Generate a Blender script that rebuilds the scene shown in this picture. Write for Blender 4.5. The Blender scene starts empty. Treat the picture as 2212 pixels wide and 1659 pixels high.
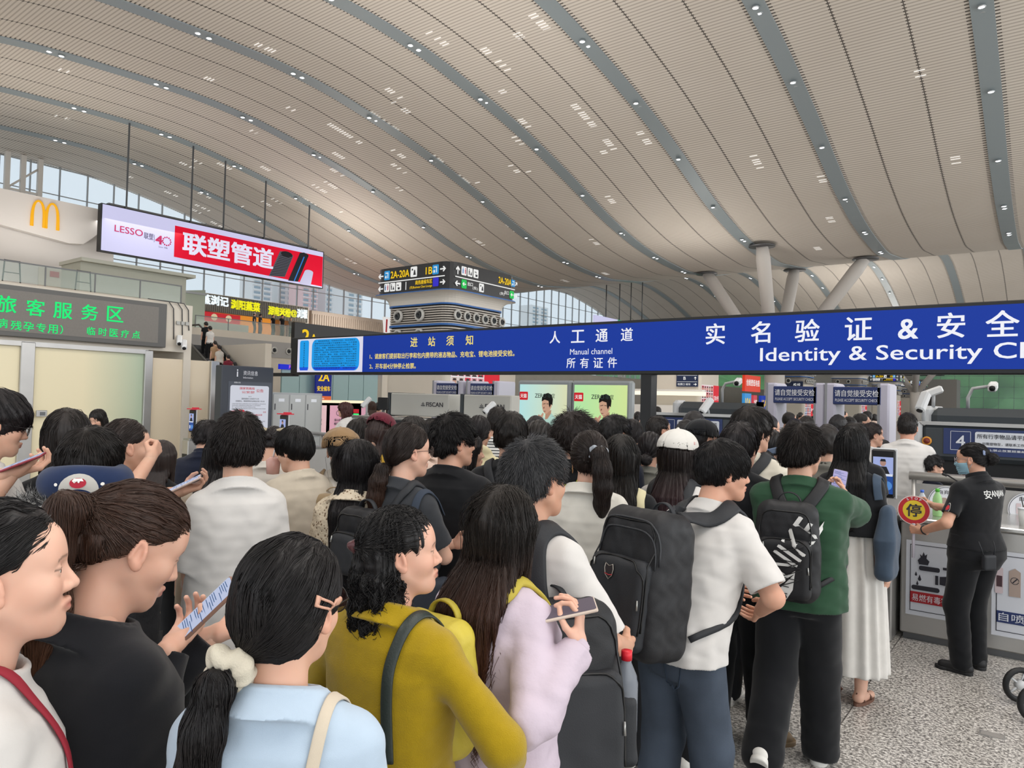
import bpy, math, random
import numpy as np
from mathutils import Vector, Matrix
random.seed(7)
RNG = np.random.default_rng(7)
scene = bpy.context.scene
COL = scene.collection
R_ = math.radians

# ---------------------------------------------------------------- camera
F_PX, CXP, CYP = 1534.0, 1106.0, 829.5
YAW, PITCH, ROLL = R_(37.4), R_(1.25), R_(1.5)
CAM = np.array([0.0, 0.0, 1.8])
Fw = np.array([-math.sin(YAW)*math.cos(PITCH), math.cos(YAW)*math.cos(PITCH), math.sin(PITCH)])
_R0 = np.array([math.cos(YAW), math.sin(YAW), 0.0]); _U0 = np.cross(_R0, Fw)
Rt = _R0*math.cos(ROLL) + _U0*math.sin(ROLL); Up = np.cross(Rt, Fw)
cd = bpy.data.cameras.new('camera'); cam = bpy.data.objects.new('camera', cd); COL.objects.link(cam)
cd.sensor_fit = 'HORIZONTAL'; cd.sensor_width = 36.0; cd.lens = 36.0*F_PX/2212.0
cd.clip_start = 0.05; cd.clip_end = 2000
mw = Matrix.Identity(4)
for i in range(3):
    mw[i][0] = Rt[i]; mw[i][1] = Up[i]; mw[i][2] = -Fw[i]; mw[i][3] = CAM[i]
cam.matrix_world = mw
scene.camera = cam

def ray(u, v): return Fw*F_PX + Rt*(u-CXP) - Up*(v-CYP)
def onX(u, v, X): d = ray(u, v); return CAM + d*((X-CAM[0])/d[0])
def onY(u, v, Y): d = ray(u, v); return CAM + d*((Y-CAM[1])/d[1])
def onZ(u, v, Z): d = ray(u, v); return CAM + d*((Z-CAM[2])/d[2])
def onD(u, v, D): return CAM + ray(u, v)*(D/F_PX)

# ---------------------------------------------------------------- world, lights, exposure
W = bpy.data.worlds.new('world'); scene.world = W; W.use_nodes = True
nt = W.node_tree; nt.nodes.clear()
o_ = nt.nodes.new('ShaderNodeOutputWorld'); b_ = nt.nodes.new('ShaderNodeBackground')
tc = nt.nodes.new('ShaderNodeTexCoord'); sx = nt.nodes.new('ShaderNodeSeparateXYZ'); cr = nt.nodes.new('ShaderNodeValToRGB')
nt.links.new(tc.outputs['Generated'], sx.inputs[0]); nt.links.new(sx.outputs['Z'], cr.inputs[0])
cr.color_ramp.elements[0].position = 0.0; cr.color_ramp.elements[0].color = (0.62, 0.64, 0.66, 1)
cr.color_ramp.elements[1].position = 0.02; cr.color_ramp.elements[1].color = (0.74, 0.86, 0.95, 1)
e = cr.color_ramp.elements.new(0.5); e.color = (0.80, 0.90, 1.0, 1)
nt.links.new(cr.outputs[0], b_.inputs[0]); b_.inputs[1].default_value = 1.32
nt.links.new(b_.outputs[0], o_.inputs[0])
vs = scene.view_settings
vs.view_transform = 'Standard'; vs.look = 'None'; vs.gamma = 1.0; vs.exposure = -0.28; vs.use_curve_mapping = False

def area_light(name, loc, size, power, color=(1, 0.97, 0.93), rot=(0, 0, 0), size_y=None):
    l = bpy.data.lights.new(name, 'AREA'); l.energy = power; l.color = color
    l.shape = 'RECTANGLE' if size_y else 'SQUARE'; l.size = size
    if size_y: l.size_y = size_y
    ob = bpy.data.objects.new(name, l); ob.location = loc; ob.rotation_euler = rot; COL.objects.link(ob)
    return ob
# the hall's rows of ceiling downlights, one soft lamp per stretch of strip
S_ = 7.5
for k in range(0, 7, 2):
    for y in (6, 22, 40):
        area_light('ceiling_lamp', (-(0.313+k)*S_, y, 9.6 if y > 30 else 12.5), 5.0, 520, (1, 0.96, 0.92))
area_light('ceiling_lamp', (4, 3, 10.5), 7.0, 600, (1, 0.96, 0.92))
area_light('ceiling_lamp', (-4, -6, 10.5), 7.0, 600, (1, 0.96, 0.92))
# added fill lamps, unseen, above column heads and terrace, to brighten the ceiling
for x, y, z, pw in ((-20.1, 21.65, 7.1, 750), (-20.1, 45.9, 7.1, 330), (-20.1, 70, 7.1, 450), (-20.1, 94.5, 7.1, 1300), (-20.1, 118.8, 7.1, 1300), (-45, 15.5, 9.3, 260), (-46, 36, 9.4, 500)):
    area_light('ceiling_fill', (x, y, z), 4.0, pw, (1, 0.94, 0.87), (math.pi, 0, 0))
# added area lamps standing in for daylight from unseen glazing at right and behind
area_light('side_daylight_fill', (23.5, 50, 8), 150, 17500, (1, 0.97, 0.93), (0, R_(90), 0), None)
bpy.data.lights['side_daylight_fill'].shape = 'RECTANGLE'; bpy.data.lights['side_daylight_fill'].size = 13; bpy.data.lights['side_daylight_fill'].size_y = 150
area_light('rear_daylight_fill', (-16, -13.5, 6), 70, 1500, (1, 0.97, 0.93), (R_(90), 0, 0), 11)

# ---------------------------------------------------------------- materials
def lin(c):
    if isinstance(c, str):
        c = c.lstrip('#'); c = c if len(c) == 6 else ''.join(q*2 for q in c); c = [int(c[i:i+2], 16)/255 for i in (0, 2, 4)]
    return tuple((x/12.92 if x <= 0.04045 else ((x+0.055)/1.055)**2.4) for x in c)
_mats = {}
def mat(name, c, rough=0.6, metal=0.0, spec=0.4, emit=0.0, bump=None, var=0.0, vscale=8, alpha=1.0, trans=0.0, sheen=0.0, ecol=None, coat=0.0):
    """plain procedural material: noise tints the colour by var, bump=(scale,strength)"""
    if name in _mats: return _mats[name]
    m = bpy.data.materials.new(name); m.use_nodes = True; _mats[name] = m
    n = m.node_tree; p = n.nodes['Principled BSDF']; L = n.links
    col = lin(c)
    p.inputs['Base Color'].default_value = (*col, 1); p.inputs['Roughness'].default_value = rough
    p.inputs['Metallic'].default_value = metal; p.inputs['Specular IOR Level'].default_value = spec
    p.inputs['Alpha'].default_value = alpha; p.inputs['Transmission Weight'].default_value = trans
    p.inputs['Sheen Weight'].default_value = sheen; p.inputs['Coat Weight'].default_value = coat
    if emit:
        p.inputs['Emission Color'].default_value = (*(lin(ecol) if ecol else col), 1); p.inputs['Emission Strength'].default_value = emit
    if var or bump:
        t = n.nodes.new('ShaderNodeTexCoord')
        if var:
            no = n.nodes.new('ShaderNodeTexNoise'); no.inputs['Scale'].default_value = vscale; no.inputs['Detail'].default_value = 5
            L.new(t.outputs['Object'], no.inputs['Vector'])
            hsv = n.nodes.new('ShaderNodeHueSaturation'); hsv.inputs['Color'].default_value = (*col, 1)
            mr = n.nodes.new('ShaderNodeMapRange'); mr.inputs[1].default_value = 0.3; mr.inputs[2].default_value = 0.7
            mr.inputs[3].default_value = 1-var; mr.inputs[4].default_value = 1+var
            L.new(no.outputs['Fac'], mr.inputs[0]); L.new(mr.outputs[0], hsv.inputs['Value']); L.new(hsv.outputs[0], p.inputs['Base Color'])
        if bump:
            nb = n.nodes.new('ShaderNodeTexNoise'); nb.inputs['Scale'].default_value = bump[0]; nb.inputs['Detail'].default_value = 6
            L.new(t.outputs['Object'], nb.inputs['Vector'])
            bu = n.nodes.new('ShaderNodeBump'); bu.inputs['Strength'].default_value = bump[1]; bu.inputs['Distance'].default_value = 0.01
            L.new(nb.outputs['Fac'], bu.inputs['Height']); L.new(bu.outputs[0], p.inputs['Normal'])
    return m
def glow(name, c, s=1.0):
    """a lit screen or lamp face"""
    if name in _mats: return _mats[name]
    m = mat(name, c, rough=0.5, spec=0.2, emit=s)
    m.node_tree.nodes['Principled BSDF'].inputs['Base Color'].default_value = (*[x*0.15 for x in lin(c)], 1)
    return m
def fabric(name, c, var=0.06, rough=0.9, weave=900, bs=0.15):
    return mat(name, c, rough=rough, spec=0.15, var=var, vscale=14, bump=(weave, bs), sheen=0.15)

# ---------------------------------------------------------------- mesh builder
class MB:
    def __init__(s): s.v = []; s.l = []; s.t = []; s.m = []; s.sm = []; s.a = []; s.n = 0
    def add(s, V, F, mat=0, attr=None, smooth=True):
        V = np.asarray(V, np.float32).reshape(-1, 3)
        if len(V) == 0: return
        s.v.append(V); s.a.append(np.zeros((len(V), 3), np.float32) if attr is None else np.asarray(attr, np.float32))
        if isinstance(F, np.ndarray):
            s.l.append((F+s.n).ravel()); s.t.append(np.full(len(F), F.shape[1])); k = len(F)
        else:
            for f in F: s.l.append(np.array(f)+s.n)
            s.t.append(np.array([len(f) for f in F])); k = len(F)
        s.m.append(np.full(k, mat)); s.sm.append(np.full(k, smooth)); s.n += len(V)
        return s
    def box(s, lo, hi, mat=0, bev=0.0):
        lo = np.minimum(lo, hi).astype(float) if True else lo; hi_ = np.maximum(hi, lo)
        return s.obox((lo+hi_)/2, (1, 0, 0), (0, 1, 0), (0, 0, 1), (hi_-lo)/2, mat, bev)
    def obox(s, c, X, Y, Z, half, mat=0, bev=0.0):
        c = np.asarray(c, float); A = np.array([X, Y, Z], float); h = np.asarray(half, float)
        if bev <= 0:
            q = np.array([[x, y, z] for x in (-1, 1) for y in (-1, 1) for z in (-1, 1)], float)*h
            F = np.array([[0, 1, 3, 2], [4, 6, 7, 5], [0, 4, 5, 1], [2, 3, 7, 6], [0, 2, 6, 4], [1, 5, 7, 3]])
            return s.add(c+q@A, F, mat, smooth=False)
        b = min(bev, *(h*0.95)); V = []; idx = {}
        for x in (-1, 1):
            for y in (-1, 1):
                for z in (-1, 1):
                    for k in range(3):
                        e = h-b; e[k] = h[k]; idx[(x, y, z, k)] = len(V); V.append(np.array([x, y, z])*e)
        F = []
        for k in range(3):
            i, j = (k+1) % 3, (k+2) % 3
            for sg in (-1, 1):
                f = []
                for a, bb in ((-1, -1), (1, -1), (1, 1), (-1, 1)):
                    t = [0, 0, 0]; t[k] = sg; t[i] = a; t[j] = bb; f.append(idx[(*t, k)])
                F.append(f if sg > 0 else f[::-1])
        for k in range(3):
            i, j = (k+1) % 3, (k+2) % 3
            for a in (-1, 1):
                for bb in (-1, 1):
                    def g(w, q):
                        t = [0, 0, 0]; t[k] = w; t[i] = a; t[j] = bb; return idx[(*t, q)]
                    f = [g(-1, i), g(1, i), g(1, j), g(-1, j)]
                    F.append(f if a*bb < 0 else f[::-1])
        for x in (-1, 1):
            for y in (-1, 1):
                for z in (-1, 1):
                    f = [idx[(x, y, z, q)] for q in range(3)]; F.append(f if x*y*z > 0 else f[::-1])
        return s.add(c+np.array(V)@A, F, mat, smooth=False)
    def tube(s, path, r, k=8, mat=0, caps=True, attr=None):
        P = np.asarray(path, float); n = len(P); r = np.broadcast_to(np.asarray(r, float), (n,))
        T = np.gradient(P, axis=0); T /= np.linalg.norm(T, axis=1)[:, None]+1e-9
        up = np.array([0, 0, 1.0]) if abs(T[0, 2]) < 0.9 else np.array([1.0, 0, 0])
        V = []; N = np.cross(T[0], up); N /= np.linalg.norm(N)
        a = np.arange(k)*2*np.pi/k
        for i in range(n):
            N = N-T[i]*(N@T[i]); N /= np.linalg.norm(N)+1e-9; B = np.cross(T[i], N)
            V.append(P[i]+r[i]*(np.cos(a)[:, None]*N+np.sin(a)[:, None]*B))
        V = np.concatenate(V); F = []
        for i in range(n-1):
            for j in range(k): F.append([i*k+j, i*k+(j+1) % k, (i+1)*k+(j+1) % k, (i+1)*k+j])
        if caps: F.append(list(range(k))[::-1]); F.append([(n-1)*k+j for j in range(k)])
        return s.add(V, F, mat, None if attr is None else np.tile(attr, (len(V), 1)))
    def strip(s, path, nrm, w, th, mat=0):
        """a flat strap: rectangle w x th swept along path, nrm = outward normals"""
        P = np.asarray(path, float); n = len(P); N = np.asarray(nrm, float)
        T = np.gradient(P, axis=0); T /= np.linalg.norm(T, axis=1)[:, None]+1e-9
        N = N-T*(N*T).sum(1)[:, None]; N /= np.linalg.norm(N, axis=1)[:, None]+1e-9
        B = np.cross(T, N); w = np.broadcast_to(np.asarray(w, float), (n,))[:, None]/2
        prof = [(-1, 0), (-1, .55), (-.8, 1), (.8, 1), (1, .55), (1, 0)]
        V = np.stack([P+B*w*a+N*th*b for a, b in prof], 1).reshape(-1, 3); k = len(prof); F = []
        for i in range(n-1):
            for j in range(k): F.append([i*k+j, i*k+(j+1) % k, (i+1)*k+(j+1) % k, (i+1)*k+j][::-1])
        F.append(list(range(k))); F.append([(n-1)*k+j for j in range(k)][::-1])
        return s.add(V, F, mat)
    def lathe(s, prof, c=(0, 0, 0), ax=(0, 0, 1), k=20, mat=0):
        """prof: (radius, height) pairs turned round axis ax"""
        ax = np.asarray(ax, float); ax /= np.linalg.norm(ax)
        u = np.cross(ax, (0, 0, 1) if abs(ax[2]) < .9 else (1, 0, 0)); u /= np.linalg.norm(u); w = np.cross(ax, u)
        a = np.arange(k)*2*np.pi/k; ring = np.cos(a)[:, None]*u+np.sin(a)[:, None]*w
        V = np.concatenate([np.asarray(c)+r*ring+h*ax for r, h in prof]); F = []
        for i in range(len(prof)-1):
            for j in range(k): F.append([i*k+j, i*k+(j+1) % k, (i+1)*k+(j+1) % k, (i+1)*k+j])
        if prof[0][0] > 1e-6: F.append(list(range(k))[::-1])
        if prof[-1][0] > 1e-6: F.append([(len(prof)-1)*k+j for j in range(k)])
        return s.add(V, F, mat)
    def poly(s, pts2, O, X, Y, th=0.0, mat=0):
        """flat outline pts2 in the plane O + x X + y Y, thickened by th against X x Y"""
        O, X, Y = (np.asarray(q, float) for q in (O, X, Y)); N = np.cross(X, Y)
        p = np.asarray(pts2, float); A = O+p[:, :1]*X+p[:, 1:2]*Y; n = len(p)
        if th <= 0: return s.add(A, [list(range(n))], mat, smooth=False)
        V = np.concatenate([A, A-N*th]); F = [list(range(n)), list(range(2*n-1, n-1, -1))]
        F += [[i, i+n, (i+1) % n+n, (i+1) % n] for i in range(n)]
        return s.add(V, F, mat, smooth=False)
    def strands(s, P, r, k=3, mat=0, attr=None):
        """many thin tubes at once: P (N,T,3), r (N,T) or (T,)"""
        N, T, _ = P.shape
        if N == 0: return s
        D = np.gradient(P, axis=1); D /= np.linalg.norm(D, axis=2, keepdims=True)+1e-9
        ref = np.array([0.31, 0.22, 0.93]); A = np.cross(D, ref); A /= np.linalg.norm(A, axis=2, keepdims=True)+1e-9
        Bn = np.cross(D, A); r = np.broadcast_to(r, (N, T))[:, :, None]
        V = np.stack([P+r*(math.cos(2*math.pi*j/k)*A+math.sin(2*math.pi*j/k)*Bn) for j in range(k)], 2)
        i = np.arange(N)[:, None, None]*T*k+np.arange(T-1)[None, :, None]*k; j = np.arange(k)[None, None, :]
        j2 = (j+1) % k; F = np.stack([i+j, i+j2, i+k+j2, i+k+j], -1).reshape(-1, 4)
        at = None if attr is None else np.repeat(attr, T*k, axis=0)
        return s.add(V.reshape(-1, 3), F, mat, at)
    def build(s, name, mats, parent=None, attr=False):
        me = bpy.data.meshes.new(name)
        if s.n:
            V = np.concatenate(s.v); Lp = np.concatenate(s.l).astype(np.int32); T = np.concatenate(s.t).astype(np.int32)
            me.vertices.add(len(V)); me.vertices.foreach_set('co', V.ravel())
            me.loops.add(len(Lp)); me.loops.foreach_set('vertex_index', Lp)
            me.polygons.add(len(T)); st = np.concatenate([[0], np.cumsum(T)[:-1]]).astype(np.int32)
            me.polygons.foreach_set('loop_start', st); me.polygons.foreach_set('loop_total', T)
            me.polygons.foreach_set('material_index', np.concatenate(s.m).astype(np.int32))
            me.polygons.foreach_set('use_smooth', np.concatenate(s.sm).astype(bool))
            if attr:
                a = me.attributes.new('flow', 'FLOAT_VECTOR', 'POINT'); a.data.foreach_set('vector', np.concatenate(s.a).ravel())
            me.update(calc_edges=True); me.validate()
        for m in (mats if isinstance(mats, (list, tuple)) else [mats]): me.materials.append(m)
        ob = bpy.data.objects.new(name, me); COL.objects.link(ob)
        if parent is not None: ob.parent = parent
        return ob

def tag(o, label, cat, group=None, kind=None):
    if label: o['label'] = label
    if cat: o['category'] = cat
    if group: o['group'] = group
    if kind: o['kind'] = kind
    return o
def thing(name, label, cat, loc=(0, 0, 0), rz=0.0, group=None):
    o = bpy.data.objects.new(name, None); o.empty_display_size = 0.1; COL.objects.link(o)
    o.location = loc; o.rotation_euler = (0, 0, rz)
    return tag(o, label, cat, group)
def struct(name, mb, m, parent=None):
    o = mb.build(name, m, parent)
    if parent is None: o['kind'] = 'structure'
    return o
def dup(root, loc, rz=None, label=None):
    r = root.copy(); COL.objects.link(r); r.location = loc
    if rz is not None: r.rotation_euler = (0, 0, rz)
    if label: r['label'] = label
    for ch in list(root.children):
        c = ch.copy(); COL.objects.link(c); c.parent = r
        for g in list(ch.children):
            d = g.copy(); COL.objects.link(d); d.parent = c
    return r

# ---------------------------------------------------------------- lettering (Blender's built-in font)
_tx = {}
def glyphs(body, bold=0.0, mono=None):
    k = (body, bold)
    if k in _tx: return _tx[k]
    cu = bpy.data.curves.new('t', 'FONT'); cu.body = body; cu.size = 1.0; cu.offset = bold; cu.resolution_u = 3
    ob = bpy.data.objects.new('t', cu); COL.objects.link(ob)
    bpy.context.view_layer.update()
    me = bpy.data.meshes.new_from_object(ob.evaluated_get(bpy.context.evaluated_depsgraph_get()))
    V = np.zeros(len(me.vertices)*3, np.float32); me.vertices.foreach_get('co', V); V = V.reshape(-1, 3)
    F = [list(p.vertices) for p in me.polygons]
    bpy.data.objects.remove(ob); bpy.data.curves.remove(cu); bpy.data.meshes.remove(me)
    _tx[k] = (V, F); return V, F
def text(mb, body, O, X, Y, h, w=None, mat=0, bold=0.02, align='l', gap=None, th=0.0):
    """write body on the plane O,X,Y: glyph box height h, total width w (None = natural); gap = pitch between characters"""
    O, X, Y = (np.asarray(q, float) for q in (O, X, Y))
    if gap is not None:
        n = len(body)
        for i, ch in enumerate(body):
            if ch != ' ': text(mb, ch, O+X*gap*i, X, Y, h, w, mat, bold, 'c', None, th)
        return
    V, F = glyphs(body, 0.0)
    if len(V) == 0: return
    lo = V.min(0); hi = V.max(0)
    s = h/max(hi[1]-lo[1], 1e-6) if h else 1
    sx_ = (w/(hi[0]-lo[0])) if w else s
    x = (V[:, 0]-lo[0])*sx_; y = (V[:, 1]-lo[1])*s
    if align == 'c': x = x-(hi[0]-lo[0])*sx_/2
    if align == 'r': x = x-(hi[0]-lo[0])*sx_
    N = np.cross(X, Y); k = bold*s
    for i, (dx, dy) in enumerate(((-.8, -.5), (.8, .5), (.8, -.5), (-.8, .5)) if bold > .008 else ((0, 0),)):
        mb.add(O+(x+dx*k)[:, None]*X+(y+dy*k)[:, None]*Y+N*(2e-4*i), F, mat, smooth=False)
def rrect(x0, y0, x1, y1, r, n=5):
    p = []
    for cx, cy, a in ((x1-r, y0+r, -90), (x1-r, y1-r, 0), (x0+r, y1-r, 90), (x0+r, y0+r, 180)):
        for i in range(n+1):
            t = R_(a+90*i/n); p.append((cx+r*math.cos(t), cy+r*math.sin(t)))
    return p
def circ(cx, cy, r, n=28, ry=None): return [(cx+r*math.cos(2*math.pi*i/n), cy+(ry or r)*math.sin(2*math.pi*i/n)) for i in range(n)]
ZU = np.array([0, 0, 1.0]); XR = np.array([1.0, 0, 0]); YR = np.array([0, 1.0, 0])
# ---------------------------------------------------------------- soft shapes: distance fields meshed by surface nets
A_ = lambda *q: np.array(q, np.float32)
def smin(a, b, k):
    h = np.clip(0.5+0.5*(b-a)/k, 0, 1); return b*(1-h)+a*h-k*h*(1-h)
def smax(a, b, k): return -smin(-a, -b, k)
def cone(P, a, b, r1, r2):
    a = np.asarray(a, np.float32); d = np.asarray(b, np.float32)-a; q = P-a
    t = np.clip((q@d)/max(float(d@d), 1e-9), 0, 1); q = q-t[:, None]*d
    return np.sqrt((q*q).sum(1))-(r1+(r2-r1)*t)
def ell(P, c, r):
    q = P-np.asarray(c, np.float32); r = np.asarray(r, np.float32)
    k0 = np.sqrt(((q/r)**2).sum(1)); k1 = np.sqrt(((q/(r*r))**2).sum(1))+1e-6
    return k0*(k0-1)/k1
def rot(ax, deg):
    c, s = math.cos(R_(deg)), math.sin(R_(deg))
    return np.array({'x': [[1, 0, 0], [0, c, -s], [0, s, c]], 'y': [[c, 0, s], [0, 1, 0], [-s, 0, c]], 'z': [[c, -s, 0], [s, c, 0], [0, 0, 1]]}[ax], np.float32)
def rbox(P, c, h, r, M=None):
    q = P-np.asarray(c, np.float32)
    if M is not None: q = q@M
    q = np.abs(q)-(np.asarray(h, np.float32)-r); o = np.maximum(q, 0)
    return np.sqrt((o*o).sum(1))+np.minimum(q.max(1), 0)-r
def column(P, tab):
    """solid with elliptical sections: rows (z, half width, half depth, y offset)"""
    tab = np.asarray(tab, np.float32); z = P[:, 2]
    a = np.interp(z, tab[:, 0], tab[:, 1]); b = np.interp(z, tab[:, 0], tab[:, 2]); c = np.interp(z, tab[:, 0], tab[:, 3])
    x = np.abs(P[:, 0])/a; y = np.abs(P[:, 1]-c)/b
    d = ((x**2.3+y**2.3)**(1/2.3)-1)*np.minimum(a, b)
    return np.maximum(d, np.maximum(tab[0, 0]-z, z-tab[-1, 0]))
def wob(P, f, s=0.0):
    """cheap smooth noise, about -1..1"""
    x, y, z = P[:, 0]*f, P[:, 1]*f, P[:, 2]*f
    return (np.sin(x*1.3+2.1*np.sin(y*0.9+s)+s)+np.sin(y*1.7+1.7*np.sin(z*1.1+s*2)+1.3)+np.sin(z*1.1+1.9*np.sin(x*1.2+s*3)+2.7))/3
def mesh_sdf(fn, lo, hi, h, newton=2):
    lo = np.asarray(lo, np.float32); hi = np.asarray(hi, np.float32); B = 4
    nb = np.maximum(np.ceil((hi-lo)/(h*B)).astype(int), 1); n = nb*B
    g = np.stack(np.meshgrid(*[lo[i]+(np.arange(nb[i])*B+1.5)*h for i in range(3)], indexing='ij'), -1).astype(np.float32)
    D = fn(g.reshape(-1, 3)).reshape(nb)
    act = np.abs(D) < B*h*0.87*1.9+h
    V = np.repeat(np.repeat(np.repeat(D, B, 0), B, 1), B, 2).astype(np.float32)
    I = np.argwhere(act)
    if len(I) == 0: return np.zeros((0, 3)), np.zeros((0, 4), int)
    o = np.stack(np.meshgrid(range(B), range(B), range(B), indexing='ij'), -1).reshape(-1, 3)
    J = (I[:, None, :]*B+o[None]).reshape(-1, 3)
    V[J[:, 0], J[:, 1], J[:, 2]] = fn((lo+J*h).astype(np.float32))
    V[0] = V[-1] = np.maximum(V[0], 1e-4); V[-1] = np.maximum(V[-1], 1e-4)
    V[:, 0] = np.maximum(V[:, 0], 1e-4); V[:, -1] = np.maximum(V[:, -1], 1e-4); V[:, :, 0] = np.maximum(V[:, :, 0], 1e-4); V[:, :, -1] = np.maximum(V[:, :, -1], 1e-4)
    V[0] = np.maximum(V[0], 1e-4)
    s = V < 0
    c = s[:-1, :-1, :-1].astype(np.int8)
    for dx in (0, 1):
        for dy in (0, 1):
            for dz in (0, 1):
                if dx+dy+dz: c = c+s[dx:n[0]-1+dx, dy:n[1]-1+dy, dz:n[2]-1+dz]
    C = np.argwhere((c > 0) & (c < 8)); m = len(C)
    if m == 0: return np.zeros((0, 3)), np.zeros((0, 4), int)
    vid = np.full(n-1, -1, np.int32); vid[C[:, 0], C[:, 1], C[:, 2]] = np.arange(m)
    cor = np.array([[x, y, z] for x in (0, 1) for y in (0, 1) for z in (0, 1)])
    cv = np.stack([V[C[:, 0]+q[0], C[:, 1]+q[1], C[:, 2]+q[2]] for q in cor], 1)
    acc = np.zeros((m, 3), np.float32); cnt = np.zeros(m, np.float32)
    for i in range(8):
        for j in range(i+1, 8):
            if np.abs(cor[i]-cor[j]).sum() == 1:
                k = (cv[:, i] < 0) != (cv[:, j] < 0)
                t = np.where(k, cv[:, i]/(cv[:, i]-cv[:, j]+1e-12), 0)
                acc += np.where(k[:, None], cor[i]+t[:, None]*(cor[j]-cor[i]), 0); cnt += k
    P = (lo+(C+acc/cnt[:, None])*h).astype(np.float32)
    Fs = []
    for ax in range(3):
        b, d = (ax+1) % 3, (ax+2) % 3
        sl = [slice(1, n[i]-1) for i in range(3)]; sl[ax] = slice(0, n[ax]-1)
        sl2 = list(sl); sl2[ax] = slice(1, n[ax])
        s0, s1 = s[tuple(sl)], s[tuple(sl2)]
        E = np.argwhere(s0 != s1)
        if len(E) == 0: continue
        fl = s0[E[:, 0], E[:, 1], E[:, 2]]
        E = E+np.array([0 if i == ax else 1 for i in range(3)])
        def at(db, dd):
            q = E.copy(); q[:, b] += db; q[:, d] += dd; return vid[q[:, 0], q[:, 1], q[:, 2]]
        Q = np.stack([at(-1, -1), at(0, -1), at(0, 0), at(-1, 0)], 1)
        Q[~fl] = Q[~fl][:, ::-1]; Fs.append(Q)
    F = np.concatenate(Fs); F = F[(F >= 0).all(1)]
    for _ in range(newton):
        d, g = grad(fn, P, h*0.5)
        P = P-np.clip(d/np.maximum((g*g).sum(1), 0.05), -h*0.6, h*0.6)[:, None]*g
    return P, F
def grad(fn, P, e):
    d = fn(P); g = np.stack([fn(P+np.eye(3, dtype=np.float32)[i]*e)-d for i in range(3)], 1)/e
    return d, g
def onto(fn, P, off=0.0, it=4):
    """pull points to the surface fn = off; returns points and normals"""
    P = np.asarray(P, np.float32).copy()
    for _ in range(it):
        d, g = grad(fn, P, 0.003); g2 = np.maximum((g*g).sum(1), 0.1)
        P = P-np.clip((d-off)/g2, -0.03, 0.03)[:, None]*g
    d, g = grad(fn, P, 0.003); return P, g/(np.linalg.norm(g, axis=1)[:, None]+1e-9)
def march(fn, P, d, off=0.0, it=26):
    """slide points along d until they meet the surface fn = off"""
    P = np.asarray(P, np.float32).copy(); d = np.asarray(d, np.float32)
    for _ in range(it): P = P+np.clip(fn(P)-off, -.02, .04)[:, None]*.8*d
    return P
# ---------------------------------------------------------------- people
def attr_node(n, name='flow'):
    a = n.nodes.new('ShaderNodeAttribute'); a.attribute_name = name; return a
def skin_mat(name, c):
    if name in _mats: return _mats[name]
    m = mat(name, c, rough=0.5, spec=0.35); n = m.node_tree; L = n.links; p = n.nodes['Principled BSDF']
    p.inputs['Subsurface Weight'].default_value = 0.12; p.inputs['Subsurface Radius'].default_value = (1, .35, .2); p.inputs['Subsurface Scale'].default_value = 0.012
    a = attr_node(n); s = n.nodes.new('ShaderNodeSeparateXYZ'); L.new(a.outputs['Vector'], s.inputs[0])
    t = n.nodes.new('ShaderNodeTexCoord'); no = n.nodes.new('ShaderNodeTexNoise'); no.inputs['Scale'].default_value = 22; L.new(t.outputs['Object'], no.inputs['Vector'])
    cr = n.nodes.new('ShaderNodeMixRGB'); cr.inputs[1].default_value = (*lin(c), 1); q = lin(c); cr.inputs[2].default_value = (q[0]*.95, q[1]*.80, q[2]*.74, 1); L.new(no.outputs['Fac'], cr.inputs[0])
    m1 = n.nodes.new('ShaderNodeMixRGB'); m1.inputs[2].default_value = (*lin('#a8584f'), 1); L.new(s.outputs[0], m1.inputs[0]); L.new(cr.outputs[0], m1.inputs[1])
    m2 = n.nodes.new('ShaderNodeMixRGB'); m2.inputs[2].default_value = (*lin('#2a211d'), 1); L.new(s.outputs[1], m2.inputs[0]); L.new(m1.outputs[0], m2.inputs[1])
    m3 = n.nodes.new('ShaderNodeMixRGB'); m3.inputs[2].default_value = (q[0]*.92, q[1]*.62, q[2]*.55, 1); L.new(s.outputs[2], m3.inputs[0]); L.new(m2.outputs[0], m3.inputs[1])
    L.new(m3.outputs[0], p.inputs['Base Color'])
    return m
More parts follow.
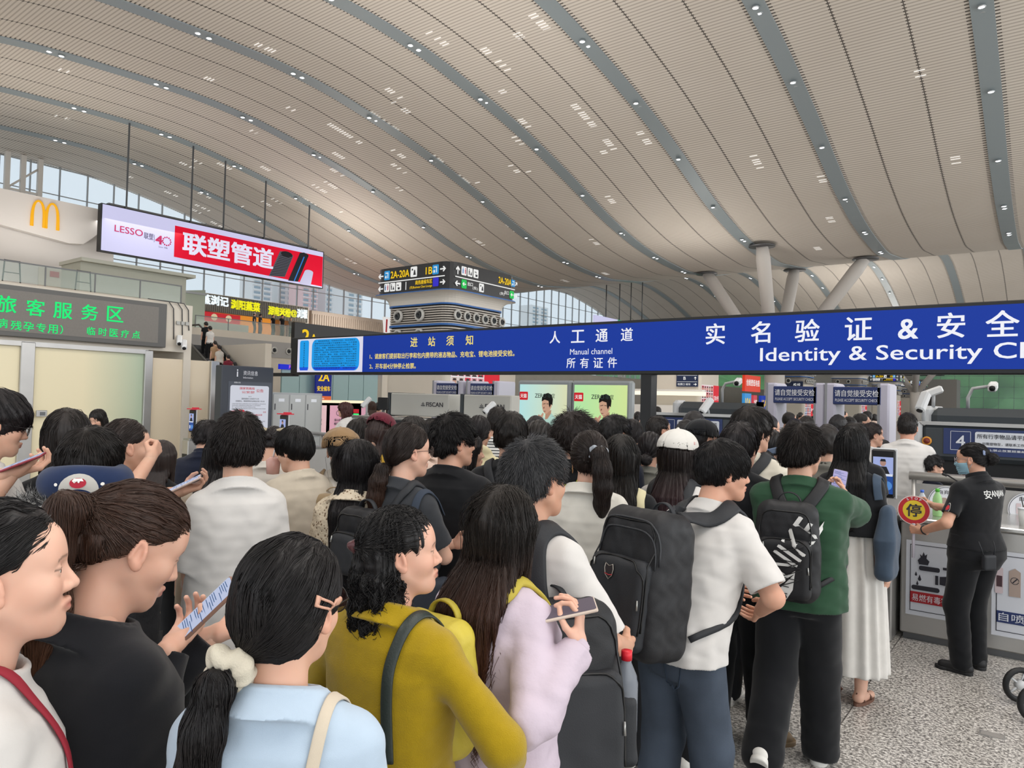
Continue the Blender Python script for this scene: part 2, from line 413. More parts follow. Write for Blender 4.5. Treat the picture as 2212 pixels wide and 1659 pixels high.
def hair_mat(name, c, tip=None):
    if name in _mats: return _mats[name]
    m = mat(name, c, rough=0.42, spec=0.32); n = m.node_tree; L = n.links; p = n.nodes['Principled BSDF']
    a = attr_node(n); no = n.nodes.new('ShaderNodeTexNoise'); no.inputs['Scale'].default_value = 9; no.inputs['Detail'].default_value = 4; L.new(a.outputs['Vector'], no.inputs['Vector'])
    q = lin(c); r = n.nodes.new('ShaderNodeValToRGB'); L.new(no.outputs['Fac'], r.inputs[0])
    r.color_ramp.elements[0].position = .3; r.color_ramp.elements[0].color = (*[x*.55 for x in q], 1)
    r.color_ramp.elements[1].position = .7; r.color_ramp.elements[1].color = (*[x*1.5+.002 for x in q], 1)
    L.new(r.outputs[0], p.inputs['Base Color'])
    if tip:   # lighter dyed ends, below a height given in local metres
        t = n.nodes.new('ShaderNodeTexCoord'); sz = n.nodes.new('ShaderNodeSeparateXYZ'); L.new(t.outputs['Object'], sz.inputs[0])
        mr = n.nodes.new('ShaderNodeMapRange'); mr.inputs[1].default_value = tip[1]; mr.inputs[2].default_value = tip[2]; L.new(sz.outputs['Z'], mr.inputs[0])
        mx = n.nodes.new('ShaderNodeMixRGB'); mx.inputs[1].default_value = (*lin(tip[0]), 1); L.new(mr.outputs[0], mx.inputs[0]); L.new(r.outputs[0], mx.inputs[2]); L.new(mx.outputs[0], p.inputs['Base Color'])
    b = n.nodes.new('ShaderNodeBump'); b.inputs['Strength'].default_value = .55; b.inputs['Distance'].default_value = .004
    L.new(no.outputs['Fac'], b.inputs['Height']); L.new(b.outputs[0], p.inputs['Normal'])
    return m
EYE_W = mat('eye_white', '#e8e2dc', rough=.25); EYE_D = mat('eye_iris', '#1c130f', rough=.15)
LOD = [dict(head=.0030, hair=.0045, body=.012, shirt=.0065, leg=.011, hand=.0030, ns=1.0),
       dict(head=.0048, hair=.0065, body=.016, shirt=.010, leg=.016, hand=.0042, ns=.35),
       dict(head=.0075, hair=.0090, body=.022, shirt=.016, leg=.022, hand=.007, ns=.0),
       dict(head=.0120, hair=.0140, body=.030, shirt=.024, leg=.030, hand=.012, ns=.0)]

def head_prims(q, fem):
    X = np.abs(q[:, 0]); m = np.stack([X, q[:, 1], q[:, 2]], 1)
    f = 1.0 if fem else 0.0
    d = ell(q, (0, -.013, .032), (.075, .093, .082))
    d = smin(d, ell(q, (0, .026, -.020), (.063-.004*f, .064, .078)), .03)
    d = smin(d, cone(m, (.055-.008*f, .0, -.050+.004*f), (.014-.003*f, .067-.003*f, -.097+.002*f), .017-.003*f, .016-.002*f), .035)
    d = smin(d, ell(q, (0, .044, -.076), (.042-.005*f, .040, .034)), .03)
    d = smin(d, cone(q, (0, .073, -.099+.002*f), (0, .076, -.096+.002*f), .016-.002*f, .014-.002*f), .02)
    d = smin(d, ell(m, (.036, .050, -.026), (.030, .033, .030)), .02)
    d = smin(d, cone(m, (.006, .0815-.001*f, .019), (.042, .066, .021), .011-.002*f, .009-.002*f), .018)
    d = smin(d, ell(q, (0, .050, .045), (.055, .042, .042)), .03)
    d = smax(d, -ell(m, (.032, .101, .003), (.020, .020, .013)), .012)          # eye sockets
    d = smin(d, cone(m, (.0315, .0725, .002), (.0315, .0735, .002), .0142, .0142), .004)
    d = smax(d, -ell(m, (.0315, .093, .0005), (.0150, .012, .0046)), .002)       # lid opening
    d = smin(d, cone(q, (0, .086, .006), (0, .1045, -.030), .0075, .0105), .010) # nose
    d = smin(d, cone(m, (.0105, .092, -.035), (.010, .096, -.034), .0085, .008), .006)
    d = smin(d, cone(m, (.004, .0955, -.0585), (.018, .085, -.0630), .0062, .0035), .005)
    d = smin(d, cone(m, (.002, .0930, -.0705), (.016, .084, -.0660), .0078, .0040), .005)
    # ears
    e = ((m-A_(.0770, -.012, -.004))/np.float32(.92))@(rot('z', -17)@rot('x', 8))
    er = ell(e, (0, 0, 0), (.0095, .0185, .0315))
    er = smin(er, ell(e, (.0, .006, -.027), (.007, .010, .011)), .008)
    er = smax(er, -ell(e, (.0105, .003, .003), (.008, .0105, .020)), .004)
    er = smin(er, cone(e, (.005, -.013, -.012), (.006, -.002, .024), .0035, .0035), .004)
    er = smin(er, cone(e, (.002, .014, -.012), (.004, .013, .004), .0045, .0035), .005)
    return smin(d, er, .005)

class Person:
    def __init__(s, u, vtop, d, rel, label, fem=True, lod=1, yaw=0, pitch=0, roll=0, H=None, hz=None, lean=0.0, build=1.0, skin='#cfa994', hairc='#171314', hair='short', hl=.35,
                 thick=.022, arms=None, hands=None, feet=None, top=None, bottom=None, pos=None, group=None, tip=None, legs=True, hpar=None, wrinkle=1.0, cat='person', name='person', floor=0.0):
        s.__dict__.update(locals()); s.rng = np.random.default_rng(int(u*7+vtop))
        hq = hpar or {}; thick = hq.get('tt', dict(short=.028, crop=.012, bowl=.030, long=.016, pony=.010, bun=.010, curly=.012, bob=.016)[hair])+.003+.6*hq.get('lift', dict(short=.018, crop=.006, bowl=.004).get(hair, 0)); s.thick = thick = max(thick, .026 if hq.get('cap') else 0)
        if pos is None:
            P = onD(u, vtop, d); s.pos = np.array([P[0], P[1], floor]); pp = R_(pitch*.75); s.H = H or (P[2]-floor-thick)/((1.475+.110*math.cos(pp)-.018*math.sin(pp)+.118)/1.70)
        else: s.pos = np.array(pos, float); s.H = H or 1.68
        s.s = s.H/1.70; s.head_ = R_(37.4+rel)+(math.atan((CXP-u)/F_PX) if pos is None else 0); s.L = LOD[lod]
        s.root = thing(name, label, cat, s.pos, s.head_, group)
        sw = (.141 if fem else .162)*build; s.sw = sw
        # head frame; yaw>0 turns left, pitch>0 looks down
        s.Rh = (rot('z', yaw)@rot('x', -pitch)@rot('y', roll)).astype(np.float32)
        base = np.array([0, .005, 1.475]); s.hc = base+(rot('z', yaw*.5)@rot('x', -pitch*.75))@np.array([0, .018, .110])
        s.hc[1] += s.bend(np.array([[0, 0, 1.5]]))[0, 1]; s.hc = s.hc.astype(np.float32)
        if pos is None: # put the head, not the feet, under the measured pixel
            c, n_ = math.cos(s.head_), math.sin(s.head_); x, y = s.hc[0]*s.s, s.hc[1]*s.s
            s.pos[0] -= c*x-n_*y; s.pos[1] -= n_*x+c*y; s.root.location = s.pos
        s.bend_hand = {}
        a = dict(L=(-.212*build, .03, .80), R=(.212*build, .03, .80)); a.update(arms or {}); s.arm = {}
        for sd, T in a.items():
            g = -1 if sd == 'L' else 1
            S = s.bend(np.array([[g*sw, -.012, 1.370]]))[0]; hint = np.array([g*.35, -.6, -.75])
            if isinstance(T, tuple) and isinstance(T[0], np.ndarray): hint = np.array(T[1], float); T = T[0]
            if isinstance(T, np.ndarray):
                q = (T-s.pos)/s.s; c, n_ = math.cos(s.head_), math.sin(s.head_); T = np.array([c*q[0]+n_*q[1], -n_*q[0]+c*q[1], q[2]])
            elif len(T) > 3: hint = np.array(T[3]); hint[0] *= 1; T = T[:3]
            T = np.array(T, float); l1, l2 = .285, .245; D = T-S; L = np.linalg.norm(D)
            if L > (l1+l2)*.998: T = S+D/L*(l1+l2)*.998; D = T-S; L = np.linalg.norm(D)
            x = (l1*l1-l2*l2+L*L)/(2*L); hgt = math.sqrt(max(l1*l1-x*x, 1e-6)); dn = D/L
            hp = hint-dn*(hint@dn); hp /= np.linalg.norm(hp)+1e-9
            s.arm[sd] = (S, S+dn*x+hp*hgt, T)
        f = dict(L=(-.10, 0, 0.0, 0), R=(.10, 0, 0.0, 0)); f.update(feet or {}); s.leg = {}
        for sd, T in f.items():
            g = -1 if sd == 'L' else 1; Hp = np.array([g*.088, 0, .89]); An = np.array([T[0], T[1], T[2]+.085]); D = An-Hp; L = np.linalg.norm(D); l1, l2 = .415, .40
            if L > .812: An = Hp+D/L*.812; D = An-Hp; L = .812
            x = (l1*l1-l2*l2+L*L)/(2*L); hgt = math.sqrt(max(l1*l1-x*x, 1e-6)); dn = D/L; hp = np.array([0, 1.0, 0]); hp -= dn*(hp@dn); hp /= np.linalg.norm(hp)
            s.leg[sd] = (Hp, Hp+dn*x+hp*hgt, An, T[3])
        s.shirt_fn = None
    def bend(s, P):
        P = np.array(P, float); z = np.maximum(P[:, 2]-.90, 0); P[:, 1] += s.lean*z+s.lean*.5*z*z; return P
    def unb(s, P):
        z = np.maximum(P[:, 2]-.90, 0); Q = P.copy(); Q[:, 1] -= s.lean*z+s.lean*.5*z*z; return Q
    def hp(s, q): return (np.asarray(q, float).reshape(-1, 3)@s.Rh.T+s.hc)   # head frame -> person frame
    def put(s, mb, name, mats, parent=None, attr=False):
        mb.v = [v*np.float32(s.s) for v in mb.v]
        o = mb.build(name, mats, parent or s.root, attr)
        return o
    def W(s, p):
        p = np.asarray(p, float)*s.s; c, n = math.cos(s.head_), math.sin(s.head_)
        return np.array([s.pos[0]+c*p[0]-n*p[1], s.pos[1]+n*p[0]+c*p[1], s.pos[2]+p[2]])
    # ---- body
    def head_fn(s, P):
        d = head_prims((P-s.hc)@s.Rh, s.fem); nr = .049 if s.fem else .056
        jb = s.hp((0, -.030, -.055))[0]; nb = s.bend([[0, -.022, 1.42]])[0]; nk = cone(P, jb, nb, nr, nr*1.08)
        ad = s.hp((0, .01, -.075))[0]; nk = smin(nk, cone(P, ad, nb+A_(0, .025, .0), nr*.62, nr*.8), .02)
        return smin(d, nk, .022)
    def body_tab(s):
        b = s.build
        if s.fem: t = [(.80, .10, .09, 0), (.86, .168, .115, -.012), (.93, .165, .112, -.01), (1.06, .130, .088, 0), (1.2, .140, .10, .005), (1.30, .150, .095, 0), (1.37, .128, .075, -.01), (1.41, .085, .055, -.018), (1.45, .05, .045, -.02)]
        else: t = [(.80, .10, .09, 0), (.86, .160, .110, -.010), (.95, .155, .105, -.008), (1.08, .150, .10, 0), (1.22, .165, .11, .0), (1.31, .172, .10, 0), (1.37, .150, .08, -.01), (1.41, .10, .06, -.018), (1.46, .055, .05, -.02)]
        return [(z, w*b, dp*b, o) for z, w, dp, o in t]
    def torso(s, Q, tab, inf=0.0):
        d = column(Q, tab)-inf
        m = np.stack([np.abs(Q[:, 0]), Q[:, 1], Q[:, 2]], 1)
        r = .050*s.build; d = smin(d, cone(m, (.040, -.025, 1.425), (s.sw-.01, -.015, 1.36), r*.55+inf, r*.95+inf), .045)
        return d
    def body_fn(s, P):
        Q = s.unb(P); d = s.torso(Q, s.body_tab(), -.006)
        k = (.040 if s.fem else .047)*(.5+.5*s.build)
        for sd in 'LR':
            S, E, T = s.arm[sd]; S = S-A_(0, 0, .016)
            d = smin(d, cone(P, S, E, k*.98, k*.88), .025); d = smin(d, cone(P, E, T, k*.92, k*.58), .012)
        if s.legs:
            for sd in 'LR':
                H, K, An, a = s.leg[sd]; d = smin(d, cone(P, H, K, .082, .055), .04); d = smin(d, cone(P, K, An, .056, .036), .02)
                fd = rot('z', a)@A_(0, 1, 0); d = smin(d, cone(P, An+A_(0, 0, -.04)-fd*.03, An+fd*.13+A_(0, 0, -.055), .034, .024), .02)
        nb = s.bend([[0, -.02, 1.42]])[0]; d = smin(d, cone(P, nb, s.hp((0, -.03, -.06))[0], .04, .036), .02)
        return d
    def ao(s, sd): return np.array(s.arm[sd])
    def bounds(s, z0, z1, pad=.06):
        pts = [p for sd in 'LR' for p in s.arm[sd]]
        if s.legs and z0 < .5: pts += [p for sd in 'LR' for p in s.leg[sd][:3]]
        pts += list(s.bend([[-.22*s.build, -.2, 1.4], [.22*s.build, .2, 1.4], [-.22, -.18, .9], [.22, .18, .9]])); pts = np.array(pts)
        lo = pts.min(0)-pad-.04; hi = pts.max(0)+pad+.04; lo[2] = max(min(lo[2], z1), z0); lo[2] = z0; hi[2] = max(z1, hi[2] if False else z1)
        return lo, hi
    def make_body(s):
        mb = MB(); h = s.L
        lo, hi = s.bounds(-.01, 1.62); lo[1] -= .05; hi[1] += .18
        hi[2] = max(1.5, max(s.arm[q][2][2]+.08 for q in 'LR'), max(s.arm[q][1][2]+.08 for q in 'LR'))
        V, F = mesh_sdf(s.body_fn, lo, hi, h['body']); mb.add(V, F)
        c = s.hc; V, F = mesh_sdf(s.head_fn, (c[0]-.14, c[1]-.15, min(c[2]-.20, 1.40)), c+A_(.14, .16, .13), h['head'])
        q = (V-s.hc)@s.Rh; x = np.abs(q[:, 0]); g = lambda a, w: np.clip(1.5-np.abs(a)/w, 0, 1)
        lip = np.clip(1.6-np.sqrt((x/.0165)**2+((q[:, 2]+.0655)/.0085)**2)*1.1, 0, 1)*(q[:, 1] > .07)*.75
        bz = .0235+.10*np.minimum(x-.012, .02)*.5-np.maximum(x-.036, 0)*.5
        brow = g(q[:, 2]-bz, .0026 if s.fem else .0036)*(x > .012)*(x < .046)*(q[:, 1] > .04)*(.6 if s.fem else .8)
        lash = np.clip(1.4-np.abs(q[:, 2]-.0048-(.0004 if s.fem else 0))/.0018, 0, 1)*(np.abs(x-.0315) < .0155)*(q[:, 1] > .074)*.8
        ear = np.clip((x-.070)/.012, 0, 1)*(np.abs(q[:, 2]) < .05)*(np.abs(q[:, 1]) < .05)*.35
        blush = np.maximum(ear, np.clip(1.2-np.sqrt(((x-.04)/.024)**2+((q[:, 2]+.028)/.02)**2), 0, 1)*(q[:, 1] > .02)*.35)
        mb.add(V, F, 0, np.stack([lip, np.maximum(brow, lash), blush], 1))
        if s.lod < 2:
            for g_ in (-1, 1):
                cc = s.hp((g_*.0315, .0735, .001))[0]; ax = s.Rh@A_(g_*.08, 1, -.12); r = .0128
                mb.lathe([(r*math.sin(t), r*math.cos(t)) for t in np.linspace(.5, 2, 6)], cc, ax, 14, 1); mb.lathe([(0, r*.99)]+[(r*math.sin(t), r*math.cos(t)) for t in (.2, .35, .5)], cc, ax, 14, 2)
        for sd in 'LR':
            if s.hands and sd in s.hands: s.hand(mb, sd, *s.hands[sd])
            elif s.lod < 2 or s.hands == {}: s.hand(mb, sd, 'relax')
        return s.put(mb, 'body', [skin_mat('skin_'+s.skin[1:], s.skin), EYE_W, EYE_D], attr=True)
    def hand(s, mb, sd, pose, fwd=None, palm=None):
        """five-fingered hand at the wrist; fwd = where the fingers point, palm = where the palm looks (person frame)"""
        S, E, T = s.arm[sd]; g = -1.0 if sd == 'L' else 1.0
        Y = np.array(fwd if fwd is not None else (T-E), float); Y /= np.linalg.norm(Y)
        pn = np.array(palm if palm is not None else (-g, .15, 0), float); pn -= Y*(pn@Y); pn /= np.linalg.norm(pn); Z = -pn
        X = np.cross(Y, Z)*g    # X = little-finger side for both hands (thumb at -X)
        cur = dict(relax=((18, 22, 14), (24, 28, 16), (28, 32, 18), (32, 34, 20)), hold=((30, 45, 30), (32, 50, 30), (34, 52, 32), (36, 55, 34)), fist=((70, 80, 50), (74, 84, 50), (76, 86, 50), (78, 88, 50)),
                   pinch=((40, 50, 25), (35, 42, 22), (28, 35, 20), (20, 28, 16)), open=((4, 8, 5), (2, 6, 4), (4, 8, 5), (8, 12, 8)), tap=((35, 35, 20), (55, 70, 40), (60, 74, 40), (64, 78, 40)))[pose]
        B = np.stack([X, Y, Z]); sg = np.float32(.92 if s.fem else 1.02)
        segs = []; kn = []
        for i, (x, y, ln) in enumerate(((-.027, .086, .040), (-.009, .090, .044), (.010, .087, .041), (.027, .079, .032))):
            p = np.array([x, y, .0]); kn.append(p); a = 0; r = .0088
            for j, f in enumerate((1, .66, .52)):
                a += cur[i][j]; sp = (x*.9 if pose == 'open' else x*.25)
                q = p+ln*f*np.array([sp*2, math.cos(R_(a)), -math.sin(R_(a))]); segs.append((p, q, r, r*.9, i)); p = q; r *= .9
        th = dict(relax=((-.030, .020, -.006), (-.050, .050, -.018), (-.052, .080, -.030), (-.048, .104, -.038)), hold=((-.030, .020, -.008), (-.050, .046, -.028), (-.046, .072, -.046), (-.034, .092, -.054)),
                  fist=((-.030, .020, -.010), (-.044, .050, -.030), (-.026, .072, -.044), (-.004, .080, -.048)), pinch=((-.030, .020, -.010), (-.046, .048, -.034), (-.040, .076, -.052), (-.032, .100, -.058)),
                  open=((-.030, .018, -.004), (-.058, .044, -.010), (-.076, .070, -.014), (-.088, .092, -.016)), tap=((-.030, .020, -.010), (-.046, .050, -.030), (-.034, .078, -.040), (-.022, .098, -.046)))[pose]
        def fn(P):
            q = ((P-T)@B.T.astype(np.float32))/sg
            d = cone(q, (0, -.035, 0), (0, .005, 0), .025, .024)
            d = smin(d, cone(q*A_(1, 1, 1.25), (-.006, .004, 0), (-.004, .02, 0), .024, .024), .015)
            for k_ in kn: d = smin(d, cone(q, (k_[0]*.55, .015, -.002), k_, .0135, .0105), .012)
            d = smin(d, cone(q, (-.012, .012, -.008), (-.030, .038, -.014), .016, .012), .012)
            fs = None
            for i in range(4):
                fi = None
                for a, b, r1, r2, ii in segs:
                    if ii == i: c = cone(q, a, b, r1, r2); fi = c if fi is None else smin(fi, c, .003)
                fs = fi if fs is None else np.minimum(fs, fi)
            d = smin(d, fs, .006)
            t = None
            for a, b, r1, r2 in zip(th[:-1], th[1:], (.013, .0105, .0095), (.0105, .0095, .0078)):
                c = cone(q, a, b, r1, r2); t = c if t is None else smin(t, c, .004)
            return smin(d, t, .007)*sg
        V, F = mesh_sdf(fn, T-.17, T+.17, s.L['hand']); mb.add(V, F)
        s.bend_hand[sd] = (T, B)
    # ---- clothes
    def top_fn(s):
        t = dict(loose=.02, hem=.86, sleeve=.55, sl=.028, neck=.064, flare=0.0, wr=1.0, drop=0, neckz=1.452); t.update(s.top or {}); t['sl'] *= .78; t['loose'] *= .82; s.tp = t
        tab = [list(r) for r in s.body_tab()]; lo = t['loose']
        rows = []
        for z, w, dp, o in tab:
            if z < .86: continue
            f = 1 if z < 1.34 else max(0.15, (1.45-z)/.11)
            rows.append([z, w+lo*f*(1.0 if s.fem else .9), dp+lo*f+.004, o])
        if lo > .012:   # loose cloth hangs from chest and back, it does not follow the waist
            mx = max(r[1] for r in rows if 1.15 < r[0] < 1.34); md = max(r[2] for r in rows if 1.15 < r[0] < 1.34); q = min(1, lo/.04)
            for r in rows:
                if r[0] < 1.25: r[1] = r[1]*(1-q)+max(r[1], mx)*q; r[2] = r[2]*(1-q)+max(r[2], md*.98)*q
        hem = t['hem']; w0 = rows[0]
        rows = [[hem-.02, w0[1]+t['flare']+(.86-hem)*.04, w0[2]+t['flare']*.8, w0[3]]]+[r for r in rows if r[0] > hem+.03]
        rows[-1][1] = max(rows[-1][1], .058); rows[-1][2] = max(rows[-1][2], .056); rows.append([1.53, .058, .056, -.02])
        ar = []
        k = (.040 if s.fem else .047)*(.5+.5*s.build)
        for sd in 'LR':
            S, E, T = s.arm[sd]; ar.append((S, E, T))
        sl = t['sl']; fr = t['sleeve']; wr = t['wr']*s.wrinkle; sd_ = float(s.u % 17)
        nc = s.bend([[0, -.012, t['neckz']]])[0]
        def fn(P):
            Q = s.unb(P); z = Q[:, 2]
            fz = np.clip((1.38-z)/.25, 0.2, 1) if wr else 0
            wf = wr*.0042*fz*wob(P*A_(1.5, 1.5, .55), 17, sd_)+wr*.0022*wob(P*A_(1, 1, 1.6), 38, sd_+2) if wr else 0
            d = s.torso(Q, rows, lo*.35+.003)+wf
            d = np.maximum(np.maximum(d, hem-z), -np.maximum(d+.014, z-hem-.05))
            for S, E, T in ar:
                dE = (E-S)/np.linalg.norm(E-S); S = S-A_(0, 0, .012)
                if fr <= 1.0:
                    cut = S+(E-S)*fr; d1 = cone(P, S, S+(E-S)*1.1, k*1.02+sl*.25, k+sl*1.25)+wf
                    pl = (P-cut)@dE.astype(np.float32)
                    d1 = np.maximum(np.maximum(d1, pl), -np.maximum(d1+.013, -pl-.05))
                    d = smin(d, d1, .03)
                else:
                    f2 = fr-1; C2 = E+(T-E)*f2; dF = (T-E)/np.linalg.norm(T-E); pl = (P-C2)@dF.astype(np.float32)
                    d = smin(d, cone(P, S, E, k*1.02+sl*.3, k+sl)+wf, .03)
                    d2 = np.maximum(cone(P, E, T, k+sl, k*.72+sl*.6)+wf*1.6, pl)
                    if t.get('cuff'): d2 = np.minimum(d2, np.maximum(cone(P, E, T, k*.95, k*.72+.004), pl-.02))
                    d = smin(d, d2, .02)
            # neck opening and collar
            q = (P-nc)@(rot('x', -20 if not t.get('vneck') else -30)); rn = np.sqrt((q[:, 0]/1.08)**2+q[:, 1]**2); rr = rn-t['neck']
            d = smin(d, np.maximum(np.maximum(rr-.004-np.maximum(-q[:, 2], 0)*.55, q[:, 2]), -q[:, 2]-.05), .02)
            d = np.maximum(d, q[:, 2]-.002); d = np.maximum(d, -np.maximum(rr+.004, -q[:, 2]-.03))
            if t.get('collar'): d = np.minimum(d, np.sqrt(np.maximum(np.abs(rr-.002+q[:, 2]*.15)-.004, 0)**2+np.maximum(np.abs(q[:, 2]-.010)-.018, 0)**2)-.005)
            elif t.get('hood'): d = smin(d, np.sqrt((rr-.012)**2+((q[:, 2]+.012+q[:, 1]*.25)*.8)**2)-.028, .02)
            else: d = np.minimum(d, np.sqrt(np.maximum(np.abs(rr)-.002, 0)**2+np.maximum(np.abs(q[:, 2]+.006)-.008, 0)**2)-.0042)
            return d
        s.shirt_fn = fn; return fn
    def make_top(s, m, name='shirt'):
        fn = s.shirt_fn or s.top_fn(); lo, hi = s.bounds(s.tp['hem']-.02, 1.54); hi[2] = 1.54
        mz = max(max(s.arm[q][1][2], s.arm[q][2][2]) for q in 'LR')+.1; hi[2] = max(1.54, mz if s.tp['sleeve'] > .5 else 1.54)
        V, F = mesh_sdf(fn, lo, hi, s.L['shirt']); mb = MB().add(V, F); return s.put(mb, name, m)
    def legs_fn(s, b):
        hw = (.165 if s.fem else .16)*s.build; r1, r2, r3 = b.get('r', (.098, .078, .068)); zt = b.get('top', 1.0); cut = b.get('cut', .03); w = b.get('wr', 1.0)
        def fn(P):
            Q = s.unb(P); B_ = s.build; tab = [(.78, hw*.80, .10*B_, -.01), (.86, hw+.014, .124*B_, -.012), (.93, hw+.010, .120*B_, -.01), (1.03, (.142 if s.fem else .157)*B_+.012, .104*B_, 0), (1.1, .15*B_, .1*B_, 0)]
            d = np.maximum(column(Q, tab), Q[:, 2]-zt)
            for sd in 'LR':
                H, K, An, a = s.leg[sd]; l = smin(cone(P, H, K, r1, r2), cone(P, K, An-A_(0, 0, .02), r2, r3), .03); d = smin(d, l, .02)
            m = np.stack([np.abs(P[:, 0]), P[:, 1], P[:, 2]], 1)
            d = d+w*.004*wob(P*A_(1, 1, .8), 24, 3)+w*.003*wob(P*A_(1, 1, 1.8), 36, 5)*np.clip((.55-P[:, 2])/.4, .2, 1)
            fl = np.minimum(*[(P-s.leg[q][2])@np.array(((s.leg[q][2]-s.leg[q][1])/np.linalg.norm(s.leg[q][2]-s.leg[q][1])), np.float32)-(.06-cut)+1e3*((P-s.leg[q][2])[:, 0]**2+(P-s.leg[q][2])[:, 1]**2 > .04)*0-5*(np.linalg.norm(P-s.leg[q][2], axis=1) > .25) for q in 'LR']) if False else None
            return np.maximum(d, cut-P[:, 2])
        return fn
    def make_bottom(s, m, b=None, name='trousers'):
        b = b or {}; fn = s.legs_fn(b); s.trouser_fn = fn
        pts = np.array([p for sd in 'LR' for p in s.leg[sd][:3]]); lo = pts.min(0)-.16; hi = pts.max(0)+.18; lo[2] = 0; hi[2] = b.get('top', 1.0)+.03; lo[0] = min(lo[0], -.25); hi[0] = max(hi[0], .25); hi[1] += max(0, s.lean*.1)
        V, F = mesh_sdf(fn, lo, hi, s.L['leg']); mb = MB().add(V, F); return s.put(mb, name, m)
    def make_skirt(s, m, z0, z1, wtop=.15, wbot=.24, name='skirt', pleat=.006):
        def fn(P):
            Q = s.unb(P); tab = [(z0-.01, wbot, wbot*.8, 0), ((z0+z1)/2, wtop*.4+wbot*.6, .16, 0), (.88, .175*s.build, .125, -.01), (z1+.01, wtop*s.build, .105, 0)]
            if z1 < .9: tab = [tab[0], tab[-1]]
            d = column(Q, tab); an = np.arctan2(Q[:, 0], Q[:, 1]); d = d+pleat*np.sin(an*14+2*np.sin(an*3))*np.clip((z1-Q[:, 2])/.3, 0, 1)
            return np.maximum(d, np.maximum(z0-Q[:, 2], Q[:, 2]-z1))
        V, F = mesh_sdf(fn, (-.34, -.32, z0-.02), (.34, .32, z1+.02), s.L['leg']); return s.put(MB().add(V, F), name, m)
    def make_shoes(s, m, sole=None, style='sneaker'):
        for sd in 'LR':
            H, K, An, a = s.leg[sd]; M = rot('z', a); tilt = s.feet[sd][4] if s.feet and sd in s.feet and len(s.feet[sd]) > 4 else 0
            M = M@rot('x', tilt)
            def fn(P):
                q = (P-An)@M+A_(0, 0, .085)
                d = cone(q*A_(1, 1, 1.1), (0, -.035, .045), (0, .12, .035), .044, .038)
                d = smin(d, cone(q, (0, -.02, .06), (0, -.015, .105), .042, .044), .02)
                d = np.maximum(d, -np.maximum(cone(q, (0, -.02, .07), (0, -.015, .14), .034, .036), -1))
                return smax(d, .001-q[:, 2], .006)
            def fs(P):
                q = (P-An)@M+A_(0, 0, .085); d = np.minimum(ell(q*A_(1, 1, .001), (0, .12, 0), (.046, .058, 1)), rbox(q*A_(1, 1, .001), (0, .04, 0), (.040, .115, .1), .039))
                return np.maximum(d, np.abs(q[:, 2]-.010)-.013)
            lo = An-.24; hi = An+.24; h = s.L['leg']*.6
            V, F = mesh_sdf(fn, lo, hi, h); o = s.put(MB().add(V, F), 'shoe', m)
            if s.lod < 2: V, F = mesh_sdf(fs, lo, hi, h*.8); s.put(MB().add(V, F), 'sole', sole or m, parent=o)
    # ---- hair
    def make_hair(s):
        st = s.hair; P_ = dict(fz=.062, fw=.068, tt=.028, ts=.013, tb=.020, nape=-.055, rough=.005, tz=.03, tl=.30, tr=.030, side=False, fringe=0, n=1400, len=.06, lift=0.0, tx=0.0, rs=.0011, by=.062)
        P_.update({'short': dict(lift=.018, len=.05, n=2600, rough=.006), 'crop': dict(tt=.012, ts=.004, tb=.008, lift=.006, len=.018, n=3200, rough=.002), 'bowl': dict(tt=.030, ts=.024, tb=.032, nape=-.075, fringe=1, lift=.004, len=.07, n=2600, rough=.004),
                   'long': dict(tt=.016, ts=.012, tb=.016, side=True, len=.14, n=2400, rough=.002), 'pony': dict(tt=.010, ts=.004, tb=.010, len=.08, n=2200, rough=.0007), 'bun': dict(tt=.010, ts=.005, tb=.010, len=.06, n=1200, rough=.002),
                   'curly': dict(tt=.012, ts=.006, tb=.012, len=.07, n=2600, rough=.003), 'bob': dict(tt=.016, ts=.016, tb=.02, len=.10, n=1600, rough=.003, side=True)}[st])
        P_.update(s.hpar or {}); p = P_; hc, Rh = s.hc, s.Rh; sd_ = float(s.u % 13)
        s.hpv = p
        tie = s.hp((p['tx'], -.098-p['tb']*.6, p['tz']))[0]
        back = lambda z: -.035-.085*np.clip((hc[2]-.02-z)/.20, 0, 1)+s.bend([[0, 0, z]])[0, 1]
        if st == 'pony':
            d0 = s.Rh@A_(p['tx']*3, -1, .25); tp_ = [tie, tie+d0*.035+A_(0, 0, -.01), tie+d0*.05+A_(0, 0, -.30*p['tl']), tie+d0*.03+A_(0, 0, -.65*p['tl']), tie+d0*.01+A_(0, 0, -p['tl'])]
            if 'tail' in p: tp_ = [tie]+[tie+np.array(x) for x in p['tail']]
            r_ = p['tr']; tr_ = [r_*.55, r_*.95, r_*1.1, r_*.95, r_*.30]
            tr_ = list(np.interp(np.linspace(0, 1, len(tp_)), np.linspace(0, 1, 5), tr_))
        def capfn(q):
            d = ell(q, (0, -.014+(p['by']-.062), .036), (.0755+p['ts'], .094+p['tb'], .082+p['tt']))
            d = smin(d, ell(q, (0, -.052, -.012), (.066+p['ts']*.7, .050+p['tb']*.7, .070)), .03)
            m = np.stack([np.abs(q[:, 0]), q[:, 1], q[:, 2]], 1)
            w = ell(q, (0, .098, p['fz']-.105), (p['fw']+(.014 if st == 'curly' else .008 if st in ('pony', 'bun') else 0), .098 if st == 'curly' else .090 if st in ('pony', 'bun') else .076, .105))
            if p['fringe']: w = ell(q, (0, .112, -.072), (p['fw']+.006, .072, .095))
            d = smax(d, -w, .006)
            pl = p['nape']+(.72 if st in ('pony', 'bun') else .40)*(q[:, 1]+.085)
            if st in ('bowl', 'bob'): pl = p['nape']+.06*(q[:, 1]+.085)+.25*np.maximum(q[:, 1]-.02, 0)
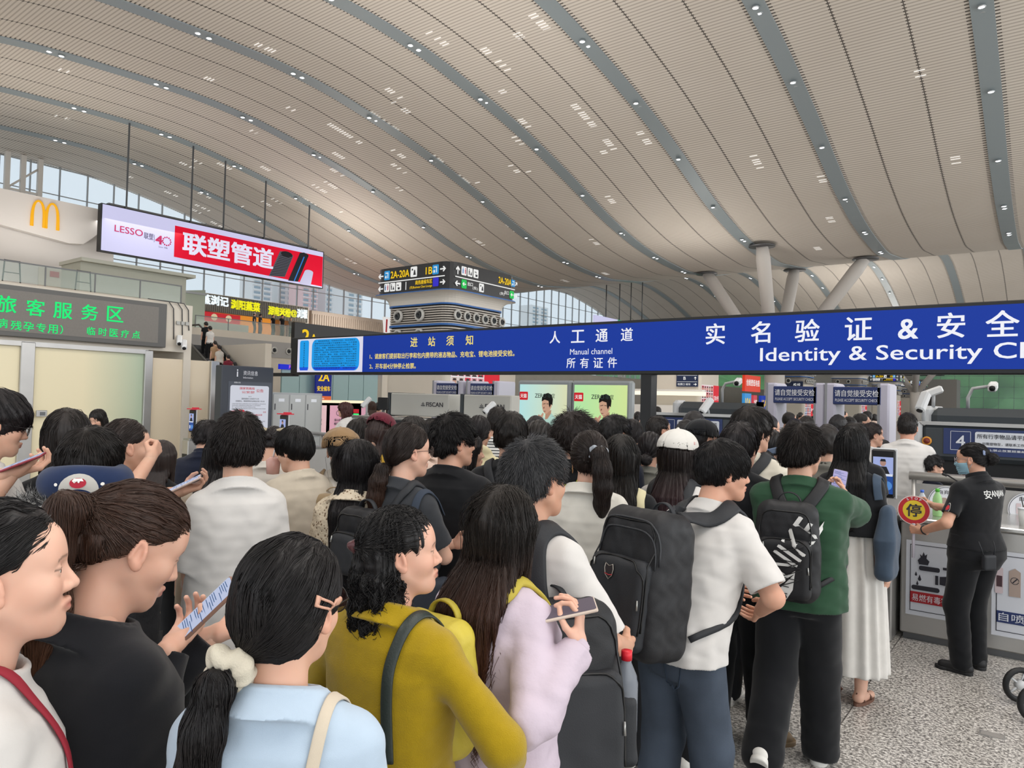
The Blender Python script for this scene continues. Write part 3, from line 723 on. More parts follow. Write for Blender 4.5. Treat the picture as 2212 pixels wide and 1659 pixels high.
            if st not in ('long', 'bob', 'curly'): d = smax(d, pl-q[:, 2], .008)
            if st in ('short', 'crop', 'pony', 'bun'): d = smax(d, -ell(m, (.088, .010, -.014), (.035, .036, .040)), .006)
            if st == 'curly': d = smax(d, -ell(m, (.094, .020, -.025), (.044, .046, .050)), .006)
            return d
        def fn(P):
            q = (P-hc)@Rh; d = capfn(q)
            if st == 'long':
                z = P[:, 2]; L = s.hl; z0 = hc[2]-L; y0 = s.bend([[0, 0, 1.40]])[0, 1]; y1 = s.bend([[0, 0, z0]])[0, 1]; w = p.get('w', .088); of = p.get('off', 0)
                tab = [(z0, w*.55, .022, -.142+y1-of), (z0+.12, w*.95, .034, -.142+y1*.8+y0*.2-of), (1.38, w*1.12, .042, -.118+y0-of), (hc[2]-.08, w*1.0, .058, hc[1]-.052), (hc[2]+.02, .080, .070, hc[1]-.03)]
                if z0 > 1.30: tab = [(z0, w, .03, -.10+y0), (hc[2]-.08, w*1.0, .058, hc[1]-.05), (hc[2]+.02, .080, .070, hc[1]-.03)]
                cu = column(P, tab)
                an = P[:, 0]*60; cu = cu+.003*np.sin(an+2*np.sin(z*7+sd_))+.004*np.sin(P[:, 0]*27+z*5)
                cu = np.maximum(cu, z0+.03*np.abs(np.sin(P[:, 0]*45+sd_))-z); d = smin(d, cu, .035)
            if p['side']:
                m = np.stack([np.abs(q[:, 0]), q[:, 1], q[:, 2]], 1); sl = p.get('sl', .16)
                d = smin(d, cone(m, (.068, .012, .03), (.078, -.005, -sl), .024, .020), .03)
            if st == 'pony':
                for a, b, r1, r2 in zip(tp_[:-1], tp_[1:], tr_[:-1], tr_[1:]): d = smin(d, cone(P, a, b, r1, r2), .018)
                d = d+.003*wob(P*A_(1.5, 1.5, .15), 55, sd_)*(np.linalg.norm(P-tie, axis=1) > .03)
            if st == 'bun': d = smin(d, ell(P, tie+s.Rh@A_(0, -.028, .0), (p.get('br', .042),)*3)+.004*wob(P, 90, sd_), .010)
            if st == 'curly':
                b = ell(q, (0, -.062, -.075), (.094, .072, .110)); b = smin(b, ell(q, (-.01, -.085, -.16), (.098, .055, .075)), .03); b = b+.011*wob(P, 48, sd_)+.007*wob(P, 95, sd_+1)
                d = smin(d, b, .02); d = smax(d, -ell(q, (0, .075, -.11), (.075, .070, .12)), .01)
            if st == 'bob':
                b = ell(q, (0, -.035, -.05), (.092+p['ts']*.5, .085, .10)); b = smax(b, -ell(q, (0, .075, -.08), (.066, .075, .12)), .01); b = np.maximum(b, -.135-q[:, 2]); d = smin(d, b+.004*wob(P, 60, sd_), .02)
            if st in ('short', 'bowl', 'crop'): d = d+p['rough']*(wob(q, 42, sd_)+.6*wob(q, 95, sd_))
            elif st in ('pony', 'bun'):
                v = q-((tie-hc)@Rh); an = np.arctan2(v[:, 0], v[:, 2]); d = d+p['rough']*np.sin(an*26+3*np.sin(an*4))
            else:
                an = np.arctan2(q[:, 0], q[:, 1]+.02); d = d+p['rough']*np.sin(an*30+3*np.sin(an*5+sd_))
            return d
        lo = hc-.17; hi = hc+.17
        if st == 'long': lo = np.minimum(lo, [hc[0]-.17, hc[1]-.40, hc[2]-s.hl-.02])
        if st == 'pony': lo = np.minimum(lo, np.min(tp_, 0)-.06); hi = np.maximum(hi, np.max(tp_, 0)+.06)
        if st in ('curly', 'bob'): lo = lo-A_(0, .03, .13)
        V, F = mesh_sdf(fn, lo, hi, s.L['hair'])
        q = (V-hc)@Rh
        def flow(P):   # combing direction
            q = (P-hc)@Rh
            if st in ('pony', 'bun', 'curly'):
                v = tie-P; dist = np.linalg.norm(v, axis=1); v = v/(dist[:, None]+1e-6)
                if st == 'pony':
                    tail = (P-tie)@(Rh@A_(0, -1, 0)) > .012; tail |= (P[:, 2] < tie[2]-.05) & (np.linalg.norm((P-tie)[:, :2], axis=1) < .09) & (q[:, 1] < -.07)
                    v[tail] = A_(0, 0, -1)
                if st == 'curly': v[q[:, 2] < -.01] = A_(0, 0, -1)
                return v
            if st in ('short', 'crop', 'bowl'):
                w = q-A_(.012, -.055, .10); w[:, 2] *= .5; w = w/(np.linalg.norm(w, axis=1)[:, None]+1e-6); w = w@Rh.T; w[:, 2] -= .5; return w
            v = np.zeros_like(P); v[:, 2] = -1; top = np.clip((q[:, 2]-.03)/.06, 0, 1)
            pr = np.sign(q[:, 0]-p.get('part', 0.01)); w = np.stack([pr*1.0, -.35+0*pr, 0*pr], 1)@Rh.T; v = v+top[:, None]*w*1.2
            return v
        if st in ('pony', 'bun'):
            v = q-((tie-hc)@Rh); an = np.arctan2(v[:, 0], v[:, 2]); at = np.stack([np.cos(an)*5, np.sin(an)*5, q[:, 1]*3], 1)
            low = V[:, 2] < tie[2]-.04; at[low] = np.stack([V[low, 0]*60, V[low, 1]*60, V[low, 2]*2.5], 1)
        elif st in ('short', 'crop', 'bowl'): an = np.arctan2(q[:, 0]-.012, q[:, 1]+.055); at = np.stack([np.cos(an)*5, np.sin(an)*5, q[:, 2]*12], 1)
        else: an = np.arctan2(q[:, 0], q[:, 1]+.02); at = np.stack([np.cos(an)*5, np.sin(an)*5, V[:, 2]*1.6], 1)
        mb = MB(); mb.add(V, F, 0, at)
        N = int(p['n']*s.L['ns'])
        if N:
            w = V[s.rng.integers(0, len(V), N)].astype(np.float32); T = 9; ln = p['len']*(.5+s.rng.random(N)*.9)
            pts = []; nn = []
            q0 = w.copy(); cur = st == 'curly'; ph = s.rng.random(N)*6.28
            for t in range(T):
                d, g = grad(fn, q0, .003); g /= np.linalg.norm(g, axis=1)[:, None]+1e-6
                q0 = q0-np.clip(d, -.01, .01)[:, None]*g; pts.append(q0.copy()); nn.append(g)
                v = flow(q0); v = v-g*(v*g).sum(1)[:, None]; v /= np.linalg.norm(v, axis=1)[:, None]+1e-6
                if cur:
                    b = np.cross(g, v); v = v+b*(np.sin(ph+t*1.6)*(1.1*((q0-hc)@Rh)[:, 2] < -.02).astype(float)*1.3)[:, None]
                v = v+s.rng.normal(0, .06, v.shape); q0 = q0+v*(ln/(T-1))[:, None]
            Pt = np.stack(pts, 1); Nn = np.stack(nn, 1); tt = np.linspace(0, 1, T)
            off = .0012+s.rng.random(N)[:, None]*.0022+p['lift']*(tt**1.6)[None]*(.3+s.rng.random(N)[:, None])
            Pt = Pt+Nn*off[:, :, None]
            r = p['rs']*(.6+.8*s.rng.random(N))[:, None]*np.clip(np.minimum(tt*6+.3, (1-tt)*4+.05), 0, 1)[None]
            fa = s.rng.normal(0, 2.2, (N, 3)).astype(np.float32)
            mb.strands(Pt, r, 3, 0, fa)
        s.hair_fn = fn; s.tie = tie
        return s.put(mb, 'hair', hair_mat('hair_'+s.hairc[1:]+(str(s.tip) if s.tip else ''), s.hairc, s.tip), attr=True)
    # ---- things worn on the head
    def make_cap(s, m, yaw=0, brim=True, soft=0.0, name='cap', mb_mat2=None):
        M = s.Rh@rot('z', yaw); hc = s.hc
        def fn(P):
            q = (P-hc)@M; d = ell(q, (0, -.012, .045), (.099+soft, .121+soft, .095+soft*.6)); d = np.maximum(d, .030-.12*q[:, 1]-q[:, 2])
            inn = ell(q, (0, -.012, .043), (.093+soft, .115+soft, .089+soft*.6)); d = np.maximum(d, -np.maximum(inn, q[:, 2]-.07))
            an = np.arctan2(q[:, 0], q[:, 1]); d = d+.0025*np.exp(-((((an*3/np.pi)+.5) % 1-.5)/.035)**2)
            d = np.minimum(d, ell(q, (0, -.012, .142+soft*.6), (.008, .008, .005)))
            if soft: d = d+.004*wob(q, 45, 1)
            return d
        V, F = mesh_sdf(fn, hc-.18, hc+.2, s.L['hair']); o = s.put(MB().add(V, F), name, m)
        if brim:
            def fb(P):
                q = (P-hc)@M; e = ell(np.stack([q[:, 0], q[:, 1]-.085, q[:, 2]*0], 1), (0, 0, 0), (.088, .088, 1)); z = .022-.9*(q[:, 1]-.1)*.22-3.2*q[:, 0]**2
                return np.maximum(np.maximum(e, np.abs(q[:, 2]-z)-.004), .07-q[:, 1])
            V, F = mesh_sdf(fb, hc-.2, hc+.22, min(s.L['hair'], .005)); s.put(MB().add(V, F), 'brim', mb_mat2 or m, parent=o)
        return o
    def make_glasses(s, m, r=.023, dark=None):
        mb = MB(); T = np.linspace(0, 2*np.pi, 25)
        for g in (-1, 1):
            c = np.array([g*.033, .106, .0]); mb.tube(s.hp(np.stack([c[0]+r*np.cos(T), c[1]-.010*np.cos(T)*g*.6+0*T, c[2]+r*.92*np.sin(T)], 1)), .0014, 6)
            mb.tube(s.hp([(g*(.033+r), .100, .006), (g*.074, .085, .008), (g*.0825, .02, .008), (g*.084, -.015, .004), (g*.080, -.030, -.018)]), .0013, 6)
        mb.tube(s.hp([(-.0105, .108, .004), (0, .1115, .007), (.0105, .108, .004)]), .0014, 6)
        o = s.put(mb, 'glasses', m)
        lens = MB()
        for g in (-1, 1): lens.add(s.hp(np.stack([g*.033+r*np.cos(T[:-1]), .106-.010*np.cos(T[:-1])*g*.6, r*.92*np.sin(T[:-1])], 1)), [list(range(24))])
        s.put(lens, 'lens', dark or mat('clear_lens', '#dfe6ea', rough=.05, alpha=.16), parent=o)
        return o
    def make_mask(s, m):
        fn = s.head_fn
        def f(P):
            q = (P-s.hc)@s.Rh; d = np.abs(fn(P)-.006-np.clip((.11-q[:, 1]), 0, .01)*0)-.0025; d = np.maximum(d, np.maximum(-.108-q[:, 2], q[:, 2]+.022-.25*np.maximum(.045-np.abs(q[:, 0]), 0))); d = np.maximum(d, .012-q[:, 1])
            return d+.0012*np.sin(q[:, 2]*420)*(np.abs(q[:, 0]) < .05)
        V, F = mesh_sdf(f, s.hc-.13, s.hc+.14, s.L['head']); o = s.put(MB().add(V, F), 'face_mask', m)
        mb = MB()
        for g in (-1, 1): mb.tube(onto(fn, s.hp([(g*.063, .03, -.03), (g*.072, .012, -.012), (g*.078, -.005, .015)]), .002)[0], .0012, 5); mb.tube(onto(fn, s.hp([(g*.05, .03, -.09), (g*.066, .0, -.06), (g*.078, -.018, -.03)]), .002)[0], .0012, 5)
        s.put(mb, 'ear_loop', m, parent=o); return o
    def strap_path(s, pts, off=.004, n=26, fn=None):
        """smooth path through pts pulled onto the clothes"""
        pts = np.array(pts, float); t = np.linspace(0, len(pts)-1, n); i = np.clip(t.astype(int), 0, len(pts)-2); f = (t-i)[:, None]
        p0 = pts[np.maximum(i-1, 0)]; p1 = pts[i]; p2 = pts[i+1]; p3 = pts[np.minimum(i+2, len(pts)-1)]
        Q = .5*((2*p1)+(-p0+p2)*f+(2*p0-5*p1+4*p2-p3)*f*f+(-p0+3*p1-3*p2+p3)*f**3)
        Q, N = onto(fn or s.shirt_fn, Q.astype(np.float32), off, 5)
        for _ in range(3): Q[1:-1] = (Q[:-2]+2*Q[1:-1]+Q[2:])/4; N[1:-1] = (N[:-2]+2*N[1:-1]+N[2:])/4
        return Q+N*.002, N/(np.linalg.norm(N, axis=1)[:, None]+1e-6)
    def dress(s, top, bottom=None, shoes=None, tname='shirt', bname='trousers'):
        s.make_body(); s.make_hair(); s.top_fn(); s.make_top(top, tname)
        if bottom is not None: s.make_bottom(bottom, s.bottom, bname)
        if shoes is not None: s.make_shoes(*(shoes if isinstance(shoes, tuple) else (shoes,)))
        return s
# ---------------------------------------------------------------- the hall
def nodes_mat(name, rough=.6, spec=.3):
    m = mat(name, '#ffffff', rough=rough, spec=spec); n = m.node_tree; return m, n, n.links, n.nodes['Principled BSDF']
def mth(n, op, a, b=None, c=None):
    x = n.nodes.new('ShaderNodeMath'); x.operation = op
    for i, q in enumerate((a, b, c)):
        if q is None: continue
        if isinstance(q, (int, float)): x.inputs[i].default_value = q
        else: n.links.new(q, x.inputs[i])
    return x.outputs[0]
def mixc(n, f, a, b):
    x = n.nodes.new('ShaderNodeMixRGB')
    for i, q in enumerate((f, a, b)):
        if isinstance(q, tuple): x.inputs[i].default_value = (*q, 1)
        elif isinstance(q, (int, float)): x.inputs[i].default_value = q
        else: n.links.new(q, x.inputs[i])
    return x.outputs[0]
def objxyz(n):
    t = n.nodes.new('ShaderNodeTexCoord'); s = n.nodes.new('ShaderNodeSeparateXYZ'); n.links.new(t.outputs['Object'], s.inputs[0]); return t.outputs['Object'], s.outputs
X0S = -0.313*S_
# floor: pale speckled granite with dark joints
m, n, L, p = nodes_mat('granite_floor', .28, .45)
co, xyz = objxyz(n)
v1 = n.nodes.new('ShaderNodeTexNoise'); v1.inputs['Scale'].default_value = 62; v1.inputs['Detail'].default_value = 4; v1.inputs['Roughness'].default_value = .7; L.new(co, v1.inputs['Vector'])
v2 = n.nodes.new('ShaderNodeTexVoronoi'); v2.inputs['Scale'].default_value = 75; L.new(co, v2.inputs['Vector'])
r1 = n.nodes.new('ShaderNodeValToRGB'); L.new(v1.outputs['Fac'], r1.inputs[0])
for i, (po, c) in enumerate(((.36, '#3d3b3a'), (.46, '#989590'), (.54, '#c5c1bb'), (.66, '#e4e1dc'))):
    e = r1.color_ramp.elements[i] if i < 2 else r1.color_ramp.elements.new(po); e.position = po; e.color = (*lin(c), 1)
sv = n.nodes.new('ShaderNodeSeparateXYZ'); L.new(v2.outputs['Color'], sv.inputs[0])
c1 = mixc(n, mth(n, 'MULTIPLY', mth(n, 'GREATER_THAN', sv.outputs[0], .80), .6), r1.outputs[0], lin('#4b4846'))
jx = mth(n, 'LESS_THAN', mth(n, 'ABSOLUTE', mth(n, 'SUBTRACT', mth(n, 'FRACT', mth(n, 'DIVIDE', mth(n, 'ADD', xyz[0], .955+60-.6), 1.2)), .5)), .0028)
jy = mth(n, 'LESS_THAN', mth(n, 'ABSOLUTE', mth(n, 'SUBTRACT', mth(n, 'FRACT', mth(n, 'DIVIDE', mth(n, 'ADD', xyz[1], .2+60), 1.2)), .5)), .0022)
L.new(mixc(n, mth(n, 'MULTIPLY', mth(n, 'MAXIMUM', jx, jy), .8), c1, lin('#3a3734')), p.inputs['Base Color'])
FLOOR = m
struct('floor', MB().box((-61.5, -14, -.2), (24, 210, 0)), FLOOR)

# ceiling: a long wave of pale slats, open joints, lit slots of the skylights
PH = np.array([[-13, 11.3], [-8, 11.8], [-3, 12.9], [3, 14.6], [9, 16.0], [12.7, 16.7], [17.8, 17.05], [21.5, 17.2], [25, 17.0], [28.8, 16.4], [32.5, 15.7], [37.5, 14.4], [42.8, 12.75], [47.4, 11.75], [51, 11.35], [55.5, 11.12], [57.5, 11.1]])
def ceil_z(y):
    y = np.asarray(y, float); q = np.mod(y+13, 70.5)-13
    k = np.concatenate([PH[:-1, 0], [57.5]]); z = np.interp(q, k, PH[:, 1]); 
    return z+1.8
_yy = np.arange(-16, 214, .5); _k = np.exp(-np.linspace(-2, 2, 13)**2); _k /= _k.sum()
_zz = np.convolve(np.pad(ceil_z(_yy), 6, mode='edge'), _k, 'valid')
cz = lambda y: np.interp(y, _yy, _zz)
m, n, L, p = nodes_mat('ceiling_slats', .7, .2)
co, xyz = objxyz(n)
cell = mth(n, 'DIVIDE', mth(n, 'SUBTRACT', xyz[0], X0S), S_/3)
dj = mth(n, 'MULTIPLY', mth(n, 'ABSOLUTE', mth(n, 'SUBTRACT', mth(n, 'FRACT', mth(n, 'ADD', cell, .5)), .5)), S_/3)    # metres from the nearest joint
strp = mth(n, 'MULTIPLY', mth(n, 'ABSOLUTE', mth(n, 'SUBTRACT', mth(n, 'FRACT', mth(n, 'ADD', mth(n, 'DIVIDE', cell, 3), .5)), .5)), S_)
PER = .19
sl = mth(n, 'DIVIDE', xyz[1], PER)
fr = mth(n, 'FRACT', sl); gap = mth(n, 'GREATER_THAN', fr, .62)
idx = mth(n, 'FLOOR', sl)
# panels differ slightly, and the odd run of slats is missing where daylight comes down through the skylight
wn = n.nodes.new('ShaderNodeTexWhiteNoise'); wn.noise_dimensions = '2D'; cb = n.nodes.new('ShaderNodeCombineXYZ')
L.new(mth(n, 'FLOOR', mth(n, 'MULTIPLY', cell, 3.5)), cb.inputs[0]); L.new(mth(n, 'FLOOR', mth(n, 'DIVIDE', xyz[1], 1.3)), cb.inputs[1]); L.new(cb.outputs[0], wn.inputs['Vector'])
w2 = n.nodes.new('ShaderNodeTexWhiteNoise'); w2.noise_dimensions = '2D'; cb2 = n.nodes.new('ShaderNodeCombineXYZ')
L.new(mth(n, 'FLOOR', mth(n, 'MULTIPLY', cell, 3.5)), cb2.inputs[0]); L.new(idx, cb2.inputs[1]); L.new(cb2.outputs[0], w2.inputs['Vector'])
band = mth(n, 'ADD', mth(n, 'MULTIPLY', mth(n, 'COMPARE', mth(n, 'ABSOLUTE', mth(n, 'SUBTRACT', mth(n, 'MODULO', mth(n, 'ADD', xyz[1], 70.5), 70.5), 31)), 0.0, 5.5), .055), .010)
lit = mth(n, 'MULTIPLY', mth(n, 'LESS_THAN', wn.outputs['Value'], band), mth(n, 'GREATER_THAN', w2.outputs['Value'], .45))
lit = mth(n, 'MULTIPLY', lit, mth(n, 'LESS_THAN', mth(n, 'ABSOLUTE', mth(n, 'SUBTRACT', mth(n, 'FRACT', mth(n, 'MULTIPLY', cell, 3.5)), .5)), .30))
lit = mth(n, 'MULTIPLY', mth(n, 'MULTIPLY', lit, mth(n, 'GREATER_THAN', fr, .66)), mth(n, 'LESS_THAN', xyz[1], 56))
no = n.nodes.new('ShaderNodeTexNoise'); no.inputs['Scale'].default_value = .35; no.inputs['Detail'].default_value = 3; L.new(co, no.inputs['Vector'])
base = mixc(n, no.outputs['Fac'], lin('#d9d1c7'), lin('#e3dcd3'))
base = mixc(n, mth(n, 'MULTIPLY', gap, .5), base, lin('#958a7d'))
tooth = mth(n, 'MULTIPLY', mth(n, 'LESS_THAN', dj, .075), gap); joint = mth(n, 'MAXIMUM', mth(n, 'LESS_THAN', dj, .022), tooth)
tooth2 = mth(n, 'MULTIPLY', mth(n, 'LESS_THAN', strp, .56), gap)
base = mixc(n, mth(n, 'MULTIPLY', mth(n, 'MAXIMUM', joint, tooth2), .85), base, lin('#3a3531'))
L.new(base, p.inputs['Base Color'])
p.inputs['Emission Color'].default_value = (1, .98, .94, 1); L.new(mth(n, 'MULTIPLY', lit, 1.0), p.inputs['Emission Strength'])
CEIL = m
ys = _yy[::2]; xs = np.array([-62, 20.0]); mb = MB()
V = np.array([[x, y, cz(y)] for y in ys for x in xs]); k = len(ys)
F = np.array([[2*i, 2*i+1, 2*i+3, 2*i+2] for i in range(k-1)])[:, ::-1]; mb.add(V, F)
mb.add(V+[0, 0, .25], F[:, ::-1])
struct('ceiling', mb, CEIL)
STRIP = mat('grey_ceiling_channel', '#98a3a8', rough=.45, metal=.1)
LAMP = glow('downlight_face', '#f4f8ff', 14.0); RING = mat('downlight_ring', '#c9ced2', rough=.3, metal=.6)
for k in range(8):
    x = X0S-k*S_; mb = MB(); V = []; ys2 = np.arange(-14, 209, 1.0)
    for y in ys2: V += [(x-.39, y, cz(y)+.02), (x-.39, y, cz(y)-.06), (x+.39, y, cz(y)-.06), (x+.39, y, cz(y)+.02)]
    F = [[4*i+j, 4*i+j+1, 4*i+j+5, 4*i+j+4] for i in range(len(ys2)-1) for j in range(3)]
    mb.add(V, F, smooth=False); o = mb.build('ceiling_channel', STRIP); o['kind'] = 'structure'; o.name = 'trim_%d' % (k+1)
ordw = ['rightmost', 'second', 'third', 'fourth', 'fifth', 'sixth', 'seventh', 'eighth']
nth = ['nearest', 'second', 'third', 'fourth', 'fifth', 'sixth', 'seventh', 'eighth', 'ninth', 'tenth', 'eleventh', 'twelfth']
proto = None
for k in range(8):
    j = 0
    for w, (ya, yb) in enumerate(((6, 57), (72, 128))):
        j = 0
        for y in np.arange(ya, yb, 5.3):
            yy = y+(k*1.7) % 3; x = X0S-k*S_; P = np.array([x, yy, cz(yy)-.06]); d = P-CAM; zf = d@Fw
            if zf < 1: continue
            u = CXP+F_PX*(d@Rt)/zf; v = CYP-F_PX*(d@Up)/zf
            if not (-10 < u < 2222 and -10 < v < 1659) or (w and k not in (2, 3, 4, 5)): continue
            sd = 'near wave' if w == 0 else 'far wave'
            lb = 'twin downlight on %s grey ceiling strip from right, %s on %s' % (ordw[k].replace('rightmost', 'first'), nth[min(j, 11)], sd)
            j += 1
            if proto is None:
                proto = thing('downlight', lb, 'ceiling light', P, 0, 'twin downlights in the ceiling strips')
                for q in (-.28, .28):
                    MB().lathe([(.15, .0), (.15, -.04), (.115, -.05), (.115, -.01)], (0, q, 0), k=16).build('housing', RING, proto)
                    MB().lathe([(0, -.052), (.06, -.05), (.115, -.03)], (0, q, 0), k=16).build('lamp', LAMP, proto)
            else: dup(proto, P, 0, lb)

# ---- walls, windows, the town outside
CREAM = mat('cream_wall', '#cfc7ba', rough=.75, var=.03, vscale=.6); WHITEP = mat('white_panel', '#e0dcd6', rough=.5, var=.02, vscale=.5)
STEEL = mat('brushed_steel', '#b4b2af', rough=.36, metal=.75, var=.05, vscale=3, bump=(160, .03)); DSTEEL = mat('dark_steel', '#6c6d6f', rough=.4, metal=.7); BLACK = mat('black_paint', '#17181a', rough=.5); MULL = mat('mullion', '#a9adb0', rough=.5)
WIN = mat('window_glass', '#dcecf2', rough=.04, alpha=.14, spec=.5)
BEIGE = mat('beige_fascia', '#a89a8d', rough=.6); GLASSG = mat('railing_glass', '#bcd0cb', rough=.05, alpha=.22, spec=.5); CLOUD = mat('white_cladding', '#d3cfcc', rough=.6)
def win_wall(name, O, X, w, h, dx, dz, ztop=None):
    O = np.array(O, float); X = np.array(X, float); mb = MB(); g = MB(); N = np.cross(X, ZU)
    for i in range(int(w/dx)+1):
        q = O+X*dx*i; t = h if ztop is None else ztop(q)-O[2]; mb.obox(q+ZU*t/2, X, N, ZU, (.035, .10, t/2))
    for j in range(int(h/dz)+1): mb.obox(O+X*w/2+ZU*dz*j, X, N, ZU, (w/2, .06, .03))
    o = struct(name, mb, MULL); g.obox(O+X*w/2+ZU*h/2, X, N, ZU, (w/2, .008, h/2)); g.build('pane', WIN, o); return o
win_wall('window_1', (-61.6, 6, 6.2), YR, 150, 13, 2.0, 2.1)
struct('wall_left', MB().box((-61.8, -14, -.1), (-61.5, 210, 6.2)), CREAM)
win_wall('window_2', (-55.6, 205, 0), XR, 80, 13, 3.0, 2.6)
for y in (18.2, 66, 110):   # lattice steel masts in front of the glass
    t = MB(); hh = cz(y)-6.2
    for dx, dy in ((0, 0), (0, 2.1), (.0, 1.0)): t.obox((-60.6+dx, y+dy, 6.2+hh/2), XR, YR, ZU, (.16, .16, hh/2))
    for i in range(int(hh/2)): t.tube([(-60.6, y, 6.2+2*i), (-60.6, y+2.1, 8.2+2*i)], .08, 6); t.obox((-60.6, y+1.05, 6.2+2*i), XR, YR, ZU, (.08, 1.05, .08))
    o = t.build('lattice_mast', WHITEP); o['kind'] = 'structure'; o.name = 'trim_mast'
# towers beyond the glass
def tower(loc, w, dpt, h, m1, label, nm='tower_block'):
    t = thing(nm, label, 'building', loc, 0, 'towers outside the hall'); MB().box((-dpt/2, -w/2, 0), (dpt/2, w/2, h)).build('wall', m1, t)
    a = MB(); b = MB(); nf = int(h/3.2); cols = max(2, int(w/9))
    for c in range(cols):
        y0 = -w/2+w/cols*(c+.18); y1 = -w/2+w/cols*(c+.82)
        for f in range(nf):
            a.box((dpt/2, y0, f*3.2+1.0), (dpt/2+.1, y1, f*3.2+2.5)); b.box((dpt/2, y0-.6, f*3.2+.0), (dpt/2+1.1, y1+.6, f*3.2+.35))
    o = a.build('window_bands', TWIN, t); b.build('balcony_slabs', TSLAB, t)
TWIN = mat('tower_window', '#8fa9b8', rough=.3); TSLAB = mat('tower_slab', '#eef0f0', rough=.8); TPINK = mat('tower_pink', '#e6c3c4', rough=.8); TWHT = mat('tower_white', '#e3e7e8', rough=.8)
for u, D, w, h, mm, lb in ((545, 450, 14, 92, TWHT, 'white apartment tower under the billboard, leftmost of those outside'), (598, 470, 13, 98, TWHT, 'pale blue-banded apartment tower behind the glass under the billboard'), (648, 455, 12, 100, TPINK, 'pink apartment tower with pale balcony bands behind the glass'),
                          (698, 475, 12, 96, TWHT, 'white tower just right of the pink one outside'), (745, 450, 12, 86, TWHT, 'pale tower with many window bands left of the signed column'), (1148, 640, 26, 100, TWHT, 'grey apartment tower seen right of the signed column'), (478, 520, 22, 80, TWHT, 'distant low white block behind the canopy')):
    P = onD(u, 850, D); tower((P[0], P[1], -14), w, 14, h, mm, lb)
HILL = mat('green_hill', '#56804f', rough=.9, var=.35, vscale=.12); LEAF = mat('light_foliage', '#8fae3c', rough=.8, var=.3, vscale=.6)
gx, gy = np.meshgrid(np.linspace(-150, 60, 90), np.linspace(235, 330, 40), indexing='ij'); hp_ = np.stack([gx, gy, gx*0], -1).reshape(-1, 3)
hp_[:, 2] = np.clip((hp_[:, 1]-235)*.75, 0, 60)*(.85+.2*wob(hp_, .03))+3*wob(hp_, .22)+1.6*wob(hp_, .6, 2)-2
idx_ = np.arange(90*40).reshape(90, 40); F = np.stack([idx_[:-1, :-1], idx_[1:, :-1], idx_[1:, 1:], idx_[:-1, 1:]], -1).reshape(-1, 4)
o = MB().add(hp_, F).build('hillside', HILL); o['kind'] = 'structure'
for i, (u, v, r, lb) in enumerate(((2130, 868, 5.5, 'yellow-green tree crown at the foot of the hill, left of the others'), (2175, 862, 6.5, 'largest bright green tree beyond the end glass'), (2208, 872, 5, 'light green tree at the right edge beyond the glass'), (2085, 878, 4, 'small green tree beside the grey cabin'))):
    P = onD(u, v, 215+9*(i % 2)); r *= .75; t = thing('tree', lb, 'tree', (P[0], P[1], 0), 0, 'trees beyond the end glass')
    V, F = mesh_sdf(lambda q: ell(q, (0, 0, P[2]), (r, r, r*.85))+r*.16*wob(q, .9, i)+r*.08*wob(q, 2.2, i), (-r*1.4, -r*1.4, P[2]-r*1.4), (r*1.4, r*1.4, P[2]+r*1.4), r/9, 1)
    MB().add(V, F).build('crown', LEAF, t); MB().tube([(0, 0, -3), (0, 0, P[2])], .4, 8).build('trunk', mat('bark', '#5b4a38'), t)

# ---- upper terrace on the left
struct('floor_terrace', MB().box((-61.5, -14, 5.6), (-35, 18.4, 6.2)).box((-61.5, 18.4, 5.6), (-47, 60, 6.2)), CREAM)
struct('wall_terrace', MB().box((-47.2, 20.4, 0), (-47, 60, 5.6)).box((-61.5, 18.3, 0), (-35.2, 18.5, 5.6)).box((-35.3, -14, 0), (-35, 18.5, 5.6)), CREAM)
def railing(name, a, b, label, n, parent=None):
    a = np.array(a, float); b = np.array(b, float); L_ = np.linalg.norm(b-a); X = (b-a)/L_; N = np.cross(X, ZU)
    t = thing(name, label, 'railing', a); r = MB()
    for i in range(n):
        g = MB().obox(X*(L_*(i+.5)/n)+ZU*.47, X, N, ZU, (L_/n/2-.03, .008, .42)); g.build('glass_panel', GLASSG, t)
    for i in range(n+1): MB().obox(X*L_*i/n+ZU*.44, X, N, ZU, (.025, .025, .44)).build('post', DSTEEL, t)
    MB().obox(X*L_/2+ZU*.89, X, N, ZU, (L_/2+.02, .03, .025)).build('handrail', DSTEEL, t)
railing('glass_railing', (-35.1, 2, 6.2), (-35.1, 18.2, 6.2), 'glass railing of the terrace below the golden arches', 8)
railing('glass_railing', (-47.1, 25.5, 6.15), (-47.1, 50, 6.15), 'glass railing of the balcony where people lean under the yellow sign', 10)
# restaurant front with golden arches
t = thing('restaurant_front', 'pale wavy-edged shop front with golden arches above the terrace', 'shop front', (-49, 10, 6.2))
wv = [(-8, 4.15), (3.5, 4.15), (4.3, 4.25), (5.2, 4.75), (6.2, 4.78), (7.5, 4.45), (8.4, 4.30), (8.9, 4.5), (9.3, 5.0), (9.8, 5.25), (10.6, 5.25), (10.9, 5.1)]
wv = [(-8, 5.2), (1.6, 5.3), (3.6, 5.2), (4.4, 4.95), (8.0, 4.55), (8.8, 4.65), (9.3, 5.1), (9.7, 5.55), (10.4, 5.7), (10.9, 5.6)]
MB().poly([(10.9, 7.05), (-8, 7.05)]+wv, (.45, 0, 0), YR, ZU, .5).build('fascia', CLOUD, t)
MB().box((-.6, -8, 0), (-.2, 10.7, 6.9)).box((-6, 10.7, 0), (-.2, 10.9, 6.9)).build('wall', CLOUD, t)
f_ = MB()
for i in range(16): f_.box((-.2, 1.2+.32*i-2.5, 0), (-.05, 1.36+.32*i-2.5, 5.4))
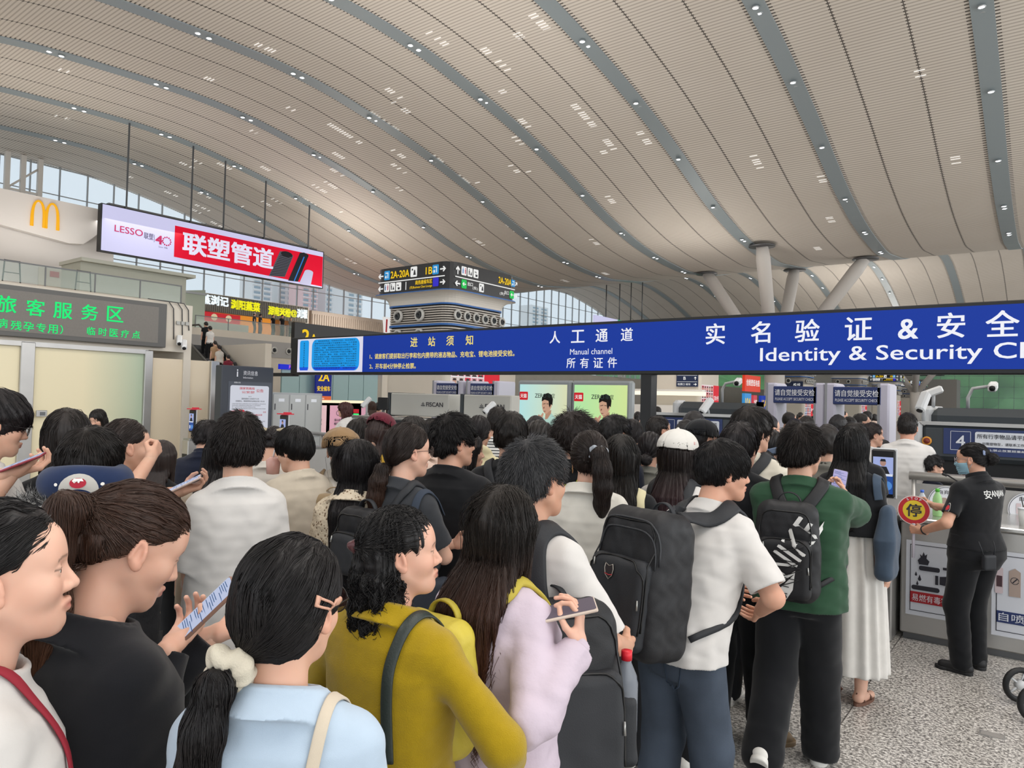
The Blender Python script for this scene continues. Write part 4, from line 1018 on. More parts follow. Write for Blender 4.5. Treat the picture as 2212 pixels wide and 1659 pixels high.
f_.build('fluted_panel', CLOUD, t)
MB().box((-.1, -2.2, 5.0), (.3, 2.3, 5.3)).build('cove_light', glow('warm_cove', '#ffae52', 2.0), t)
ar = []
for g in (-1, 1):
    q = np.linspace(0, 1, 13); ar.append(np.stack([0*q, g*(.07+.90*(.5-.5*np.cos(np.pi*q))), 1.9*np.sin(np.pi*q)**.62 if False else 1.95*np.sqrt(np.clip(1-(2*q-1)**2, 0, 1))**1.0], 1))
M_ = MB()
for g in (-1, 1):
    q = np.linspace(0, np.pi, 17); y = .50+.44*np.cos(q); z = 1.95*np.sin(q)**.55
    P = np.stack([0*q, g*y, z], 1); M_.strip(P, np.tile([[1.0, 0, 0]], (17, 1)), np.interp(np.sin(q), [0, 1], [.24, .13]), .12)
o = M_.build('arches', glow('arch_yellow', '#ffb71c', .95), t); o.location = (.48, 6.62, 5.2); o.scale = (.72, .74, .80); o['label'] = 'golden double arch'
MB().box((-.19, 6.6, 0), (-.1, 8.0, 2.9)).build('door', CREAM, t); MB().box((-.1, 7.2, 2.4), (-.06, 7.7, 2.75)).build('door_sign', mat('sign_red', '#b3333a'), t)
t = thing('terrace_kiosk', 'long grey-green box kiosk on the terrace behind the railing', 'kiosk', (-46, 12.2, 6.2))
MB().box((-.0, 4.5, 0), (2.6, 10.6, 2.7)).build('body', mat('kiosk_grey', '#aeb0a4', rough=.5), t); MB().box((-.1, 4.4, 2.7), (3.0, 11.0, 2.9)).build('roof', mat('kiosk_roof', '#b9bbb0', rough=.5), t)
for i, (y, lb) in enumerate(((9.0, 'folded black barrier standing left on the terrace'), (11.3, 'grey barrier frame behind the terrace glass'), (14.2, 'tilted black barrier frame before the terrace door'))):
    b = MB(); c = np.array([0, 0, 0.])
    for s_ in (-.35, .35): b.tube([(0, s_, 0), (0, s_*.8, 1.15)], .03, 6)
    b.tube([(0, -.3, 1.12), (0, .3, 1.12)], .03, 6); b.tube([(0, -.32, .6), (0, .32, .6)], .02, 6); o = b.build('barrier_frame', BLACK); o.location = (-36.5, y, 6.2); tag(o, lb, 'barrier')

# ---- noodle shop and neighbour over the balcony
t = thing('noodle_shop_front', 'grey ribbed shop fascia with white and yellow glowing Chinese letters over the balcony', 'shop front', (-51, 27, 6.15))
f_ = MB().box((-.4, .4, 1.75), (0, 10.6, 3.05))
for i in range(60): f_.box((0, .45+.17*i, 1.78), (.06, .54+.17*i, 3.02))
f_.build('fascia', mat('ribbed_grey', '#7f7a72', rough=.5), t)
YEL = glow('letter_yellow', '#f7f21a', 1.1); WHT = glow('letter_white', '#eefaff', 1.3)
q = MB(); text(q, '蒸浏记', (.09, 1.0, 2.25), YR, ZU, .72, 2.15, 0, .06); q.build('shop_name', WHT, t)
q = MB(); text(q, '浏阳蒸菜', (.09, 3.4, 2.15), YR, ZU, .72, 2.5, 0, .06); text(q, '湖南米粉', (.09, 6.7, 2.05), YR, ZU, .70, 2.1, 0, .06); text(q, '@', (.09, 8.85, 2.1), YR, ZU, .6, .55, 0, .03); q.build('dish_letters', YEL, t)
q = MB(); text(q, '浏耀', (.09, 9.45, 2.1), YR, ZU, .75, 1.0, 0, .05); q.build('town_letters', WHT, t)
MB().box((-5, .3, 0), (-4.7, 10.6, 3.0)).box((-5, .2, 0), (0, .4, 3.0)).box((-5, 10.4, 0), (0, 10.7, 3.0)).box((-5, .2, 3.0), (0, 10.7, 3.1)).build('walls', CREAM, t)
MB().box((-.5, .5, .0), (-.3, 5.2, 1.0)).build('counter', mat('shop_counter', '#c6cabb'), t)
MB().box((-.7, .5, 1.05), (-.55, 4.6, 1.75)).build('menu_board', glow('menu_red', '#d8313a', .8), t)
q = MB()
for y in (2.4, 3.6): q.poly(circ(y, 1.4, .26), (-.54, 0, 0), YR, ZU)
q.build('dish_pictures', glow('menu_dish', '#ecd9b0', .8), t)
q = MB(); q.box((-4.6, 4.8, .3), (-4.5, 10.2, 2.4)); q.build('lit_interior', glow('shop_orange', '#f29a3c', .9), t)
t = thing('chicken_shop_front', 'beige slatted fascia with orange underglow and white red-striped badge', 'shop front', (-51, 38, 6.15))
f_ = MB().box((-.4, 0, 1.5), (0, 17, 2.9))
for i in range(68): f_.box((0, .05+.25*i, 1.6), (.08, .2+.25*i, 2.6))
f_.build('fascia', BEIGE, t); MB().box((-.3, 0, 1.42), (.1, 17, 1.5)).build('cove_light', glow('warm_cove', '#ffae52', 2.0), t)
MB().box((-4, 0, 0), (-3.8, 17, 3)).build('lit_interior', glow('shop_red', '#d9643a', .8), t)
t2 = MB().poly([(-.75, -.95), (.75, -.95), (1.0, .95), (-1.0, .95)], (0, 0, 0), YR, ZU, .15).build('badge', glow('badge_white', '#f2f0ee', .9), t); t2.location = (.25, 9.0, 2.25)
q = MB()
for g in (-.62, .62): q.poly([(g-.1, -.5), (g+.1, -.5), (g+.14, .75), (g-.06, .75)], (.02, 0, 0), YR, ZU)
q.build('red_stripes', mat('stripe_red', '#c03038'), t2)
t = thing('shop_canopy', 'grey-green slanted canopy box left of the noodle shop', 'canopy', (-49, 24.6, 6.15)); MB().poly([(0, 0), (2.6, 0), (2.6, 3.0), (0, 2.6)], (0, 0, 0), YR, ZU, 3.5).build('body', mat('canopy_green', '#a9b3a4'), t); MB().box((-.1, -.05, 2.6), (.1, 2.65, 2.75)).build('edge', MULL, t)

# ---- billboard on long rods
t = thing('pipe_billboard', 'long hanging lit billboard with red field and pipes, white lettering', 'billboard', (-47.35, 19.35, 10.46))
MB().box((-.5, -.06, -.06), (-.02, 16.95, 2.95)).build('casing', BLACK, t)
LIL = glow('screen_lilac', '#d3d2f5', 1.0); RED = glow('screen_red', '#e5022f', .95)
MB().poly([(0, 0), (16.85, 0), (16.85, 2.89), (0, 2.89)], (0, 0, 0), YR, ZU).build('screen', LIL, t)
MB().poly([(4.6, .38), (16.82, .1), (16.82, 2.52), (4.6, 2.50)], (.02, 0, 0), YR, ZU).build('red_field', RED, t)
q = MB(); text(q, '联塑管道', (.04, 5.2, .75), YR, ZU, 1.45, 7.0, 0, .045); q.build('headline', glow('screen_white', '#eceaff', 1.0), t)
q = MB(); text(q, 'LESSO', (.03, .75, 1.32), YR, ZU, .42, 1.75, 0, .012); text(q, '4', (.03, 3.35, 1.05), YR, ZU, .55, .42, 0, .05); 
for i in range(12): q.poly(circ(4.08+.27*math.cos(i*math.pi/6), 1.32+.27*math.sin(i*math.pi/6), .055, 8), (.03, 0, 0), YR, ZU)
q.build('logo_letters', glow('logo_magenta', '#c2185b', .9), t)
q = MB(); text(q, '联塑', (.03, 2.55, 1.25), YR, ZU, .45, .62, 0, .01) if False else text(q, '联塑', (.03, 2.58, 1.22), YR, ZU, .42, .6, 0, .01); q.box((.02, 3.24, 1.1), (.03, 3.26, 1.6)); text(q, 'Since 1986', (.03, 3.55, .82), YR, ZU, .10, .6, 0, .0); q.build('logo_small_letters', glow('logo_grey', '#4a3e60', .8), t)
q = MB(); q.poly([(11.9, .2), (13.3, .35), (14.0, 2.1), (13.5, 2.35), (12.8, 2.25)], (.03, 0, 0), YR, ZU, 0); pp = q.build('corrugated_pipe', glow('pipe_grey', '#5d5e68', .8), t)
q = MB()
for i in range(14): a = i/14; q.poly([(12.0+.95*a, .3+1.9*a), (13.3+.65*a, .42+1.65*a), (13.3+.65*a, .47+1.65*a), (12.0+.95*a, .35+1.9*a)], (.035, 0, 0), YR, ZU)
q.poly(circ(13.4, 2.12, .52, 20, .22), (.036, 0, 0), YR, ZU); q.build('pipe_ribs', glow('pipe_dark', '#25252c', .6), t)
q = MB().poly([(13.6, .1), (14.5, .15), (15.4, 2.3), (15.0, 2.55), (14.6, 2.45)], (.037, 0, 0), YR, ZU).poly(circ(15.0, 2.35, .42, 20, .17), (.04, 0, 0), YR, ZU); q.build('black_pipe', glow('pipe_dark', '#25252c', .6), t)
q = MB().poly([(14.1, .15), (14.2, .15), (15.05, 2.2), (14.95, 2.2)], (.042, 0, 0), YR, ZU); q.build('blue_line', glow('pipe_blue', '#2f7fd6', .9), t)
q = MB().poly([(14.6, .02), (15.7, .02), (15.9, 1.05), (15.5, 1.25), (15.1, 1.1)], (.045, 0, 0), YR, ZU).poly(circ(15.5, 1.08, .4, 18, .16), (.047, 0, 0), YR, ZU); q.build('white_pipe', glow('pipe_white', '#c9c8e4', .9), t)
for i, y in enumerate((20.77, 25.04, 27.45, 30.76, 34.73)):
    zt = cz(y)-.05; MB().obox((0, y-19.35, (2.9+zt-10.46)/2), XR, YR, ZU, (.042, .042, (zt-10.46-2.9)/2)).build('rod', mat('rod_grey', '#55585c', rough=.5), t)
MB().box((-.45, .4, 2.95), (-.1, 16.3, 3.08)).build('catwalk', DSTEEL, t)

# ---- escalator
t = thing('escalator', 'steep escalator with black balustrades carrying people up to the balcony', 'escalator', (-34.6, 19.0, 0))
sl = math.tan(R_(30.5)); zx = lambda x: 4.15-(x+.93)*sl    # step line, x from the base
for g, nm in ((-.75, 'left'), (.75, 'right')):
    pts = [(-1.0, zx(-1.0)-.1), (10, zx(10)-.1), (10, zx(10)+.75), (-1.0, zx(-1.0)+.75)]
    MB().poly(pts, (0, g, 0), XR, ZU, .05).build('balustrade', mat('dark_glass', '#1f2422', rough=.08, spec=.6), t)
    MB().tube([(-2.4, g, zx(-1.5)+.85), (-1.5, g, zx(-1.5)+.85), (11, g, zx(11)+.85)], .05, 8).build('handrail', mat('grey_rubber', '#4b4a48', rough=.5), t)
MB().poly([(-1.5, zx(-1.5)-1.25), (10.6, zx(10.6)-1.25), (10.6, zx(10.6)-.1), (-1.5, zx(-1.5)-.1)], (0, -.82, 0), XR, ZU, .06).build('side_cladding', mat('escalator_cream', '#cfc8b8', rough=.4), t)
MB().poly([(-1.5, zx(-1.5)-1.75), (10.6, zx(10.6)-1.75), (10.6, zx(10.6)-1.35), (-1.5, zx(-1.5)-1.35)], (0, -.7, 0), XR, ZU, .06).build('truss', BLACK, t)
s_ = MB()
for i in range(26): x = -1+.4*i; s_.box((x, -.7, zx(x)-.35), (x+.4, .7, zx(x)-.0))
s_.build('steps', DSTEEL, t)

# ---- wall nozzles, small fittings under the balcony
NOZ = mat('nozzle_grey', '#c3c2bd', rough=.4); NIN = mat('nozzle_dark', '#3a3d3f', rough=.6); BAND = mat('nozzle_band', '#9d9b98', rough=.5)
struct('trim_band', MB().box((-47, 24, 4.5), (-46.92, 60, 5.7)), BAND)
nz = None
def nozzle(P, ax, r, label, group):
    global nz
    t = thing('air_nozzle', label, 'air nozzle', P, 0, group); ax = np.asarray(ax, float)
    MB().lathe([(r*.85, 0), (r, .02), (r, r*.35), (r*.80, r*.55), (r*.66, r*.45), (r*.60, r*.1)], (0, 0, 0), ax, 24).build('ring', NOZ, t); MB().lathe([(r*.60, r*.1), (r*.45, r*.6), (r*.36, r*.62), (r*.30, r*.2), (0, .15*r)], (0, 0, 0), ax-np.array([0, 0, .18]), 20).build('throat', NIN, t)
for i, y in enumerate((29.1, 30.36, 31.62, 32.9)): nozzle((-46.92, y, 5.05), XR, .26, 'round air nozzle in the wall under the balcony, %s from the left' % nth[i].replace('nearest', 'first'), 'nozzles under the balcony')
# ---------------------------------------------------------------- signed columns
def rr_loop(a, r, n=6): return np.array(rrect(-a, -a, a, a, r, n))
def loft(mb, secs, mat_=0, caps=True):
    """secs: (half size, corner radius, z)"""
    k = None; V = []
    for a, r, z in secs:
        q = rr_loop(a, r); k = len(q); V.append(np.column_stack([q, np.full(k, z)]))
    V = np.concatenate(V); F = [[i*k+j, i*k+(j+1) % k, (i+1)*k+(j+1) % k, (i+1)*k+j] for i in range(len(secs)-1) for j in range(k)]
    if caps: F += [list(range(k))[::-1], [(len(secs)-1)*k+j for j in range(k)]]
    return mb.add(V, F, mat_, smooth=False)
def arrow(mb, x, y, s, d, O, X, Y, mat_=0):
    c, n = math.cos(R_(d)), math.sin(R_(d)); P = [(-.5, -.09), (.12, -.09), (-.06, -.30), (.14, -.36), (.5, 0), (.14, .36), (-.06, .30), (.12, .09), (-.5, .09)]
    mb.poly([(x+s*(c*a-n*b), y+s*(n*a+c*b)) for a, b in P], O, X, Y, 0, mat_)
SBLK = mat('sign_black', '#1b1a1c', rough=.35); SW = glow('sign_white', '#f4f4f2', .95); SY = glow('sign_yellow', '#ffd21f', .95); SB = glow('sign_blue', '#2d9be0', .85); SG = glow('sign_green', '#22cf5a', .85); SV = glow('sign_violet', '#3a33d6', .8)
SINK = mat('sign_ink', '#2b2a33', rough=.5); BLUET = mat('blue_trim', '#2c63a8', rough=.4); SLAT = mat('column_slat', '#bdb6ae', rough=.5); SLATD = mat('slat_gap', '#2b2724', rough=.8); FLARE = mat('column_flare', '#cdc8c0', rough=.55)
def icon(w_, k_, x, y, s, O, X, Y, m_=0, pic=''):
    w_.poly(rrect(x, y, x+s, y+s*1.12, s*.12, 3), O, X, Y, 0, m_); O2 = np.asarray(O)+np.cross(X, Y)*.012
    def man(cx, mt):
        k_.poly(circ(cx, y+s*.88, s*.08, 10), O2, X, Y, 0, mt); k_.poly([(cx-s*.1, y+s*.76), (cx+s*.1, y+s*.76), (cx+s*.08, y+s*.2), (cx-s*.08, y+s*.2)], O2, X, Y, 0, mt)
    if pic == 'wc': man(x+s*.27, 1); man(x+s*.73, 2)
    elif pic == 'baby': man(x+s*.3, 0); k_.poly([(x+s*.5, y+s*.2), (x+s*.85, y+s*.2), (x+s*.7, y+s*.7)], O2, X, Y)
    elif pic == 'tap': k_.box  # tap and cup
    if pic == 'tap': k_.poly([(x+s*.2, y+s*.8), (x+s*.55, y+s*.8), (x+s*.55, y+s*.6), (x+s*.45, y+s*.6), (x+s*.45, y+s*.7), (x+s*.2, y+s*.7)], O2, X, Y); k_.poly([(x+s*.4, y+s*.15), (x+s*.75, y+s*.15), (x+s*.8, y+s*.45), (x+s*.35, y+s*.45)], O2, X, Y)
    elif pic == 'gate': k_.poly([(x+s*.25, y+s*.9), (x+s*.75, y+s*.9), (x+s*.75, y+s*.2), (x+s*.62, y+s*.2), (x+s*.62, y+s*.78), (x+s*.25, y+s*.78)], O2, X, Y, 0, 3); k_.poly([(x+s*.2, y+s*.2), (x+s*.45, y+s*.2), (x+s*.45, y+s*.5), (x+s*.2, y+s*.5)], O2, X, Y, 0, 3)
    elif pic == 'exit': arrow(k_, x+s*.5, y+s*.55, s*.7, 180, O2, X, Y, 3)
    elif pic == 'kids': k_.poly([(x+s*.2, y+s*.7), (x+s*.4, y+s*.7), (x+s*.4, y+s*.9), (x+s*.2, y+s*.9)], O2, X, Y); k_.poly([(x+s*.45, y+s*.2), (x+s*.85, y+s*.2), (x+s*.72, y+s*.75), (x+s*.58, y+s*.75)], O2, X, Y)
def nozzle_part(t, P, ax, r):
    P = np.array(P); ax = np.asarray(ax, float)
    o = MB().lathe([(r*.85, 0), (r, .02), (r, r*.35), (r*.80, r*.55), (r*.66, r*.45), (r*.60, r*.1)], P, ax, 20).build('air_nozzle', NOZ, t); MB().lathe([(r*.60, r*.1), (r*.45, r*.6), (r*.36, r*.62), (r*.30, r*.2), (0, .15*r)], P, ax-np.array([0, 0, .18]), 16).build('throat', NIN, o)
def column_thing(P, label, near=False):
    t = thing('signed_column', label, 'column', P, 0, 'columns down the hall')
    loft(MB(), [(1.72, .3, 0), (1.72, .3, 3.9)]).build('shaft', CREAM, t)
    mb = MB(); loft(mb, [(1.70, .5, 3.88), (1.70, .5, 5.42)], 1)
    z = 3.92
    while z < 5.38:
        if not 4.57 < z+.03 < 4.68: loft(mb, [(1.76, .52, z), (1.76, .52, z+.048)], 0)
        z += .092
    mb.build('slat_band', [SLAT, SLATD], t)
    loft(MB(), [(1.79, .55, 4.59), (1.79, .55, 4.67)]).build('blue_trim', BLUET, t); loft(MB(), [(1.80, .55, 5.40), (1.80, .55, 5.46)]).build('blue_trim', BLUET, t)
    loft(MB(), [(1.80-.0+.42*(1-math.cos(a))**1.1 if True else 0, .55, 5.46+.40*math.sin(a)) for a in np.linspace(0, math.pi/2, 8)]).build('flared_head', FLARE, t); loft(MB(), [(2.22, .6, 5.86), (2.22, .6, 5.90)]).build('blue_trim', BLUET, t)
    loft(MB(), [(2.1, .55, 5.90), (2.1, .55, 6.95)]).build('sign_box', SBLK, t)
    w, k, y, b, g = MB(), MB(), MB(), MB(), MB()
    for O, X in (((-2.1, -2.115, 5.9), XR), ((2.115, -2.1, 5.9), YR)):
        O = np.array(O)
        if X is XR:
            arrow(w, .42, .75, .3, 180, O, X, ZU); icon(b, k, .62, .58, .33, O, X, ZU, 0, 'gate'); text(y, '2A-20A', O+X*1.0+ZU*.62, X, ZU, .28, 1.05, 0, .02); icon(w, k, 2.12, .58, .36, O, X, ZU, 0, 'kids')
            text(y, '1B', O+X*2.95+ZU*.62, X, ZU, .27, .34, 0, .02); icon(b, k, 3.3, .58, .33, O, X, ZU, 0, 'gate'); arrow(w, 3.85, .76, .3, 0, O, X, ZU)
            w.poly([(.28, .47), (3.95, .47), (3.95, .51), (.28, .51)], O, X, ZU)
            arrow(w, .42, .24, .3, 180, O, X, ZU); icon(w, k, .64, .1, .3, O, X, ZU, 0, 'wc'); icon(w, k, .98, .1, .3, O, X, ZU, 0, 'baby'); icon(w, k, 1.32, .1, .3, O, X, ZU, 0, 'tap'); w.poly([(1.86, .1), (1.9, .1), (1.9, .42), (1.86, .42)], O, X, ZU)
            text(y, '商务座候车区', O+X*2.4+ZU*.26, X, ZU, .17, .9, 0, .02); text(y, '(东)Business Class Lounge', O+X*2.1+ZU*.1, X, ZU, .13, 1.2, 0, .01); icon(g, k, 3.34, .12, .3, O, X, ZU, 1, ''); arrow(w, 3.85, .26, .28, 0, O, X, ZU)
        else:
            arrow(w, .42, .75, .32, 90, O, X, ZU); icon(w, k, .62, .60, .3, O, X, ZU, 0, 'wc'); icon(w, k, .97, .60, .3, O, X, ZU, 0, 'baby'); icon(w, k, 1.32, .60, .3, O, X, ZU, 0, 'tap')
            text(y, '2A-20A', O+X*2.9+ZU*.62, X, ZU, .26, .85, 0, .02); icon(b, k, 3.8, .6, .28, O, X, ZU, 0, 'gate') if False else icon(b, k, 3.62+.12, .6, .26, O, X, ZU, 0, 'gate'); arrow(w, 4.08, .74, .22, 45, O, X, ZU)
            w.poly([(.28, .47), (4.0, .47), (4.0, .51), (.28, .51)], O, X, ZU)
            arrow(w, .42, .24, .3, 180, O, X, ZU); icon(g, k, .64, .1, .3, O, X, ZU, 0, 'exit'); text(w, '出口', O+X*1.0+ZU*.24, X, ZU, .15, .3, 0, .02); text(w, '(东)', O+X*1.3+ZU*.12, X, ZU, .14, .3, 0, .02); icon(w, k, 1.68, .1, .3, O, X, ZU, 0, 'kids')
            text(w, '(东)', O+X*3.0+ZU*.14, X, ZU, .14, .3, 0, .02); text(w, '出口', O+X*3.3+ZU*.22, X, ZU, .15, .3, 0, .02); icon(g, k, 3.66, .1, .28, O, X, ZU, 0, 'exit'); arrow(w, 4.06, .24, .26, 0, O, X, ZU)
    w.build('white_symbols', SW, t); y.build('yellow_lettering', SY, t); b.build('blue_tiles', SB, t); g.build('colour_tiles', [SG, SV], t); k.build('pictograms', [SINK, mat('pic_blue', '#2d6fc0'), mat('pic_red', '#c0305a'), SW], t)
    for x in (-.9, .3, ):
        for z in (5.02, 4.24): nozzle_part(t, (x, -1.78, z), -YR, .25)
    for i in range(6):
        for z in (5.0, 4.22): nozzle_part(t, (1.78, -1.30+.55*i, z), XR, .20)
    # red and white poster on the side of the shaft
    O = np.array([1.735, -1.5, .9]); w, r, f, hx = MB(), MB(), MB(), MB()
    w.poly([(0, 0), (3.0, 0), (3.0, 2.2), (0, 2.2)], O, YR, ZU); r.poly([(2.0, 0), (3.0, 0), (3.0, 2.2), (2.0, 2.2)], O+XR*.006, YR, ZU)
    rg = np.random.default_rng(5); cols = 5
    for i in range(cols):
        for j in range(5):
            x, z = .04+.39*i, .04+.43*j; c = rg.integers(0, 4); f.poly([(x, z), (x+.35, z), (x+.35, z+.38), (x, z+.38)], O+XR*.005, YR, ZU, 0, c); f.poly(circ(x+.17, z+.19, .10, 12, .13), O+XR*.009, YR, ZU, 0, 4); f.poly([(x+.06, z+.25), (x+.28, z+.25), (x+.25, z+.34), (x+.09, z+.34)], O+XR*.012, YR, ZU, 0, 5); f.poly([(x+.02, z), (x+.32, z), (x+.25, z+.08), (x+.09, z+.08)], O+XR*.008, YR, ZU, 0, 5)
    text(hx, '三百六十行', O+XR*.012+YR*2.08+ZU*1.2, YR, ZU, .3, .88, 0, .04); text(hx, '每一行', O+XR*.012+YR*2.1+ZU*.5, YR, ZU, .32, .84, 0, .04)
    w.build('poster', glow('poster_white', '#f6eef0', .85), t); r.build('poster_red', glow('poster_red', '#e5182f', .85), t); hx.build('poster_lettering', glow('poster_letter', '#fdf0f0', .9), t)
    f.build('poster_portraits', [glow('pc1', '#f2a9b4', .7), glow('pc2', '#e0455a', .8), glow('pc3', '#7db7e8', .7), glow('pc4', '#e8d5cc', .7), glow('pc_skin', '#d9a48c', .7), mat('pc_dark', '#3a2526')], t)
    # lower blue direction board on the near face
    q = MB().box((.1, -1.80, 2.95), (1.6, -1.73, 4.2)); q.build('direction_board', mat('board_navy', '#1c2a4a', rough=.4), t)
    q = MB(); text(q, 'A2 A3', (.75, -1.81, 3.78), XR, ZU, .22, .6, 0, .02); text(q, 'B', (.6, -1.81, 3.4), XR, ZU, .2, .16, 0, .02); arrow(q, 1.42, 3.5, .22, 90, (0, -1.81, 0), XR, ZU); arrow(q, 1.42, 3.1, .22, 0, (0, -1.81, 0), XR, ZU); q.poly([(.15, 3.68), (1.55, 3.68), (1.55, 3.70), (.15, 3.70)], (0, -1.81, 0), XR, ZU); q.poly([(.15, 3.26), (1.55, 3.26), (1.55, 3.28), (.15, 3.28)], (0, -1.81, 0), XR, ZU); text(q, '检票口 候车', (.2, -1.81, 3.03), XR, ZU, .15, .9, 0, .01); q.build('board_lettering', SW, t)
    return t
C0 = np.array([-20.1, 21.65, 0])
col0 = column_thing(C0, 'nearest square column with black direction sign and slatted band above the blue board')
for c in [c for c in col0.children if c.name.startswith('direction_board') or c.name.startswith('board_lettering')]: c.location = (0, 0, -.0)
for i, y in enumerate((43.8, 68.1, 92.4, 116.7, 141.0, 165.3)):
    dup(col0, (C0[0], y+2.15, 0), 0, 'square column with lit sign bands, %s in the row behind the nearest one' % ('first', 'second', 'third', 'fourth', 'fifth', 'last')[i])
for ch in [c for c in col0.children if c.name.startswith(('direction_board', 'board_lettering'))]: bpy.data.objects.remove(ch)   # the nearest column has no low board
# ---- steel tree carrying the roof's low edge
t = thing('roof_tree', 'four-armed white steel tree holding the low edge of the roof', 'column', (-17.4, 56.5, 0)); TREE = mat('tree_white', '#cbc6c1', rough=.5)
MB().tube([(0, 0, 0), (0, 0, 4.6)], .75, 20).build('trunk', TREE, t)
for q in ((.9, -6.3, 13.0), (-6.2, 1.2, 13.0), (-.3, 5.9, 13.0), (6.2, .8, 13.0)):
    q = np.array(q); b = np.array([0, 0, 4.2]); q[2] = cz(56.5+q[1])-.1; b = b+(q-b)*.03
    m_ = MB().tube([b, b+(q-b)*.9, b+(q-b)*.995], [.42, .50, .40], 18); a = m_.build('arm', TREE, t); MB().lathe([(0, 0), (.9, .0), (.9, .08), (0, .1)], q-np.array([0, 0, .12]), k=18).build('cap_plate', DSTEEL, a)
dup(t, (-17.4, 127, 0), 0, 'second steel tree far down the hall under the blue board')
# ---- the big blue board over the lanes
t = thing('entrance_board', 'long blue lit board over the security lanes reading Identity and Security Check', 'sign board', (-12.62, 9.0, 2.22))
MB().box((-.12, .0, -.02), (15, .22, .75), 0, .01).build('casing', BLACK, t)
BLU = glow('board_blue', '#0d3aa9', .82); BW = glow('board_white', '#f2f3fb', 1.0); BY = glow('board_yellow', '#f5df77', 1.0)
MB().poly([(.12, .03), (15, .03), (15, .71), (.12, .71)], (0, -.004, 0), XR, ZU).build('blue_screen', BLU, t)
q = MB(); q.poly([(.12, .03), (2.15, .03), (2.15, .71), (.12, .71)], (0, -.008, 0), XR, ZU); q.build('notice_screen', glow('notice_white', '#e4e2f4', .95), t)
q = MB(); q.poly(rrect(.2, .07, .5, .68, .05, 4), (0, -.012, 0), XR, ZU, 0, 0); q.poly(rrect(.6, .06, 2.06, .69, .14, 6), (0, -.012, 0), XR, ZU, 0, 0); q.poly([(.22, .065), (.48, .065), (.495, .13), (.205, .13)], (0, -.014, 0), XR, ZU, 0, 1); q.poly([(.75, .062), (1.92, .062), (2.03, .13), (.63, .13)], (0, -.014, 0), XR, ZU, 0, 1); q.build('notice_panels', [glow('notice_cyan', '#12a0f2', .95), glow('notice_blue', '#1158e8', .95)], t)
q = MB(); rows = ['三、限制携带物品；包装密封完好、标志清晰且', '酒精体积百分含量大于或者等于24%、小于或者', '等于70%的酒类饮品累计不超过3000毫升；香水', '花露水、喷雾、凝胶等含易燃成分的非自喷压力', '容器日用品，单体容器容积不超过100毫升，每种', '限带1件；指甲油、去光剂累计不超过50毫升；冷', '烫精、染发剂、摩丝、发胶、杀虫剂、空气清新', '剂等自喷压力容器，单体容器容积不超过150毫升', '每种限带1件，累计不超过600毫升；安全火柴不', '超过2小盒，普通打火机不超过2个；标志清晰的', '充电宝、锂电池，单块额定能量不超过100Wh，', '含有锂电池的电动轮椅除外；法律、行政法规、', '规章规定的其他限制携带、运输的物品。']
for i, r in enumerate(rows): text(q, r, (.68, -.016, .635-.045*i), XR, ZU, .030, 1.3 if i else 1.25, 0, .01)
for i, c in enumerate('禁限物品和危险物品目录'): text(q, c, (.35, -.016, .60-.048*i), XR, ZU, .036, None, 0, .01, 'c')
q.build('notice_lettering', mat('notice_ink', '#04123f'), t)
q = MB(); text(q, '进站须知', (3.52, -.012, .475), XR, ZU, .165, None, 0, .02, gap=.435)
for b_, x, z, w, h in (('1、请旅客们提前取出行李和包内携带的液态物品、充电宝、锂电池接受安检。', 2.36, .27, 3.42, .10), ('2、开车前4分钟停止检票。', 2.36, .085, 1.22, .10)): text(q, b_, (x, -.012, z), XR, ZU, h, w, 0, .022)
q.build('yellow_lettering', BY, t)
q = MB(); text(q, '人工通道', (6.55, -.012, .455), XR, ZU, .185, None, 0, .018, gap=.41); text(q, 'Manual channel', (6.83, -.012, .275), XR, ZU, .085, .72, 0, .006); text(q, '所有证件', (6.85, -.012, .075), XR, ZU, .15, None, 0, .012, gap=.235)
for c, x in zip('实名验证&安全检查', (9.08, 9.67, 10.23, 10.80, 11.31, 11.72, 12.18, 12.70, 13.2)): text(q, c, (x, -.012, .375), XR, ZU, .27 if c != '&' else .22, None, 0, .018, 'c')
text(q, 'Identity & Security Check', (9.67, -.012, .09), XR, ZU, .22, 3.25, 0, .012); q.build('white_lettering', BW, t)
for x in (-2.05, 8.0):
    MB().box((x, .02, -2.2), (x+.16, .2, -.0)).build('post', BLACK, t)
MB().box((-2.1, .05, -.05), (-.1, .2, .02)).build('beam', BLACK, t)
